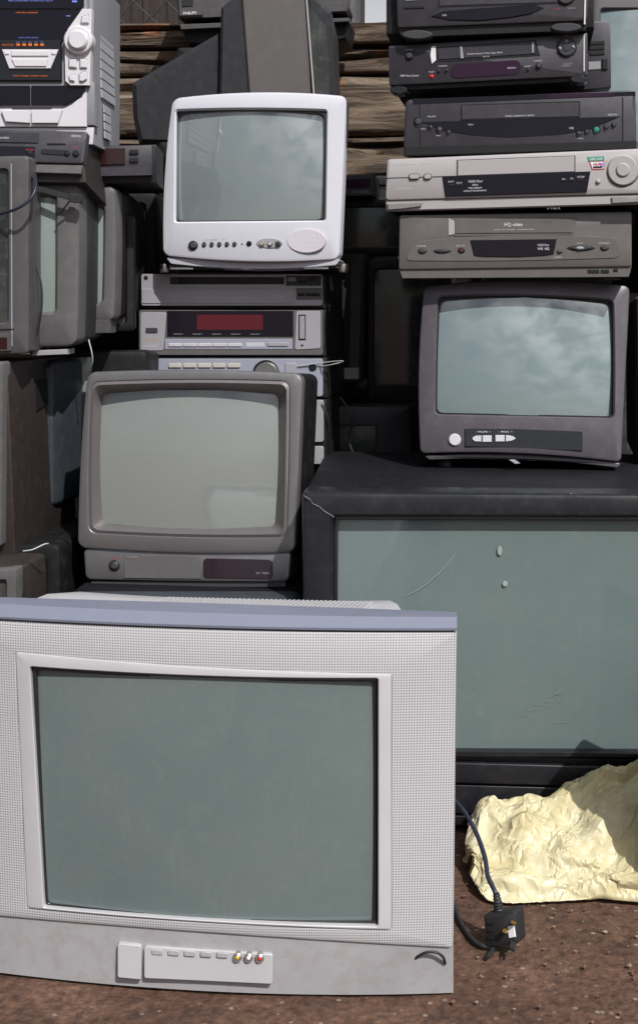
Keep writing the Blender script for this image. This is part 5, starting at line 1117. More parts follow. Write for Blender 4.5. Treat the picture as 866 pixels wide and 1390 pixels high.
-882,-51,-43,-53,-43,-25,-21,-21,-11,-7,-5,0,4,-9,-4,-4,1,0,-1,3,1,1,8,8,4,2,-4,-1,-2,-1,3,6,1,-2,3,4,3,3,4,5,-2,3,7,7,-4,-5,-5,9,3,2,11,-2,-9,6,8,4,6,0,-3,8,-10,-11,-12,-11,-7,-6,-8,0,2,-3,-1,0,-3,-4,-4,-4,-5,-7,-5,-6,-2,9,10,9,-11,1,4,10,1,4,5,5,2,0,1,8,10,
146,15,-25,-30,-3,12,8,3,12,5,6,6,-1,1,4,2,3,-1,6,2,2,-3,-3,-3,-7,1,2,-3,-5,-8,-10,-8,-2,6,4,3,1,1,-1,-5,9,0,-9,-3,-5,5,4,0,-2,-1,-1,2,5,10,12,3,-3,12,14,-2,8,5,-6,1,1,11,0,-8,1,3,3,4,6,-3,-10,-5,1,10,3,-3,-4,-5,-1,-2,-2,5,6,-2,9,10,-4,9,8,16,11,1,-2,
623,14,33,17,9,-5,12,9,5,5,17,16,14,17,16,21,16,20,16,18,17,16,20,17,18,18,18,16,21,17,21,16,14,18,18,18,18,17,11,16,14,18,15,18,18,11,14,17,17,18,19,18,14,19,15,17,16,12,17,16,12,14,17,16,16,14,14,17,15,20,24,20,18,19,17,12,17,18,17,13,15,15,16,8,14,16,19,20,15,11,14,19,17,13,14,15,16,
-876,-45,-45,-50,-42,-24,-21,-15,-9,-9,-4,-3,-3,-1,-1,-6,-1,-2,3,-1,6,3,-3,5,7,0,-3,1,-2,4,-1,1,9,1,5,2,-1,4,4,-1,9,2,-1,-1,6,-10,2,2,-1,-2,1,4,13,6,5,3,3,-5,3,1,-2,-7,-12,-10,-8,-5,-9,-2,-6,0,4,3,-1,-4,-3,-2,-2,-11,-6,-7,-2,-8,2,14,6,6,5,5,8,2,6,5,2,0,-4,8,3,
152,15,-18,-35,-5,13,10,-4,14,10,-4,11,7,1,-2,0,9,5,-2,7,0,-3,4,-1,1,-4,-5,-5,-7,-6,-8,-9,-6,0,2,7,2,1,-10,9,-3,-4,11,3,-3,0,-6,10,1,-1,0,2,-5,5,11,-3,7,15,11,-1,-12,0,5,-1,1,11,-1,4,9,2,-1,-2,-2,-3,-3,-9,2,3,8,9,-1,6,0,-1,-8,-5,4,6,0,14,-1,6,13,13,13,-2,0,
624,16,30,19,12,-7,11,14,7,3,13,16,13,17,16,24,15,19,13,15,17,17,19,19,18,16,18,18,21,16,20,19,16,16,18,19,18,17,12,13,17,20,18,15,10,14,15,17,20,17,14,21,14,17,13,16,17,17,16,19,11,15,20,14,13,17,15,11,18,20,18,23,18,19,18,18,19,13,17,17,10,18,12,17,12,17,12,14,16,11,17,18,16,13,17,16,13,
-868,-45,-38,-52,-42,-22,-19,-12,-13,-8,-2,-1,-7,1,-1,-3,-3,-4,5,2,4,4,-2,6,0,-4,0,0,2,0,1,5,3,4,8,1,1,4,2,-3,8,4,1,-4,6,-2,4,1,-1,-1,0,3,11,-2,5,-1,-5,4,9,-2,-10,3,-11,-9,-12,-5,-5,-8,-6,0,1,-1,0,1,5,2,-3,-7,-7,-8,-3,-7,-4,-1,11,4,13,10,-1,14,7,3,1,0,1,3,-2,
157,17,-19,-39,-2,13,-1,4,11,13,-8,7,1,5,6,3,0,1,11,6,5,-2,-6,3,-3,-9,-5,-7,-5,-7,0,-1,-1,-2,-4,3,-5,5,-6,13,-2,-7,6,5,13,-1,-12,4,-2,1,8,1,0,8,-4,11,8,9,0,6,-5,-2,-4,2,4,-4,9,10,0,-9,-6,-2,-4,0,1,9,-6,4,4,10,8,3,10,6,-5,-5,-1,1,7,1,4,5,16,14,16,-2,-2,
626,14,28,22,14,-6,8,11,15,-4,15,18,15,18,17,18,17,17,19,12,13,17,18,20,16,18,16,20,16,21,20,17,16,18,16,20,20,12,16,14,16,18,16,15,11,21,16,14,17,18,14,21,11,16,19,16,13,16,16,15,14,17,21,13,20,14,11,16,14,20,19,18,22,18,20,15,20,18,16,18,14,18,12,16,11,17,15,4,18,19,12,15,19,17,15,11,14,
-859,-44,-44,-44,-37,-22,-19,-17,-6,-10,-2,-4,-3,-4,2,-7,-1,-1,3,0,11,1,1,0,-6,3,1,-2,1,3,2,2,1,8,7,2,4,5,1,-2,6,0,2,5,9,-1,2,3,0,-1,-2,5,0,-2,4,-4,-5,5,-9,-2,7,-6,-6,-10,-6,-1,-7,-8,-6,1,-3,1,1,5,4,4,0,-5,-9,-7,-3,-6,-6,-1,-3,-1,11,15,1,8,13,10,9,2,-1,-6,-5,
161,19,-16,-38,-8,11,-2,7,6,9,-2,-1,6,-3,5,0,0,2,11,9,11,-4,2,-5,-9,-10,-6,-4,-5,-3,-4,0,0,3,1,-3,-5,7,0,13,-3,11,6,2,-6,1,4,-7,2,3,9,-1,11,7,-3,4,12,0,6,10,-8,-3,-2,2,1,-10,9,-1,-6,-10,-6,-1,-2,6,3,12,1,-5,6,3,6,10,10,15,8,-3,1,1,4,3,5,4,3,10,12,11,-5,
624,17,27,24,10,7,-5,14,15,-1,12,18,17,16,17,19,17,16,13,17,13,17,19,15,17,19,17,17,20,20,18,18,17,21,15,20,16,17,18,16,8,17,15,15,15,17,14,18,16,18,15,18,17,18,11,18,16,14,14,16,17,17,19,16,11,15,15,17,16,17,21,18,22,19,21,19,18,14,18,17,14,14,13,15,18,17,10,17,14,17,14,16,18,9,14,17,9,
-854,-39,-44,-43,-35,-22,-20,-9,-10,-7,-9,-4,4,-7,-1,-7,2,0,3,2,10,1,-4,-2,-1,-1,5,-3,2,0,4,2,4,5,7,2,7,2,4,5,-7,3,9,6,-5,3,9,-3,2,-2,6,-1,-2,-4,-10,-4,4,-9,-6,10,8,-6,-4,-5,-10,3,-9,-8,-5,-4,1,-1,7,1,8,5,1,-8,-2,-5,-4,-8,-4,-3,1,-2,4,9,12,4,-2,7,12,14,-1,-3,-10,
163,20,-15,-29,-16,9,4,-4,6,12,6,-1,-4,2,-7,-1,4,0,12,9,12,2,-6,-11,-9,-6,-6,-8,-4,-2,-3,-1,-1,0,3,-1,3,6,9,14,12,9,-5,6,3,-1,-3,4,2,5,1,5,3,5,4,6,9,-1,3,7,0,-4,-4,-10,-9,-1,-3,-3,-4,-10,-5,-3,5,6,9,8,5,7,-2,2,3,14,14,9,7,0,13,4,-4,12,10,3,2,5,7,0,5,
625,19,18,29,8,13,-11,16,9,14,9,11,18,19,18,17,16,16,17,11,14,17,14,19,14,21,17,20,20,19,16,19,17,19,19,17,14,17,19,16,10,15,13,16,16,17,18,17,16,14,14,19,18,13,15,21,15,18,8,17,15,20,17,12,14,17,19,16,17,19,20,16,18,20,19,20,18,15,20,18,16,19,11,14,19,17,10,8,15,17,15,18,16,17,9,14,15,
-847,-37,-39,-45,-36,-20,-16,-12,-11,-1,-12,-2,-1,-4,-1,-2,-1,-2,-2,8,6,3,-6,1,-1,1,1,-1,0,2,5,1,5,2,4,6,4,4,1,6,-1,9,-8,3,8,5,-1,-3,-4,5,-9,-3,4,-8,-7,-3,1,1,7,2,8,-6,0,-8,-7,-6,-2,-11,0,-2,-1,0,5,1,3,2,8,-5,-2,-1,-4,-4,-3,-2,2,3,1,4,12,-4,4,10,1,5,12,-11,-4,
167,19,-24,-15,-12,3,0,3,6,7,-6,10,1,0,-3,-6,-6,8,3,9,6,6,-10,-6,-8,-9,-5,-6,-4,-3,1,-2,-1,-5,4,10,13,15,11,12,12,-1,10,8,-5,-1,3,5,4,4,0,1,2,1,10,4,5,-3,-8,-9,1,-6,-3,-11,-9,-4,-1,-4,-1,-1,-10,9,7,13,10,5,6,8,0,3,1,2,13,1,8,10,16,15,2,9,7,0,11,4,-1,2,4,
629,15,19,27,12,10,-13,12,8,14,14,14,17,19,16,14,16,19,16,20,16,8,19,15,15,21,19,16,21,14,21,17,16,20,17,14,17,18,18,11,13,12,20,15,12,19,19,15,13,17,20,16,17,16,14,20,18,16,14,15,11,17,19,16,17,13,15,17,21,20,18,17,15,18,21,22,15,16,20,19,18,19,15,7,16,20,7,12,14,20,13,18,17,16,9,14,16,
-838,-36,-35,-45,-35,-22,-18,-9,-14,-1,-4,-2,-4,-4,0,-3,-3,1,-2,6,-2,11,-2,-1,2,-2,0,1,1,1,3,5,0,5,2,4,5,5,3,-1,8,-8,2,2,7,-4,-6,-3,5,-7,-1,4,-6,3,-6,2,2,2,8,1,0,-4,-5,0,-8,-6,-6,-7,-3,6,-4,6,0,1,4,2,3,1,1,-1,-3,0,2,-8,6,3,-1,4,8,-3,10,6,2,-3,1,-1,-7,
170,19,-22,-20,-11,5,4,6,4,-7,1,7,-4,1,4,-12,5,1,0,3,4,7,-1,-10,-7,-3,-3,-10,-4,-5,-2,-2,1,7,8,15,14,11,11,16,3,11,7,7,1,5,3,7,2,3,2,-3,0,0,5,-2,-6,-9,0,-11,-15,-4,-3,1,-8,-10,-11,-1,-1,6,-5,15,15,13,6,6,11,5,0,1,2,4,7,11,3,10,13,15,15,8,-2,4,11,-4,11,-6,5,
627,15,22,25,14,9,-13,3,14,16,12,16,15,18,17,15,18,14,20,19,13,20,17,18,13,17,19,16,19,16,16,20,16,17,16,17,19,16,11,14,13,16,15,14,15,17,23,16,16,13,16,22,15,17,15,15,16,19,15,17,15,10,16,19,15,17,16,20,19,17,20,20,17,19,15,18,19,18,17,20,17,16,16,6,17,17,16,15,17,17,7,17,18,16,15,8,16,
-830,-34,-34,-42,-34,-22,-14,-19,-6,-6,-4,1,-5,-1,0,-2,-1,-2,-1,-2,4,8,-1,-1,5,-2,4,-1,-3,3,5,3,0,6,-1,6,9,3,-5,6,-6,-7,3,7,-4,-4,-5,-1,4,8,-5,4,-2,-3,3,0,1,4,7,2,0,-10,-2,-3,-7,-6,-7,-3,-5,5,4,1,2,-2,3,1,6,3,2,0,-5,2,3,-5,-2,9,7,4,3,-2,2,1,6,-7,5,-3,-9,
169,23,-19,-22,-7,2,0,10,3,-5,4,-5,6,-1,-5,-10,3,8,5,2,-5,-1,4,1,-10,-2,-8,-9,-8,0,2,3,8,5,9,16,8,10,21,6,14,14,5,4,10,5,4,5,3,-2,0,-1,-10,0,-13,-8,-6,-6,2,-8,-10,-15,1,-3,-11,-8,-2,-4,-2,7,0,14,16,14,16,9,3,4,7,5,7,6,1,13,7,3,7,11,13,10,16,1,-3,5,-1,10,2,
624,9,26,28,11,11,-12,1,16,10,16,16,18,17,17,16,16,18,20,17,15,18,18,13,18,18,16,18,15,19,16,18,16,16,20,18,15,17,12,13,10,16,20,15,16,16,23,11,11,19,19,14,23,13,16,15,15,18,16,14,16,16,14,17,21,14,22,15,17,20,16,20,19,21,18,14,15,20,17,19,15,19,16,16,7,14,18,13,16,14,13,17,16,17,19,14,12,
-822,-36,-36,-35,-32,-21,-16,-15,-7,-8,-4,0,-3,0,1,-6,2,-3,-3,1,4,2,1,1,4,1,2,-1,-1,5,7,1,1,6,2,4,1,6,-3,0,-12,0,5,0,3,1,-1,2,5,3,-5,-3,-2,-3,5,3,0,3,7,-1,4,-12,0,-6,-4,-8,-5,-5,-5,6,1,0,3,1,2,1,-3,5,4,4,3,-3,0,-1,-4,8,8,0,-2,2,13,2,-3,-4,-1,4,-12,
170,26,-12,-24,-7,3,-4,8,1,2,-6,6,-7,-6,-4,4,-4,2,2,2,9,3,2,-10,-2,-6,-8,-9,4,1,3,10,7,2,8,11,15,10,19,11,12,8,12,13,9,2,-2,-7,10,1,-14,0,-10,-13,-8,-9,-9,-5,0,-10,0,-3,-15,-8,-3,-2,-5,0,-4,-2,16,15,14,9,15,13,15,9,6,5,2,10,6,5,16,5,3,12,8,12,5,-2,7,4,-2,1,7,
621,1,24,32,21,5,-8,-2,16,15,17,15,15,15,17,18,14,19,20,18,17,18,15,11,22,16,20,15,17,17,15,18,18,15,17,17,19,13,15,7,16,19,15,19,20,18,11,14,13,20,21,16,12,14,17,16,17,16,18,12,20,16,18,17,18,18,18,17,18,10,20,23,18,15,17,15,19,20,17,18,19,16,17,18,13,6,18,13,15,20,11,19,13,18,15,10,17,
-814,-36,-41,-33,-23,-20,-15,-16,-8,-5,0,-2,-3,-1,-1,-5,0,0,-1,0,3,4,1,-2,2,5,-2,-2,7,4,-1,5,3,4,3,-2,-1,9,-3,-9,0,0,2,6,7,1,-1,5,-3,0,2,-7,-8,1,1,4,2,4,8,-4,-1,-6,-4,0,-5,-6,-5,-5,-3,-4,7,2,3,-1,0,-1,1,8,5,1,3,1,1,-1,-4,-4,3,12,4,2,1,0,8,-2,-2,-8,-6,
167,27,-3,-21,-12,8,-8,7,5,-4,-6,4,-10,-7,3,-3,5,0,-1,4,0,5,4,-12,-8,-3,-3,7,-1,6,8,6,9,3,11,11,14,10,13,15,3,15,12,10,8,2,-11,-1,-5,-1,1,-13,-16,-13,-7,-6,-7,-4,-1,8,7,-6,-15,-17,0,-4,-6,-5,-7,9,14,15,14,17,18,15,16,5,8,3,4,7,12,5,12,13,5,5,6,10,11,-4,-4,5,-4,8,6,
619,5,18,30,24,8,-7,-6,14,16,17,16,17,13,19,17,15,19,18,20,16,19,14,18,14,19,17,15,19,15,14,20,19,12,17,16,16,14,13,18,19,13,19,17,19,19,17,7,14,15,23,12,15,17,17,20,11,17,17,15,17,13,21,23,10,19,20,18,15,10,19,19,19,21,21,15,12,20,20,17,17,14,19,17,17,6,17,15,16,14,16,18,15,17,12,15,14,
-809,-33,-39,-35,-20,-16,-15,-16,-7,-2,-1,-3,-4,0,-1,-5,1,2,-5,2,1,3,-2,1,6,0,-1,4,4,-2,7,3,4,-2,2,-2,-3,11,-8,-2,4,1,2,6,3,3,-1,7,-4,-5,5,-6,-6,-5,5,3,7,3,-3,5,0,-3,-6,-4,-4,-10,-3,-2,-7,-5,1,7,3,5,1,0,-1,7,-5,1,6,5,4,-3,4,-2,-1,-1,4,14,5,-3,-4,7,-7,-1,-10,
166,27,4,-16,-16,5,2,1,-6,-6,0,3,-7,-9,-1,-5,7,3,2,3,2,1,-7,3,-7,1,7,-3,10,7,4,8,9,9,8,10,13,10,9,3,10,12,15,5,2,-6,2,-8,6,-9,-3,-16,-12,-4,-6,-8,-7,-2,6,0,8,-10,-13,-9,-14,-9,-8,0,6,15,12,17,15,16,14,16,18,11,7,6,5,7,8,11,5,13,6,13,4,2,2,0,4,-4,4,5,3,
616,10,15,27,21,12,-10,6,13,7,15,17,20,15,15,17,18,21,17,18,17,15,14,18,18,18,14,15,19,16,17,15,17,18,16,18,14,17,16,16,15,18,17,17,23,15,6,20,16,9,22,16,18,11,18,17,16,17,18,18,16,15,16,16,16,21,18,14,13,22,11,19,19,19,19,18,14,22,15,19,17,16,17,14,18,17,11,13,16,12,19,16,15,18,15,13,15,
-799,-34,-36,-34,-18,-15,-18,-13,-10,2,-3,-5,1,-1,-5,-2,1,-1,-1,-1,6,-1,-4,5,0,3,5,-3,1,6,2,5,0,-1,-1,1,-2,3,5,-1,6,-2,-1,7,3,2,-5,2,8,2,0,-6,-10,-3,3,7,0,2,0,-1,8,-4,-13,2,1,-9,-6,-5,-3,-4,1,-2,1,2,6,-2,7,3,-1,-2,-1,2,6,7,0,6,-6,8,3,1,0,7,-1,-3,0,-11,-2,
162,32,7,-12,-19,5,1,5,-3,-12,0,-10,-4,-5,-6,-5,6,1,4,4,2,-5,8,2,6,3,-3,11,10,4,6,6,12,7,9,8,14,7,-6,9,12,12,-1,5,-3,1,13,2,-3,-13,-9,-9,-4,-14,-9,-6,4,1,-2,7,1,-4,-8,-16,-13,-15,-7,8,7,7,19,20,17,16,13,18,12,16,9,8,8,4,8,7,11,7,12,5,0,10,-2,-5,5,3,-3,9,1,
617,9,14,18,22,17,-5,12,9,5,10,19,17,18,15,19,18,17,18,19,14,19,15,16,19,18,9,20,15,17,14,17,20,16,15,19,16,20,17,19,14,14,18,19,19,11,13,18,11,16,20,18,12,13,18,19,19,19,15,17,15,19,14,18,17,21,14,19,16,16,17,16,18,12,15,22,13,17,19,17,16,22,15,15,17,18,18,10,16,9,16,17,17,19,16,11,15,
-791,-28,-40,-39,-20,-5,-16,-14,-9,1,-1,-4,0,-3,0,-1,-3,0,0,-2,-1,3,0,3,5,4,-7,-3,8,0,2,1,5,0,-2,3,0,6,-1,1,1,1,1,8,4,-5,-3,2,8,-1,-6,2,-2,-1,5,1,2,2,-2,2,-7,0,-2,-7,-5,-2,1,-6,-2,-4,0,-1,4,-3,2,3,-4,2,2,0,6,6,4,-1,6,1,6,-5,6,10,-2,-3,5,-2,-3,-13,0,
149,39,17,-9,-11,-1,1,1,3,-16,-12,-11,-8,-4,-4,-3,2,6,5,5,-3,4,15,6,-3,5,12,9,7,7,5,9,11,6,11,8,5,0,-3,-3,12,12,-7,8,1,18,10,-1,-9,0,-10,-7,-16,-17,-6,-5,2,2,7,7,5,0,-15,-7,-14,-15,-11,-5,6,9,19,18,24,20,17,13,18,16,14,5,3,8,8,11,8,10,6,9,2,-4,-3,8,-6,5,2,5,-3,
615,14,12,15,13,17,12,7,13,11,4,15,19,16,18,16,16,21,15,19,14,20,12,19,20,10,19,14,12,19,19,15,15,20,15,21,18,16,17,16,15,18,16,19,15,13,13,19,19,12,20,14,19,10,18,20,16,18,15,17,20,17,17,11,21,21,14,18,18,15,18,12,16,17,17,20,11,15,19,15,18,16,18,17,17,20,16,13,17,14,11,11,18,18,17,16,13,
-785,-25,-40,-40,-23,-12,-3,-16,-5,-2,4,-3,0,1,-2,-1,-3,-4,0,2,-1,3,-2,4,6,-1,-4,1,-1,-1,3,4,2,1,2,3,1,-1,2,7,-5,0,6,7,-5,3,1,2,5,-2,-2,-1,-2,2,1,4,1,5,-3,-3,0,-1,-9,2,-7,-7,2,-1,-3,-1,-2,-2,-2,1,1,5,-4,0,1,4,3,-2,4,10,6,3,4,-1,-4,6,7,-9,1,-5,-6,0,2,
140,45,15,3,-4,-8,3,6,-3,-17,-11,-8,-11,-10,-4,-1,-3,1,3,4,9,7,13,9,-2,13,6,12,14,8,9,6,9,6,3,-3,-3,-4,7,0,14,-6,2,6,18,15,6,-8,1,-7,-5,-11,-10,-17,-3,-1,4,1,9,7,1,-2,-7,-16,-7,-10,-10,-4,-3,5,19,21,21,24,16,12,19,19,14,5,6,10,10,7,7,4,10,10,9,-11,-7,8,-2,5,0,6,-4,
607,17,19,12,12,14,7,13,16,15,5,12,15,16,19,18,17,19,16,18,17,15,17,15,14,18,14,14,17,18,19,13,17,18,18,17,17,17,18,17,15,15,18,16,13,16,18,16,18,17,18,15,13,17,16,18,20,18,17,16,22,16,17,13,15,18,20,18,18,15,16,15,19,15,13,20,13,17,11,18,18,15,19,16,16,16,14,18,17,14,14,21,10,14,16,21,10,
-779,-22,-33,-37,-25,-14,-11,-9,0,-5,3,1,-2,2,-2,-2,-5,2,-2,-2,4,1,-1,5,-7,6,2,-4,-1,4,2,2,3,2,-2,-4,0,6,6,2,-10,7,4,8,-5,1,4,3,2,-2,4,-4,2,-1,-4,7,3,2,-2,2,-2,-1,-9,4,-6,-6,-2,0,-6,0,-4,2,-2,2,0,4,0,-2,-1,3,1,-2,1,3,6,11,-1,3,-4,8,6,-6,-10,4,-3,0,-3,
129,55,16,-2,5,-10,12,4,-8,-9,-16,-14,-9,-9,-2,-3,1,-2,3,9,3,11,6,14,8,4,17,11,12,6,6,12,1,-1,-7,-6,-3,7,3,6,-1,9,9,5,19,14,-7,-6,-1,3,-7,-2,-12,-13,0,-2,-2,3,5,11,0,7,-9,-17,-13,-3,-1,-2,-7,-2,17,19,16,20,21,15,18,17,20,6,10,14,10,8,6,-1,11,9,3,-4,-9,-1,8,2,-4,-1,2,
605,8,23,17,9,18,3,17,17,16,12,6,13,15,19,19,17,18,14,18,17,18,10,18,21,16,18,8,16,22,17,15,17,15,17,20,17,17,16,13,19,20,11,14,16,17,22,13,16,20,16,18,18,14,14,20,16,17,20,17,18,19,15,18,12,15,20,20,18,13,20,13,13,21,18,13,16,11,15,17,15,18,20,20,12,16,15,21,16,12,15,19,15,9,17,20,14,
-770,-24,-32,-34,-26,-6,-13,-6,-3,-4,0,4,2,-5,0,-4,-1,-1,1,-3,5,0,-6,-3,1,10,4,-7,-1,3,4,1,1,-4,-3,7,-1,5,5,-7,2,5,3,7,-1,2,1,4,1,2,-2,0,2,-2,-3,5,5,-2,6,-2,-4,-3,-1,-6,4,-1,-3,-1,-7,-5,-3,0,1,3,0,2,0,-6,6,-1,-2,1,2,4,6,1,7,2,1,-3,6,-3,-4,-10,-1,1,3,
117,56,30,1,-4,-6,13,4,-3,-11,-12,-15,-13,-8,-1,0,-5,7,3,6,2,9,16,16,11,4,9,14,10,7,-1,-5,4,-7,-5,-4,-4,7,9,-4,3,9,18,16,14,9,-4,-9,0,1,3,-3,-8,-11,2,-2,-3,9,0,4,8,1,-8,-10,-16,-6,-5,-2,-3,6,5,15,23,17,20,21,13,21,17,12,10,10,4,7,13,5,-3,1,3,12,-4,-1,-3,12,0,-3,-5,
600,2,21,21,17,18,4,17,14,13,13,16,7,20,18,17,15,15,18,19,15,18,12,20,16,22,12,10,16,19,17,18,16,16,19,17,16,12,16,19,18,21,18,14,11,19,18,13,17,19,17,17,17,18,15,20,18,14,18,18,21,14,14,17,17,17,16,19,19,17,14,11,17,18,15,19,12,17,18,17,13,20,17,15,17,16,16,18,16,20,11,16,14,7,16,19,20,
-764,-27,-32,-32,-18,-6,-11,-3,-3,-3,-1,4,0,1,-3,0,-2,-7,1,0,-1,-2,-5,5,-1,5,8,-2,0,-4,3,-1,4,-6,3,-4,3,6,-5,1,5,3,2,8,3,3,-1,6,-3,2,2,0,1,-4,4,3,0,-2,5,-2,-2,-3,-11,2,-1,-3,6,0,-4,-2,-3,-7,1,-1,0,7,-3,-4,6,1,1,2,-2,0,9,3,4,0,2,-1,-1,4,-1,-12,1,2,-1,
104,56,42,8,-1,-11,13,-1,0,-14,-12,-7,-13,-4,-3,-5,0,11,3,1,10,11,17,8,19,8,2,13,4,-5,-5,-5,0,-8,-4,-4,2,12,-3,7,3,9,16,17,15,7,3,-5,5,-2,-7,-5,0,0,-7,2,5,7,0,5,0,0,2,-13,-9,-7,-7,-1,-1,-1,8,17,16,19,21,14,18,16,6,12,12,12,16,6,1,11,5,0,-3,-1,11,-6,2,10,-1,-4,-2,
600,3,11,23,21,10,15,16,17,15,10,13,15,14,20,16,18,10,21,18,14,13,18,17,17,19,15,14,20,16,18,15,16,19,17,12,10,16,19,19,20,14,17,17,19,17,19,10,15,17,21,18,15,18,16,20,17,18,18,19,20,15,14,16,18,15,18,15,15,22,9,16,12,15,19,15,16,19,20,18,16,16,16,19,14,15,18,16,20,16,14,13,13,15,12,18,18,
-758,-22,-34,-31,-15,-8,-4,-6,0,-3,2,-4,0,4,0,-2,-5,-6,1,0,-2,-5,5,1,2,2,6,4,-5,-2,-1,2,-1,-1,-1,0,-2,2,3,2,6,0,3,10,-2,2,3,2,4,0,2,-5,-1,4,-1,1,-1,1,3,3,-5,-11,-2,-7,1,3,2,6,1,-3,-8,-5,-9,1,7,3,2,-3,2,8,-1,1,1,1,0,11,1,1,-2,0,3,4,-12,-3,-6,0,4,
90,59,56,11,-5,-10,11,7,-7,-8,-16,-14,1,-11,-4,3,-1,12,0,4,12,15,7,19,19,10,1,-6,1,6,-8,-9,-9,0,0,-10,10,-3,2,9,4,15,15,11,7,7,7,11,-4,-4,-2,2,1,-9,5,7,6,3,2,-1,4,4,-3,-6,-4,-8,-6,-7,-1,1,4,16,17,12,14,20,17,14,10,6,9,11,15,10,11,-3,3,3,8,-6,-2,11,4,2,10,-6,-6,
596,18,-2,22,20,15,20,11,19,15,10,10,16,14,18,19,17,10,14,20,15,19,15,17,18,18,15,16,18,18,15,15,20,16,13,15,16,10,19,21,15,18,20,18,17,15,16,14,19,15,17,15,18,19,17,21,18,17,19,12,19,18,19,13,18,15,20,14,15,17,16,10,12,18,19,21,17,15,13,19,18,17,19,13,14,18,17,18,14,16,20,19,12,7,14,16,19,
-750,-23,-26,-33,-14,-7,-2,-4,-3,-2,3,0,-3,2,0,-5,0,-7,-1,-1,-3,2,0,5,1,1,8,-5,1,-1,0,-1,1,-6,0,-6,2,5,1,5,5,1,4,4,1,2,7,0,0,-2,3,-5,5,1,2,0,1,1,1,-6,-5,1,0,-3,-3,-5,-1,6,3,-5,1,-4,-10,4,3,3,0,1,-1,4,4,1,1,1,-1,10,3,0,0,0,0,1,-7,-5,-7,2,3,
77,58,63,23,-10,-2,0,13,0,-11,-14,-17,3,-7,-5,2,-1,13,2,5,16,4,17,17,14,10,-6,-1,-3,6,-10,-11,-4,2,-9,1,-8,10,4,-3,12,14,8,12,14,16,-2,11,1,0,-3,3,-6,-4,0,11,11,-1,5,5,6,-1,2,-11,-5,2,-1,-10,-4,2,-1,18,14,9,7,13,15,14,19,12,6,9,12,13,17,-1,2,-3,7,-3,-4,0,7,14,7,-6,-5,
591,23,-3,22,20,17,20,12,15,15,10,13,16,16,17,17,15,10,17,13,25,14,19,17,19,12,20,19,12,16,16,20,19,15,14,13,14,14,21,15,17,17,21,15,17,15,18,17,17,14,19,14,17,19,17,21,18,16,19,19,13,21,18,11,18,16,15,18,18,18,14,19,12,6,20,19,13,16,18,16,20,15,19,16,15,17,15,17,15,17,17,14,18,19,12,11,14,
-742,-21,-24,-31,-17,-2,1,-3,-4,-1,3,-1,-3,-4,4,-3,-3,-6,0,-4,2,2,-1,3,2,-1,4,1,-7,5,0,-1,-5,1,-4,-5,1,6,2,2,8,5,2,1,2,3,6,1,-2,-1,0,2,-1,6,-2,0,3,-5,2,1,-4,3,-2,-1,-2,-1,-8,-4,-1,5,-5,1,-4,-4,1,8,0,1,3,0,2,3,3,3,-2,2,7,-2,5,0,2,-6,-4,-1,-6,-1,1,
67,53,68,34,0,-4,-8,11,10,-15,-12,-16,-4,5,-5,-1,-4,15,3,10,4,17,16,5,12,14,-2,-3,1,-9,-5,1,-2,-10,0,-12,-12,8,4,13,2,16,9,16,15,15,-4,3,5,10,-1,-7,0,-6,4,9,13,9,4,1,4,0,2,-13,-5,0,5,-1,-4,-1,3,1,16,16,9,5,12,16,14,18,10,9,10,9,19,4,-4,0,1,-9,-2,7,7,8,1,9,-3,
589,21,-10,19,29,19,20,13,19,19,12,6,18,16,14,12,17,13,17,20,21,17,13,17,19,12,19,15,14,18,20,16,23,14,9,18,11,15,18,15,21,23,14,20,15,11,17,16,19,16,15,20,17,16,12,19,19,21,21,15,15,23,15,15,18,13,19,16,18,17,16,20,14,8,9,18,17,18,14,18,18,17,19,16,15,16,18,17,10,18,19,15,23,12,11,15,13,
-735,-17,-25,-32,-9,-4,2,-3,-4,-4,3,3,-3,0,-3,0,-2,-7,0,-2,5,0,-7,5,4,1,3,-11,3,1,-4,-3,3,2,-5,-1,-1,2,1,4,6,9,1,5,1,2,4,-8,5,4,-1,3,-4,0,-6,3,3,3,3,3,-3,-3,5,-11,-2,3,-2,-3,-1,-4,0,0,-2,-3,-2,6,6,-3,0,5,4,0,4,3,-2,-2,2,5,8,-1,-5,-2,4,-5,-4,-3,-3,
64,44,69,48,1,-10,-2,13,2,-3,-14,-15,-9,5,3,-11,6,13,5,5,3,15,19,9,5,15,1,1,-4,-7,2,-4,-4,-8,-12,-13,-13,3,15,17,9,5,12,14,14,17,0,3,6,2,-5,-5,-2,8,10,8,6,-1,8,12,-1,5,4,-4,-7,-8,2,-6,0,8,-3,2,7,21,15,4,6,14,17,16,6,9,14,12,15,-1,7,-2,-9,-2,4,2,0,1,12,3,9,
585,24,-1,4,30,21,21,21,14,17,12,12,13,15,11,17,15,17,19,20,16,21,9,15,20,16,12,15,19,21,19,15,18,11,14,15,18,15,21,16,16,18,20,13,18,18,12,14,18,18,16,20,10,16,17,19,23,16,16,22,20,18,13,14,18,17,19,17,12,20,21,17,14,18,10,12,14,17,13,21,12,19,16,17,17,18,17,14,12,16,18,20,17,15,16,13,14,
-726,-17,-23,-31,-11,3,-1,-2,-3,-1,2,-4,4,-4,0,1,-5,-5,1,-2,0,4,-4,1,-1,7,-5,-3,0,-1,0,-1,2,-4,1,0,1,-3,2,4,2,10,7,1,-1,3,-3,3,2,1,0,2,-11,-2,2,6,3,1,2,5,-2,1,-10,2,-2,3,2,-8,3,0,-2,-4,-5,3,-7,-3,7,11,-2,2,2,3,4,1,-1,2,-1,1,8,2,-4,0,0,-4,-3,-4,-4,
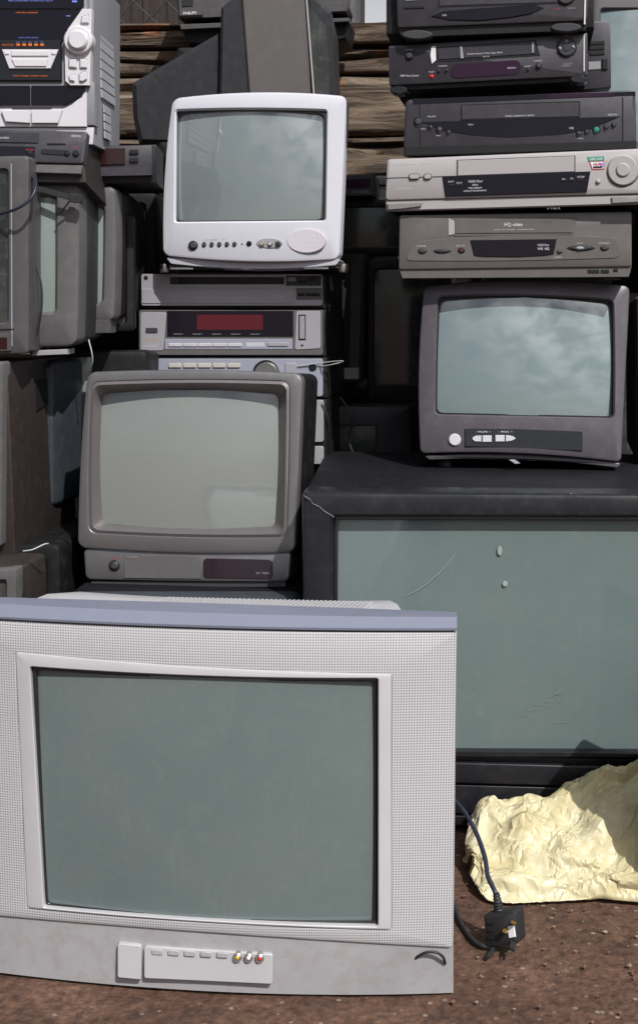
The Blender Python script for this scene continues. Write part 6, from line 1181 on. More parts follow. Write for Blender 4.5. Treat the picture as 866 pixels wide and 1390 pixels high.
62,37,66,57,7,-9,2,7,11,-6,-18,-8,-11,8,-12,-2,9,1,3,9,14,14,18,10,9,5,9,-6,2,-4,-8,0,-12,-11,-15,-8,-2,9,5,15,18,2,8,15,15,11,10,-7,1,1,5,-2,3,7,0,6,1,11,9,9,14,3,5,-6,-4,-5,-7,1,-3,0,3,5,10,9,14,19,2,5,14,10,16,11,12,15,7,-4,3,8,-9,2,1,-3,3,4,6,15,5,
581,21,-2,5,30,26,21,20,15,16,16,8,17,14,8,16,17,22,17,16,20,16,17,15,13,17,16,17,16,21,17,10,16,18,16,16,16,17,18,17,13,19,19,16,18,13,15,16,17,18,15,12,15,20,16,21,18,18,18,18,25,11,17,19,19,13,19,14,17,17,19,17,16,19,8,16,12,16,16,14,19,13,18,16,18,19,18,18,16,9,17,20,13,17,17,20,12,
-720,-19,-19,-29,-7,5,0,-4,1,-2,-1,-4,5,-3,-4,-2,1,-2,-3,0,-2,4,-3,0,-1,2,0,0,-4,5,-1,-8,3,2,1,1,0,-2,3,4,0,4,9,2,-1,0,-1,3,4,-1,1,-11,-4,4,1,4,4,1,4,3,-1,-11,4,-1,3,1,-1,-9,4,-5,-3,1,-5,7,-3,-7,-1,12,8,-2,5,0,4,1,3,-2,3,-4,0,13,0,-5,-6,-6,1,2,-6,
62,25,64,60,21,-5,-2,13,9,-11,-14,-14,-3,5,-14,4,-4,4,15,11,13,10,14,6,18,8,0,-9,-4,1,-5,-9,-12,-10,-5,1,-3,12,6,7,19,5,5,13,10,18,-3,4,2,0,-2,9,3,-4,0,1,11,5,11,17,17,12,1,-2,-10,-2,-5,1,-2,2,1,4,10,5,16,14,10,2,6,14,12,16,12,7,6,1,-1,2,4,-5,2,0,7,6,2,10,11,
579,19,-3,4,33,20,21,21,21,19,12,9,14,21,11,11,21,21,15,13,18,18,20,12,14,19,18,16,15,17,17,17,15,16,19,12,19,15,18,16,15,15,20,17,12,18,17,16,18,15,11,17,13,18,18,21,19,19,16,20,13,21,17,20,18,14,19,15,17,15,18,16,17,16,16,16,15,16,10,16,16,14,20,17,18,18,16,15,20,8,18,20,15,15,14,18,13,
-711,-14,-22,-25,-8,0,3,0,4,-3,0,-2,0,-2,-2,-3,-2,3,-6,-1,-1,2,0,-3,2,0,2,-3,0,0,2,-2,-2,3,-2,7,-2,1,1,-1,0,4,2,7,-3,2,2,1,3,-1,-10,1,-1,4,-1,4,5,3,2,2,-11,-3,-2,-1,8,2,-7,3,-6,-2,1,-5,-1,10,-4,-4,-3,-1,14,0,0,11,3,1,1,1,-4,0,-1,10,-2,-1,-3,-8,-3,-3,3,
58,15,66,65,27,-8,7,12,8,-11,-15,-14,6,-8,-12,8,0,3,14,16,11,10,7,15,11,-4,3,1,-11,-6,-3,-1,3,-9,0,-7,-2,10,-1,11,9,16,5,8,16,11,-10,5,0,7,9,-1,-6,-4,-3,12,7,7,15,15,21,11,14,-2,-6,-8,-3,-5,4,1,0,7,9,4,10,9,13,12,5,12,10,8,8,5,5,4,10,4,3,-5,1,-1,4,6,12,4,8,
576,20,4,-6,29,26,23,18,21,17,6,17,18,18,9,18,22,18,11,20,17,19,12,14,18,17,20,18,15,17,15,18,17,18,15,11,21,17,16,17,18,17,7,12,18,19,18,15,12,13,18,15,20,18,15,18,20,19,18,10,19,22,22,18,18,19,16,13,17,19,17,17,18,13,18,15,15,15,15,15,15,10,19,18,15,16,18,17,21,15,13,13,17,14,16,17,16,
-704,-12,-20,-23,-8,2,2,4,2,-4,-4,2,2,0,-3,-4,2,-1,-9,1,1,0,-3,1,2,1,-1,-1,-3,2,-3,4,4,0,-6,7,1,2,-4,4,-1,1,4,-3,1,6,5,-3,-11,0,3,-2,2,4,1,4,4,4,1,-9,-3,1,-1,-1,4,-1,-2,7,-4,-3,-3,-3,0,-2,7,-5,-1,1,-3,15,1,1,-5,-1,0,10,2,0,-1,-3,10,-3,2,-11,-2,1,1,
57,10,63,67,31,0,-6,9,14,-10,-16,-1,1,-11,-12,9,5,4,14,8,9,14,17,5,7,-8,5,3,5,-5,3,-3,-5,0,2,-10,-3,4,6,-3,6,13,16,14,12,-6,-2,4,8,10,-1,-5,-4,-3,-5,11,10,9,11,19,23,14,10,12,-4,-4,-6,-10,-3,2,8,4,3,12,4,15,12,11,10,2,11,17,5,5,6,2,3,1,2,4,-3,5,4,4,9,3,7,
573,17,8,-6,27,23,23,22,19,11,13,21,17,14,16,20,20,10,20,20,10,15,17,16,18,20,17,15,19,15,18,17,19,15,17,14,17,19,19,17,17,12,17,5,13,24,11,14,19,9,20,17,19,17,16,18,23,18,14,18,15,22,18,20,18,16,20,13,17,18,18,18,16,11,18,17,13,17,12,15,17,16,15,20,16,14,15,19,16,20,16,15,12,16,18,10,17,
-696,-13,-16,-21,-7,0,3,6,5,-4,-4,2,0,-2,2,-5,2,-5,-4,-2,-1,-1,2,0,-1,2,2,-2,2,-3,2,1,2,-7,0,8,-6,1,3,5,1,-6,5,-2,0,1,7,-8,-1,0,3,2,1,3,1,3,2,3,-7,1,-3,1,-2,1,-1,6,0,1,-2,0,-1,-3,-1,-4,4,2,-4,-2,-3,12,-1,9,-4,-3,-2,-5,1,2,-1,1,7,8,-1,-2,-2,-3,-2,
57,0,63,70,37,-2,-6,9,11,-12,-13,2,-2,-11,-8,3,9,14,11,7,16,17,10,1,-4,3,12,9,4,3,-3,-1,-3,2,-1,-7,-2,4,0,-5,3,9,7,20,10,2,-1,4,-5,9,-2,0,-4,-5,-5,7,8,16,23,11,21,11,17,14,3,-4,-6,-10,0,-3,4,4,6,16,5,10,16,15,12,4,9,5,-2,5,11,10,4,2,-1,4,-3,-4,9,4,2,10,5,
572,16,4,-5,25,26,22,20,20,13,17,20,12,17,20,20,16,19,17,14,9,15,19,21,18,15,19,17,18,13,20,17,16,15,17,19,16,16,18,18,17,12,17,13,13,10,18,17,16,10,20,13,18,17,17,22,19,14,21,14,20,15,20,22,21,18,12,16,19,20,16,18,18,14,13,19,15,10,21,17,16,10,16,17,21,14,11,15,15,21,17,15,14,19,16,15,13,
-691,-9,-17,-14,-7,4,1,4,5,-2,-1,3,-6,2,-1,-4,-2,-1,-1,-5,-2,-1,0,0,3,-3,4,4,-4,2,1,2,-8,5,0,-5,-1,4,6,-2,5,-6,3,-7,3,1,2,-1,1,0,2,0,-1,6,3,1,1,0,-6,3,-3,-1,3,1,0,-1,6,-4,3,-4,-3,2,0,1,-6,6,1,-3,-3,-1,10,-2,4,1,-5,-3,-2,3,-1,-1,6,5,8,-3,-4,0,-6,
54,-1,58,69,44,1,-8,9,8,-14,-9,2,-9,-6,2,-2,14,8,14,17,15,12,-2,0,10,15,14,6,7,-2,2,-2,-1,-4,-4,6,-4,-4,-6,3,0,10,-2,6,11,18,-1,-7,-6,11,1,-9,-4,-3,-1,2,17,19,11,21,12,20,15,14,3,5,-4,2,-5,-1,3,4,6,10,14,6,12,13,11,11,5,8,-4,-2,4,7,14,0,5,5,-1,-4,-4,2,6,7,10,
570,15,10,-10,21,26,24,23,19,17,16,17,9,20,22,19,19,13,15,14,19,14,19,19,17,15,19,17,16,18,19,15,15,17,20,12,16,15,18,20,19,12,17,15,12,10,14,18,17,14,16,15,17,20,13,21,14,23,16,16,23,13,17,24,21,11,17,18,22,14,18,19,17,19,13,14,17,17,16,14,18,10,15,16,19,19,7,14,19,16,16,18,17,16,15,15,17,
-682,-7,-16,-12,-5,1,6,1,6,-1,1,1,-7,1,2,-3,-3,-2,-5,-2,-2,2,2,0,1,-7,1,9,-1,-6,3,-3,3,3,0,-7,4,3,3,0,2,-5,-1,-1,2,-1,-1,2,3,-2,0,1,0,6,0,4,-4,-1,0,2,0,-2,-2,5,3,-4,-3,-2,4,-6,1,1,2,4,-4,-2,10,-1,-3,-3,3,5,-2,3,-5,2,-3,-1,-3,-2,6,7,6,-4,3,-7,0,
54,-4,54,64,49,7,-3,-4,9,-2,-13,-4,-11,1,-2,4,10,17,18,13,11,12,-3,14,16,14,12,9,4,2,0,3,-10,-4,0,3,-10,-6,0,1,2,9,-2,-7,14,13,-9,-6,1,11,-7,-3,6,-1,-4,-3,18,10,21,19,14,21,17,10,6,12,3,4,-2,0,3,4,4,6,12,15,6,10,13,15,5,-8,6,-4,1,-1,15,5,6,4,-2,0,-3,2,1,10,9,
569,16,12,-12,15,25,22,22,22,19,18,8,18,21,20,20,22,14,15,15,13,22,17,18,14,18,17,17,17,19,20,16,16,14,14,19,17,15,17,19,17,11,17,18,17,8,15,12,16,16,13,18,16,16,13,21,24,16,22,16,16,21,20,14,20,19,16,13,20,16,16,21,15,19,11,17,18,17,16,17,13,14,19,17,16,15,10,14,18,16,13,18,19,14,16,17,16,
-676,-6,-11,-11,-4,4,7,0,3,4,2,-6,-4,3,-2,-2,-2,-1,-8,0,-5,5,-1,3,0,1,-4,-1,-1,-2,0,3,6,1,-6,0,6,-5,-2,-1,3,8,-2,-4,1,1,-2,4,-6,5,1,0,1,4,-1,1,-1,1,0,5,-3,-3,1,0,4,-1,-3,-2,-2,-1,6,3,0,0,-5,-1,4,1,6,-3,-3,6,1,-4,2,2,-5,-1,-1,0,-3,2,7,0,4,-9,1,
55,-6,46,62,53,12,0,-7,1,6,-9,-13,-3,-4,3,9,7,16,15,17,15,3,15,12,19,14,18,11,3,2,0,-2,-6,-6,2,-5,-11,0,2,1,1,-7,-8,4,-1,15,-2,-8,6,-5,6,2,-8,0,-7,13,3,17,18,22,21,13,19,20,3,10,4,12,6,0,-3,5,5,6,12,18,5,12,9,8,7,-9,-2,5,-3,-7,12,-2,5,9,10,4,-2,2,-2,8,1,
566,21,11,-13,12,21,22,25,21,20,17,12,20,21,21,18,20,15,14,9,24,15,21,18,19,17,18,15,17,16,18,16,17,17,10,18,17,20,15,16,21,16,12,15,14,17,15,17,13,9,16,17,16,16,17,19,22,20,20,8,22,19,22,18,14,22,15,17,19,14,13,19,16,18,17,15,14,17,17,17,18,16,13,17,15,16,11,19,15,14,16,16,13,19,18,15,17,
-670,-2,-8,-8,-6,4,7,2,0,-1,8,-7,2,2,-2,-1,-1,-6,-2,-8,2,-4,3,7,2,-4,-1,-2,2,0,0,1,2,-6,4,-1,-6,0,2,0,0,5,0,-4,1,1,2,-4,-4,9,0,2,0,0,4,2,-1,-1,0,2,-2,-2,2,1,-3,5,-3,4,-5,0,4,-2,-2,2,5,-3,-4,4,2,1,1,-2,7,-1,3,1,-6,-3,-1,0,0,0,1,4,2,-5,-2,
52,-2,40,58,55,12,6,-7,7,-7,-10,-10,3,0,6,7,9,18,17,14,7,18,20,12,14,17,11,17,-3,6,0,-7,4,-1,-8,-10,-1,1,0,-5,2,-10,-10,5,-11,5,8,-3,-10,9,2,3,-12,-6,1,14,3,21,20,25,16,20,18,17,12,3,6,6,9,13,-3,6,7,7,6,14,13,9,11,3,-3,2,-10,3,-8,-3,8,-5,6,6,10,11,9,-1,0,7,-4,
568,16,14,-13,5,22,27,22,23,15,16,20,23,20,20,22,15,12,10,18,25,19,12,20,22,18,13,19,16,20,16,11,16,13,19,18,16,14,19,19,17,14,16,14,12,18,17,17,14,15,9,18,16,11,17,25,19,20,19,8,19,18,19,21,17,20,21,15,19,17,13,15,18,18,15,16,15,16,19,15,17,15,18,14,17,15,18,16,11,15,16,14,14,13,19,18,17,
-660,-4,-3,-11,-3,7,8,3,1,1,1,-2,2,-3,-1,-2,2,-8,-6,-1,1,-3,-2,0,9,3,-7,3,3,-1,1,-7,-5,5,-6,0,3,2,0,-1,1,5,-4,-2,-2,5,-6,4,-6,2,8,3,-1,-1,3,2,1,-1,4,-1,-5,1,0,-4,6,-1,4,0,-4,2,-1,7,0,-2,-2,5,-1,-5,5,3,1,-3,0,8,-2,-7,6,-7,-1,4,-2,1,-2,1,1,-1,3,
52,-4,37,55,53,17,11,-4,5,-15,-12,4,0,8,8,10,2,14,20,15,7,19,25,15,14,16,16,11,-2,3,-1,5,2,-6,-8,-8,-7,-9,2,-3,2,-12,-2,-12,7,-7,-7,-1,-5,8,9,-2,-2,-14,5,6,21,19,16,26,20,22,15,16,16,4,2,11,8,8,11,1,5,4,13,10,13,13,4,-2,-3,6,-5,-7,-2,1,-5,0,-7,11,8,13,9,10,3,0,-5,
566,20,12,-12,1,22,23,27,21,18,21,20,21,23,17,14,17,11,19,21,20,22,16,8,21,21,13,19,17,18,13,17,17,17,11,19,17,17,15,21,17,16,19,11,8,21,19,10,17,17,18,8,11,17,21,20,19,20,19,12,22,17,18,12,20,22,14,22,17,14,15,14,20,18,17,9,17,17,20,16,12,20,16,19,15,16,18,16,10,18,14,15,14,13,17,18,16,
-655,0,1,-9,-4,9,7,3,3,1,2,-1,2,-3,-1,-4,0,-6,-9,2,-1,1,-2,-5,4,8,-4,4,4,-2,-9,-1,-3,2,-4,3,1,3,0,-4,2,3,1,-2,-4,-3,-2,0,3,-1,3,9,-3,6,0,0,1,-1,7,-2,-4,-1,0,-1,6,1,0,0,-1,-3,4,-8,1,1,8,-8,1,6,5,2,-3,2,-1,2,-8,4,0,1,1,-3,2,-1,0,1,-1,-2,2,
53,-6,33,54,56,13,17,5,-7,-12,-4,6,1,2,8,14,2,18,13,19,11,13,24,25,14,15,20,5,5,-1,4,0,3,-10,-16,-10,-9,-7,3,2,-3,-7,-8,-13,11,0,-12,-15,3,4,1,10,-11,-9,1,17,21,20,17,25,16,23,14,24,9,6,10,6,9,13,9,10,9,5,8,10,11,-1,-1,-1,7,-5,0,2,0,-8,1,-5,-11,3,11,10,11,12,-4,0,5,
567,18,14,-10,-2,20,24,23,23,22,24,21,21,19,17,10,22,17,14,25,20,20,7,11,20,20,19,18,17,11,20,16,13,16,19,19,17,18,13,19,11,17,18,18,8,16,22,14,15,15,18,3,20,16,19,26,17,18,13,22,15,22,17,8,20,22,18,16,17,19,10,14,23,17,12,16,17,17,15,18,13,18,15,19,16,15,20,9,18,18,19,14,8,15,17,17,18,
-645,3,-2,-7,1,5,9,2,4,3,3,1,0,-1,-5,-6,1,-7,-2,0,-1,-1,-2,-5,2,9,-4,-1,7,-10,-1,0,-2,2,-5,2,1,3,3,-1,-4,2,1,1,-5,0,1,-8,4,2,-2,8,3,6,-5,5,2,2,-1,-2,-2,0,1,-2,5,-1,5,-1,-5,0,0,-6,5,4,-1,-2,4,-3,6,5,-5,3,-5,-3,2,6,-1,1,-3,2,1,-1,2,0,-3,-2,0,
50,-5,30,53,55,16,15,12,-8,-2,-4,3,1,3,8,14,9,10,14,11,14,20,26,26,18,16,14,13,2,3,2,-1,-11,-17,-4,-10,-9,-7,-6,1,-11,-5,-7,-3,13,-6,-7,-11,-13,-3,3,14,-1,-7,9,10,18,22,21,20,23,14,22,21,12,9,6,10,12,8,16,10,5,7,13,13,1,3,-3,-5,4,-3,6,2,-3,-11,-1,-9,-7,-4,6,11,12,13,3,-4,7,
569,18,12,-8,-7,23,27,17,26,26,25,21,16,21,17,16,9,21,23,20,16,22,7,9,21,16,19,19,21,17,14,16,11,18,21,11,20,20,14,14,15,18,17,17,13,15,16,18,16,14,20,10,12,15,16,26,14,17,22,14,16,25,12,20,15,19,19,16,17,17,19,12,18,17,21,6,15,20,18,18,10,14,19,18,20,10,17,14,19,18,18,12,15,15,13,17,16,
-637,4,-1,-2,4,3,6,6,0,5,2,6,-4,0,-3,-5,-5,2,-4,-4,-1,0,-5,-2,2,1,0,0,-1,-5,3,0,1,-3,-1,1,0,3,1,-2,-4,2,2,2,-1,-1,1,-7,2,1,0,-4,15,-8,9,3,2,0,0,-2,-2,3,-3,0,1,5,2,-6,1,-1,2,-3,-3,4,4,0,0,-3,1,5,7,-4,-2,-4,0,8,1,2,-2,-1,1,-1,2,-1,-3,1,-2,
50,-6,27,52,54,16,11,21,7,-6,-2,-3,4,2,9,14,14,5,7,16,20,19,24,25,16,22,17,12,4,-3,-9,1,-16,-8,-7,-15,-11,-1,-2,-9,2,-5,-8,-5,11,-7,-12,-11,-4,-10,-1,9,7,4,1,13,23,21,18,20,23,14,23,18,22,6,7,17,7,12,9,15,10,7,0,16,0,3,1,-3,-6,1,6,-1,-2,-9,-6,-12,-5,0,-3,12,12,11,8,-3,4,
570,17,13,-6,-8,24,27,18,26,28,21,19,17,21,15,19,11,19,21,19,18,21,8,10,20,16,21,18,20,14,15,18,15,15,20,12,17,15,19,14,18,13,16,20,16,17,17,16,15,15,15,15,22,1,15,23,23,17,12,19,17,24,12,23,12,19,17,15,17,17,18,17,22,11,17,15,15,18,15,18,17,17,14,15,20,17,9,16,18,15,19,18,16,16,9,13,17,
-631,7,2,-2,7,5,6,4,-3,5,8,5,-1,-3,-5,-1,-6,-6,1,-2,-1,0,-6,1,0,0,-2,0,-5,1,2,3,-4,0,-1,3,0,0,3,-9,-1,7,3,-1,-4,2,-2,-3,2,-4,1,-1,10,1,0,1,8,1,-6,5,-5,7,-5,2,-1,2,5,-10,0,-2,3,3,-5,3,6,3,-7,-1,5,1,0,4,-1,-3,-1,5,3,3,-1,-2,-2,4,-3,0,1,-2,-2,
49,-7,27,49,56,13,13,20,22,0,-10,-2,1,7,12,8,15,8,2,22,13,22,23,27,16,13,8,16,-2,9,-3,-6,-15,-14,-3,-16,-7,-7,-2,4,0,-8,-8,1,-6,3,-12,-12,-11,5,-2,-9,7,14,13,14,13,22,22,22,21,14,20,17,21,15,6,14,12,10,9,9,6,12,-2,7,-5,1,6,7,-3,-7,3,-7,2,2,-11,-8,0,-8,3,3,7,12,13,5,0,
569,17,14,-3,-11,23,27,27,21,26,20,20,20,20,17,19,15,17,16,17,16,18,7,20,21,20,17,18,16,13,15,15,16,21,17,13,16,15,22,12,15,20,17,14,15,13,19,16,15,20,10,20,16,12,17,12,20,17,13,15,21,28,16,17,19,11,18,21,15,14,20,15,15,17,16,11,19,19,15,18,15,18,14,16,17,14,20,17,14,18,16,12,15,16,17,10,19,
-622,9,4,-3,11,4,6,3,1,9,2,3,2,-5,-2,-1,-5,-7,1,-4,-7,6,-6,-5,1,1,0,2,-5,2,1,2,-3,3,-1,2,-2,-3,-1,-2,1,0,-1,6,-5,3,-1,3,2,-2,-5,0,8,0,-3,5,1,5,-2,-3,3,5,-4,3,-1,1,-5,2,-2,0,2,2,-8,6,0,4,-2,0,4,-1,3,1,0,-1,0,1,6,-2,2,-1,2,-3,-2,-2,3,1,-3,
46,-7,31,46,53,13,18,18,34,-2,-9,-3,4,9,12,5,14,11,0,21,19,18,21,11,12,12,14,14,-1,16,-3,-13,-14,-3,-8,-17,-7,4,-1,-8,4,-4,-7,-6,1,-8,-13,-8,-6,2,-9,5,-1,16,10,20,19,19,22,26,19,14,15,24,14,19,8,2,11,13,3,10,16,8,4,-9,6,3,-4,2,4,3,-11,3,-5,5,0,-10,-9,1,-6,14,6,9,2,8,0,
571,16,7,6,-13,29,22,26,25,24,22,18,20,16,21,17,12,20,9,16,23,11,19,22,14,20,15,19,15,15,16,17,15,19,14,17,18,13,12,20,16,21,12,19,18,16,13,20,14,14,18,15,17,17,12,20,8,14,13,17,24,20,21,21,16,18,13,18,19,15,18,12,15,17,12,17,20,19,15,16,17,15,17,19,17,12,15,20,16,16,18,12,12,12,19,18,14,
-615,14,2,1,11,6,6,5,0,7,6,4,-2,-5,1,-4,-8,-1,-10,-1,-2,0,-2,-5,4,1,0,-4,3,0,1,0,0,2,1,-2,-1,-5,-1,-1,4,-3,1,2,0,-4,3,2,3,2,-3,-1,5,1,-2,-1,4,1,-2,-3,7,-1,-3,3,0,2,-6,5,0,-2,1,-4,-2,6,2,3,-3,2,2,3,-1,3,-2,-2,3,3,5,0,0,-3,4,-5,-5,-2,6,0,-3,
46,-4,30,47,48,16,14,29,35,-3,-5,-4,4,10,8,8,15,1,13,18,7,20,11,13,14,14,15,3,10,13,-4,-10,-13,-2,-14,-6,-6,5,-10,-3,0,-3,-8,1,-5,2,-10,-7,-8,-9,-2,10,-2,6,11,18,25,24,22,22,16,18,15,16,20,12,14,-2,11,13,5,15,11,-4,9,-7,2,8,4,-5,7,-6,-5,0,7,-8,3,-11,-3,1,-7,12,15,0,0,4,5,
574,20,6,-1,-10,27,24,24,24,31,19,17,20,18,20,16,12,21,2,18,19,24,19,12,20,14,21,12,12,20,17,18,15,16,18,14,18,11,16,19,16,23,11,18,19,15,16,14,13,23,17,16,13,17,20,14,17,14,9,18,11,19,21,23,17,15,16,20,16,18,13,21,11,11,19,15,18,17,18,18,19,17,15,15,16,16,13,20,18,17,12,11,15,16,17,19,16,
-606,8,9,8,7,7,8,3,3,7,6,4,-3,-1,-3,-3,-8,-4,-10,-1,3,-7,-1,3,0,2,-2,-5,2,4,1,-3,2,-1,2,-1,-2,-6,1,1,1,2,0,0,-1,2,-2,2,1,-1,1,5,0,-4,4,-2,2,-1,1,-3,2,0,0,3,2,-3,0,2,-3,3,-4,-1,4,0,3,2,-3,0,2,4,-1,5,-6,4,-2,4,8,2,-4,0,1,-6,-2,2,-3,0,0,
46,-4,32,49,44,15,19,34,35,-2,-6,-3,6,7,12,4,13,5,12,1,10,12,14,18,13,15,6,15,11,4,-8,-7,3,-11,-9,-9,3,-10,-2,-6,-2,0,-8,-2,6,5,-9,-15,-7,1,2,1,10,4,4,10,23,27,23,17,24,17,11,12,19,21,11,-1,11,7,11,6,11,-4,7,3,-4,11,-1,3,-4,3,3,-6,7,-4,-7,-3,2,-6,-8,14,13,4,4,2,-4,
577,21,11,-16,-3,26,23,24,27,34,16,20,16,20,19,12,18,11,8,21,22,16,21,10,18,20,15,15,16,17,14,19,17,18,13,17,13,16,16,19,18,18,14,15,19,15,17,16,20,18,18,15,16,14,19,16,11,13,17,18,12,12,22,17,16,20,20,20,16,12,17,20,16,14,16,11,16,16,20,18,16,18,17,16,14,19,13,20,17,14,16,12,18,13,15,17,17,
-601,11,8,10,12,12,7,2,3,12,6,2,-7,-1,-3,-4,-7,-2,-11,-4,-2,-1,1,4,-3,-2,2,2,0,2,-3,0,3,-3,0,-4,-1,-2,1,2,2,-2,2,-1,-4,6,2,-1,1,1,0,-2,6,-6,6,1,-6,-1,4,-2,0,3,-1,3,-2,0,1,2,1,-3,-4,1,1,1,4,4,-1,0,2,-2,4,-2,-2,4,-2,3,3,4,-1,3,0,-2,-6,0,-3,3,-1,
45,-1,30,49,41,15,28,37,35,3,-7,-2,5,3,5,10,3,11,14,-2,0,17,12,19,15,6,17,14,7,-3,-9,5,0,-7,-14,3,-11,-10,-1,2,-2,-2,-7,9,5,-7,-9,-8,1,-3,3,9,3,8,6,6,17,22,18,14,25,23,7,19,19,20,5,8,3,17,8,2,-2,9,-7,7,1,12,-3,-1,3,9,2,-7,8,-7,0,-1,-4,-12,0,9,7,13,-1,4,2,
581,21,10,-20,3,25,20,25,29,30,20,18,18,18,17,18,15,5,13,17,21,17,23,12,17,15,14,19,18,14,20,15,17,18,17,15,10,18,14,20,18,19,16,13,14,20,17,17,18,18,17,13,19,19,14,14,12,18,20,16,6,11,20,21,16,18,18,22,19,10,18,19,13,18,18,13,10,25,14,16,16,17,20,18,16,16,10,21,14,19,11,20,14,17,12,17,18,
-596,17,8,13,14,10,7,5,2,14,4,2,-2,-9,-1,-3,-6,-8,-7,-6,2,1,1,4,-7,-1,4,1,3,0,-1,-4,3,-4,1,-2,-5,-1,2,-2,6,2,0,-4,0,1,4,2,-1,-1,3,-6,2,4,3,-1,-4,0,-2,-1,2,3,0,1,0,0,1,3,-1,-3,-2,4,-2,4,-2,4,3,-5,1,4,3,-2,-1,1,2,-4,8,2,0,1,-5,3,-3,1,-3,-3,1,
44,5,29,48,40,17,32,40,34,1,-4,-3,4,4,0,6,8,16,0,-8,12,13,10,20,6,16,13,11,4,-5,-1,-3,2,-1,-12,3,-14,-3,-5,-3,-1,1,8,11,-2,-1,-10,-4,-4,4,1,12,6,6,-3,12,13,16,10,17,25,22,9,15,19,19,7,8,5,16,0,4,-3,10,3,-6,7,8,8,-5,5,8,0,3,0,5,-8,-7,-5,-3,7,1,8,2,12,7,1,
584,21,10,-24,7,25,20,25,30,26,22,18,21,18,17,13,16,12,5,17,24,18,19,12,19,10,17,18,20,17,15,14,15,20,17,14,13,19,17,18,16,19,11,16,19,19,18,16,18,15,19,12,20,18,13,19,14,19,16,10,17,8,12,21,19,17,19,19,15,18,16,15,22,13,18,14,16,20,16,11,21,12,21,16,16,20,15,15,14,20,15,13,12,20,19,18,10,
-586,18,10,12,15,11,9,4,5,13,4,4,-3,-5,-6,-9,-5,-6,-6,0,-1,0,1,2,-4,2,2,0,1,3,-9,2,-3,2,-3,1,-2,2,0,-4,5,4,-6,-1,0,1,2,2,2,-1,1,-7,6,3,-4,5,-2,0,-2,-4,0,2,2,5,-1,-1,4,0,-4,1,-2,3,-1,0,-4,7,-4,2,3,4,3,-1,0,1,-3,0,-1,8,-1,0,-5,-6,7,2,-1,-1,-1,
45,8,29,48,35,22,37,41,35,0,-1,-4,2,3,3,6,6,9,-13,1,7,15,11,16,7,16,12,7,0,-1,-3,2,-3,-2,5,-9,-9,0,1,3,-6,4,10,7,0,1,-8,-10,1,6,4,9,2,2,10,2,13,11,14,17,9,22,23,11,14,21,6,7,10,11,-6,7,-1,5,2,4,-5,8,9,11,-1,7,9,-2,6,5,-1,-9,-9,2,-1,10,0,-2,7,10,12,
588,18,11,-26,11,24,29,21,24,27,23,20,16,19,11,16,10,12,16,13,22,20,16,16,13,16,18,18,19,16,12,15,18,19,16,18,13,18,17,17,15,19,13,16,18,19,17,17,15,21,13,18,18,20,17,12,16,20,12,13,17,12,12,7,22,17,23,17,17,17,14,18,20,17,14,15,20,12,18,17,14,19,17,21,15,15,20,13,16,17,18,10,18,13,16,15,16,
-579,22,11,15,15,11,7,10,1,11,7,2,-3,-6,-11,-4,-14,3,-6,-1,3,-1,4,-3,-2,6,-4,1,2,-4,2,-2,1,-3,-2,3,0,-3,-3,3,4,3,-5,2,1,-1,-1,0,5,1,-4,0,-1,-1,1,-2,6,2,-2,-7,0,-1,2,6,0,4,2,-1,-2,-3,-1,4,-1,-2,0,2,1,-2,1,6,2,2,1,-1,-2,1,0,-1,-2,7,-5,-7,-5,9,-1,5,-1,
48,10,30,46,27,30,41,40,36,3,-5,-2,5,2,7,5,6,-8,-6,-8,6,12,16,8,19,7,7,4,4,-2,8,-7,3,4,-1,3,-11,3,8,-3,-5,4,11,0,-1,2,-8,4,-1,3,11,5,7,-3,2,11,4,12,14,17,3,16,21,19,11,20,11,8,7,6,-9,3,5,-2,9,-1,1,17,9,2,8,1,13,3,4,-6,3,6,-6,-7,-1,12,7,-2,6,8,12,
589,17,13,-26,5,27,36,25,18,27,24,18,17,15,8,14,19,13,15,11,18,22,17,14,16,16,17,16,18,18,14,16,19,17,11,19,12,20,16,18,17,16,17,15,18,16,21,15,18,18,13,18,20,17,18,17,13,18,13,12,20,16,16,6,7,24,22,15,20,16,13,20,18,19,15,16,17,9,18,18,17,18,16,21,16,17,17,15,15,18,17,12,20,12,12,15,15,
-570,21,15,17,9,14,12,7,5,8,6,5,-4,-8,-12,-9,-6,0,-1,3,0,2,0,-4,1,-3,1,1,-1,-1,4,-6,-1,0,-1,2,-3,-2,1,5,-2,5,-2,-1,4,-1,-1,-2,4,3,-8,2,-1,4,-3,-3,-2,10,-1,-3,0,-3,0,1,5,5,-2,1,-1,3,-5,-1,-1,1,0,1,1,-3,3,3,6,3,1,-4,1,-2,1,2,-2,1,2,-9,-5,-3,9,1,4,
47,14,32,47,29,39,33,38,38,5,1,-7,6,6,8,5,1,-12,-7,-14,1,8,14,13,18,-1,7,10,1,4,9,-7,-1,2,10,-4,6,8,-5,-4,4,0,4,7,-2,-1,-4,9,-1,4,9,6,3,-2,4,4,13,7,15,15,1,11,17,20,20,11,5,10,4,6,-7,3,2,2,8,10,-3,17,12,9,-2,4,12,5,-1,5,-7,5,-3,7,-5,8,6,10,1,14,8,
592,11,16,-14,-4,28,37,26,13,28,23,18,14,14,12,16,19,15,9,9,19,21,15,13,17,22,17,19,16,18,14,18,16,17,10,21,16,15,16,17,17,16,15,17,18,17,21,14,19,21,14,17,17,18,19,13,18,15,16,11,18,16,20,5,7,20,23,15,16,15,18,16,18,19,19,13,17,12,18,14,19,16,20,21,14,17,17,16,18,18,19,15,9,18,10,17,14,
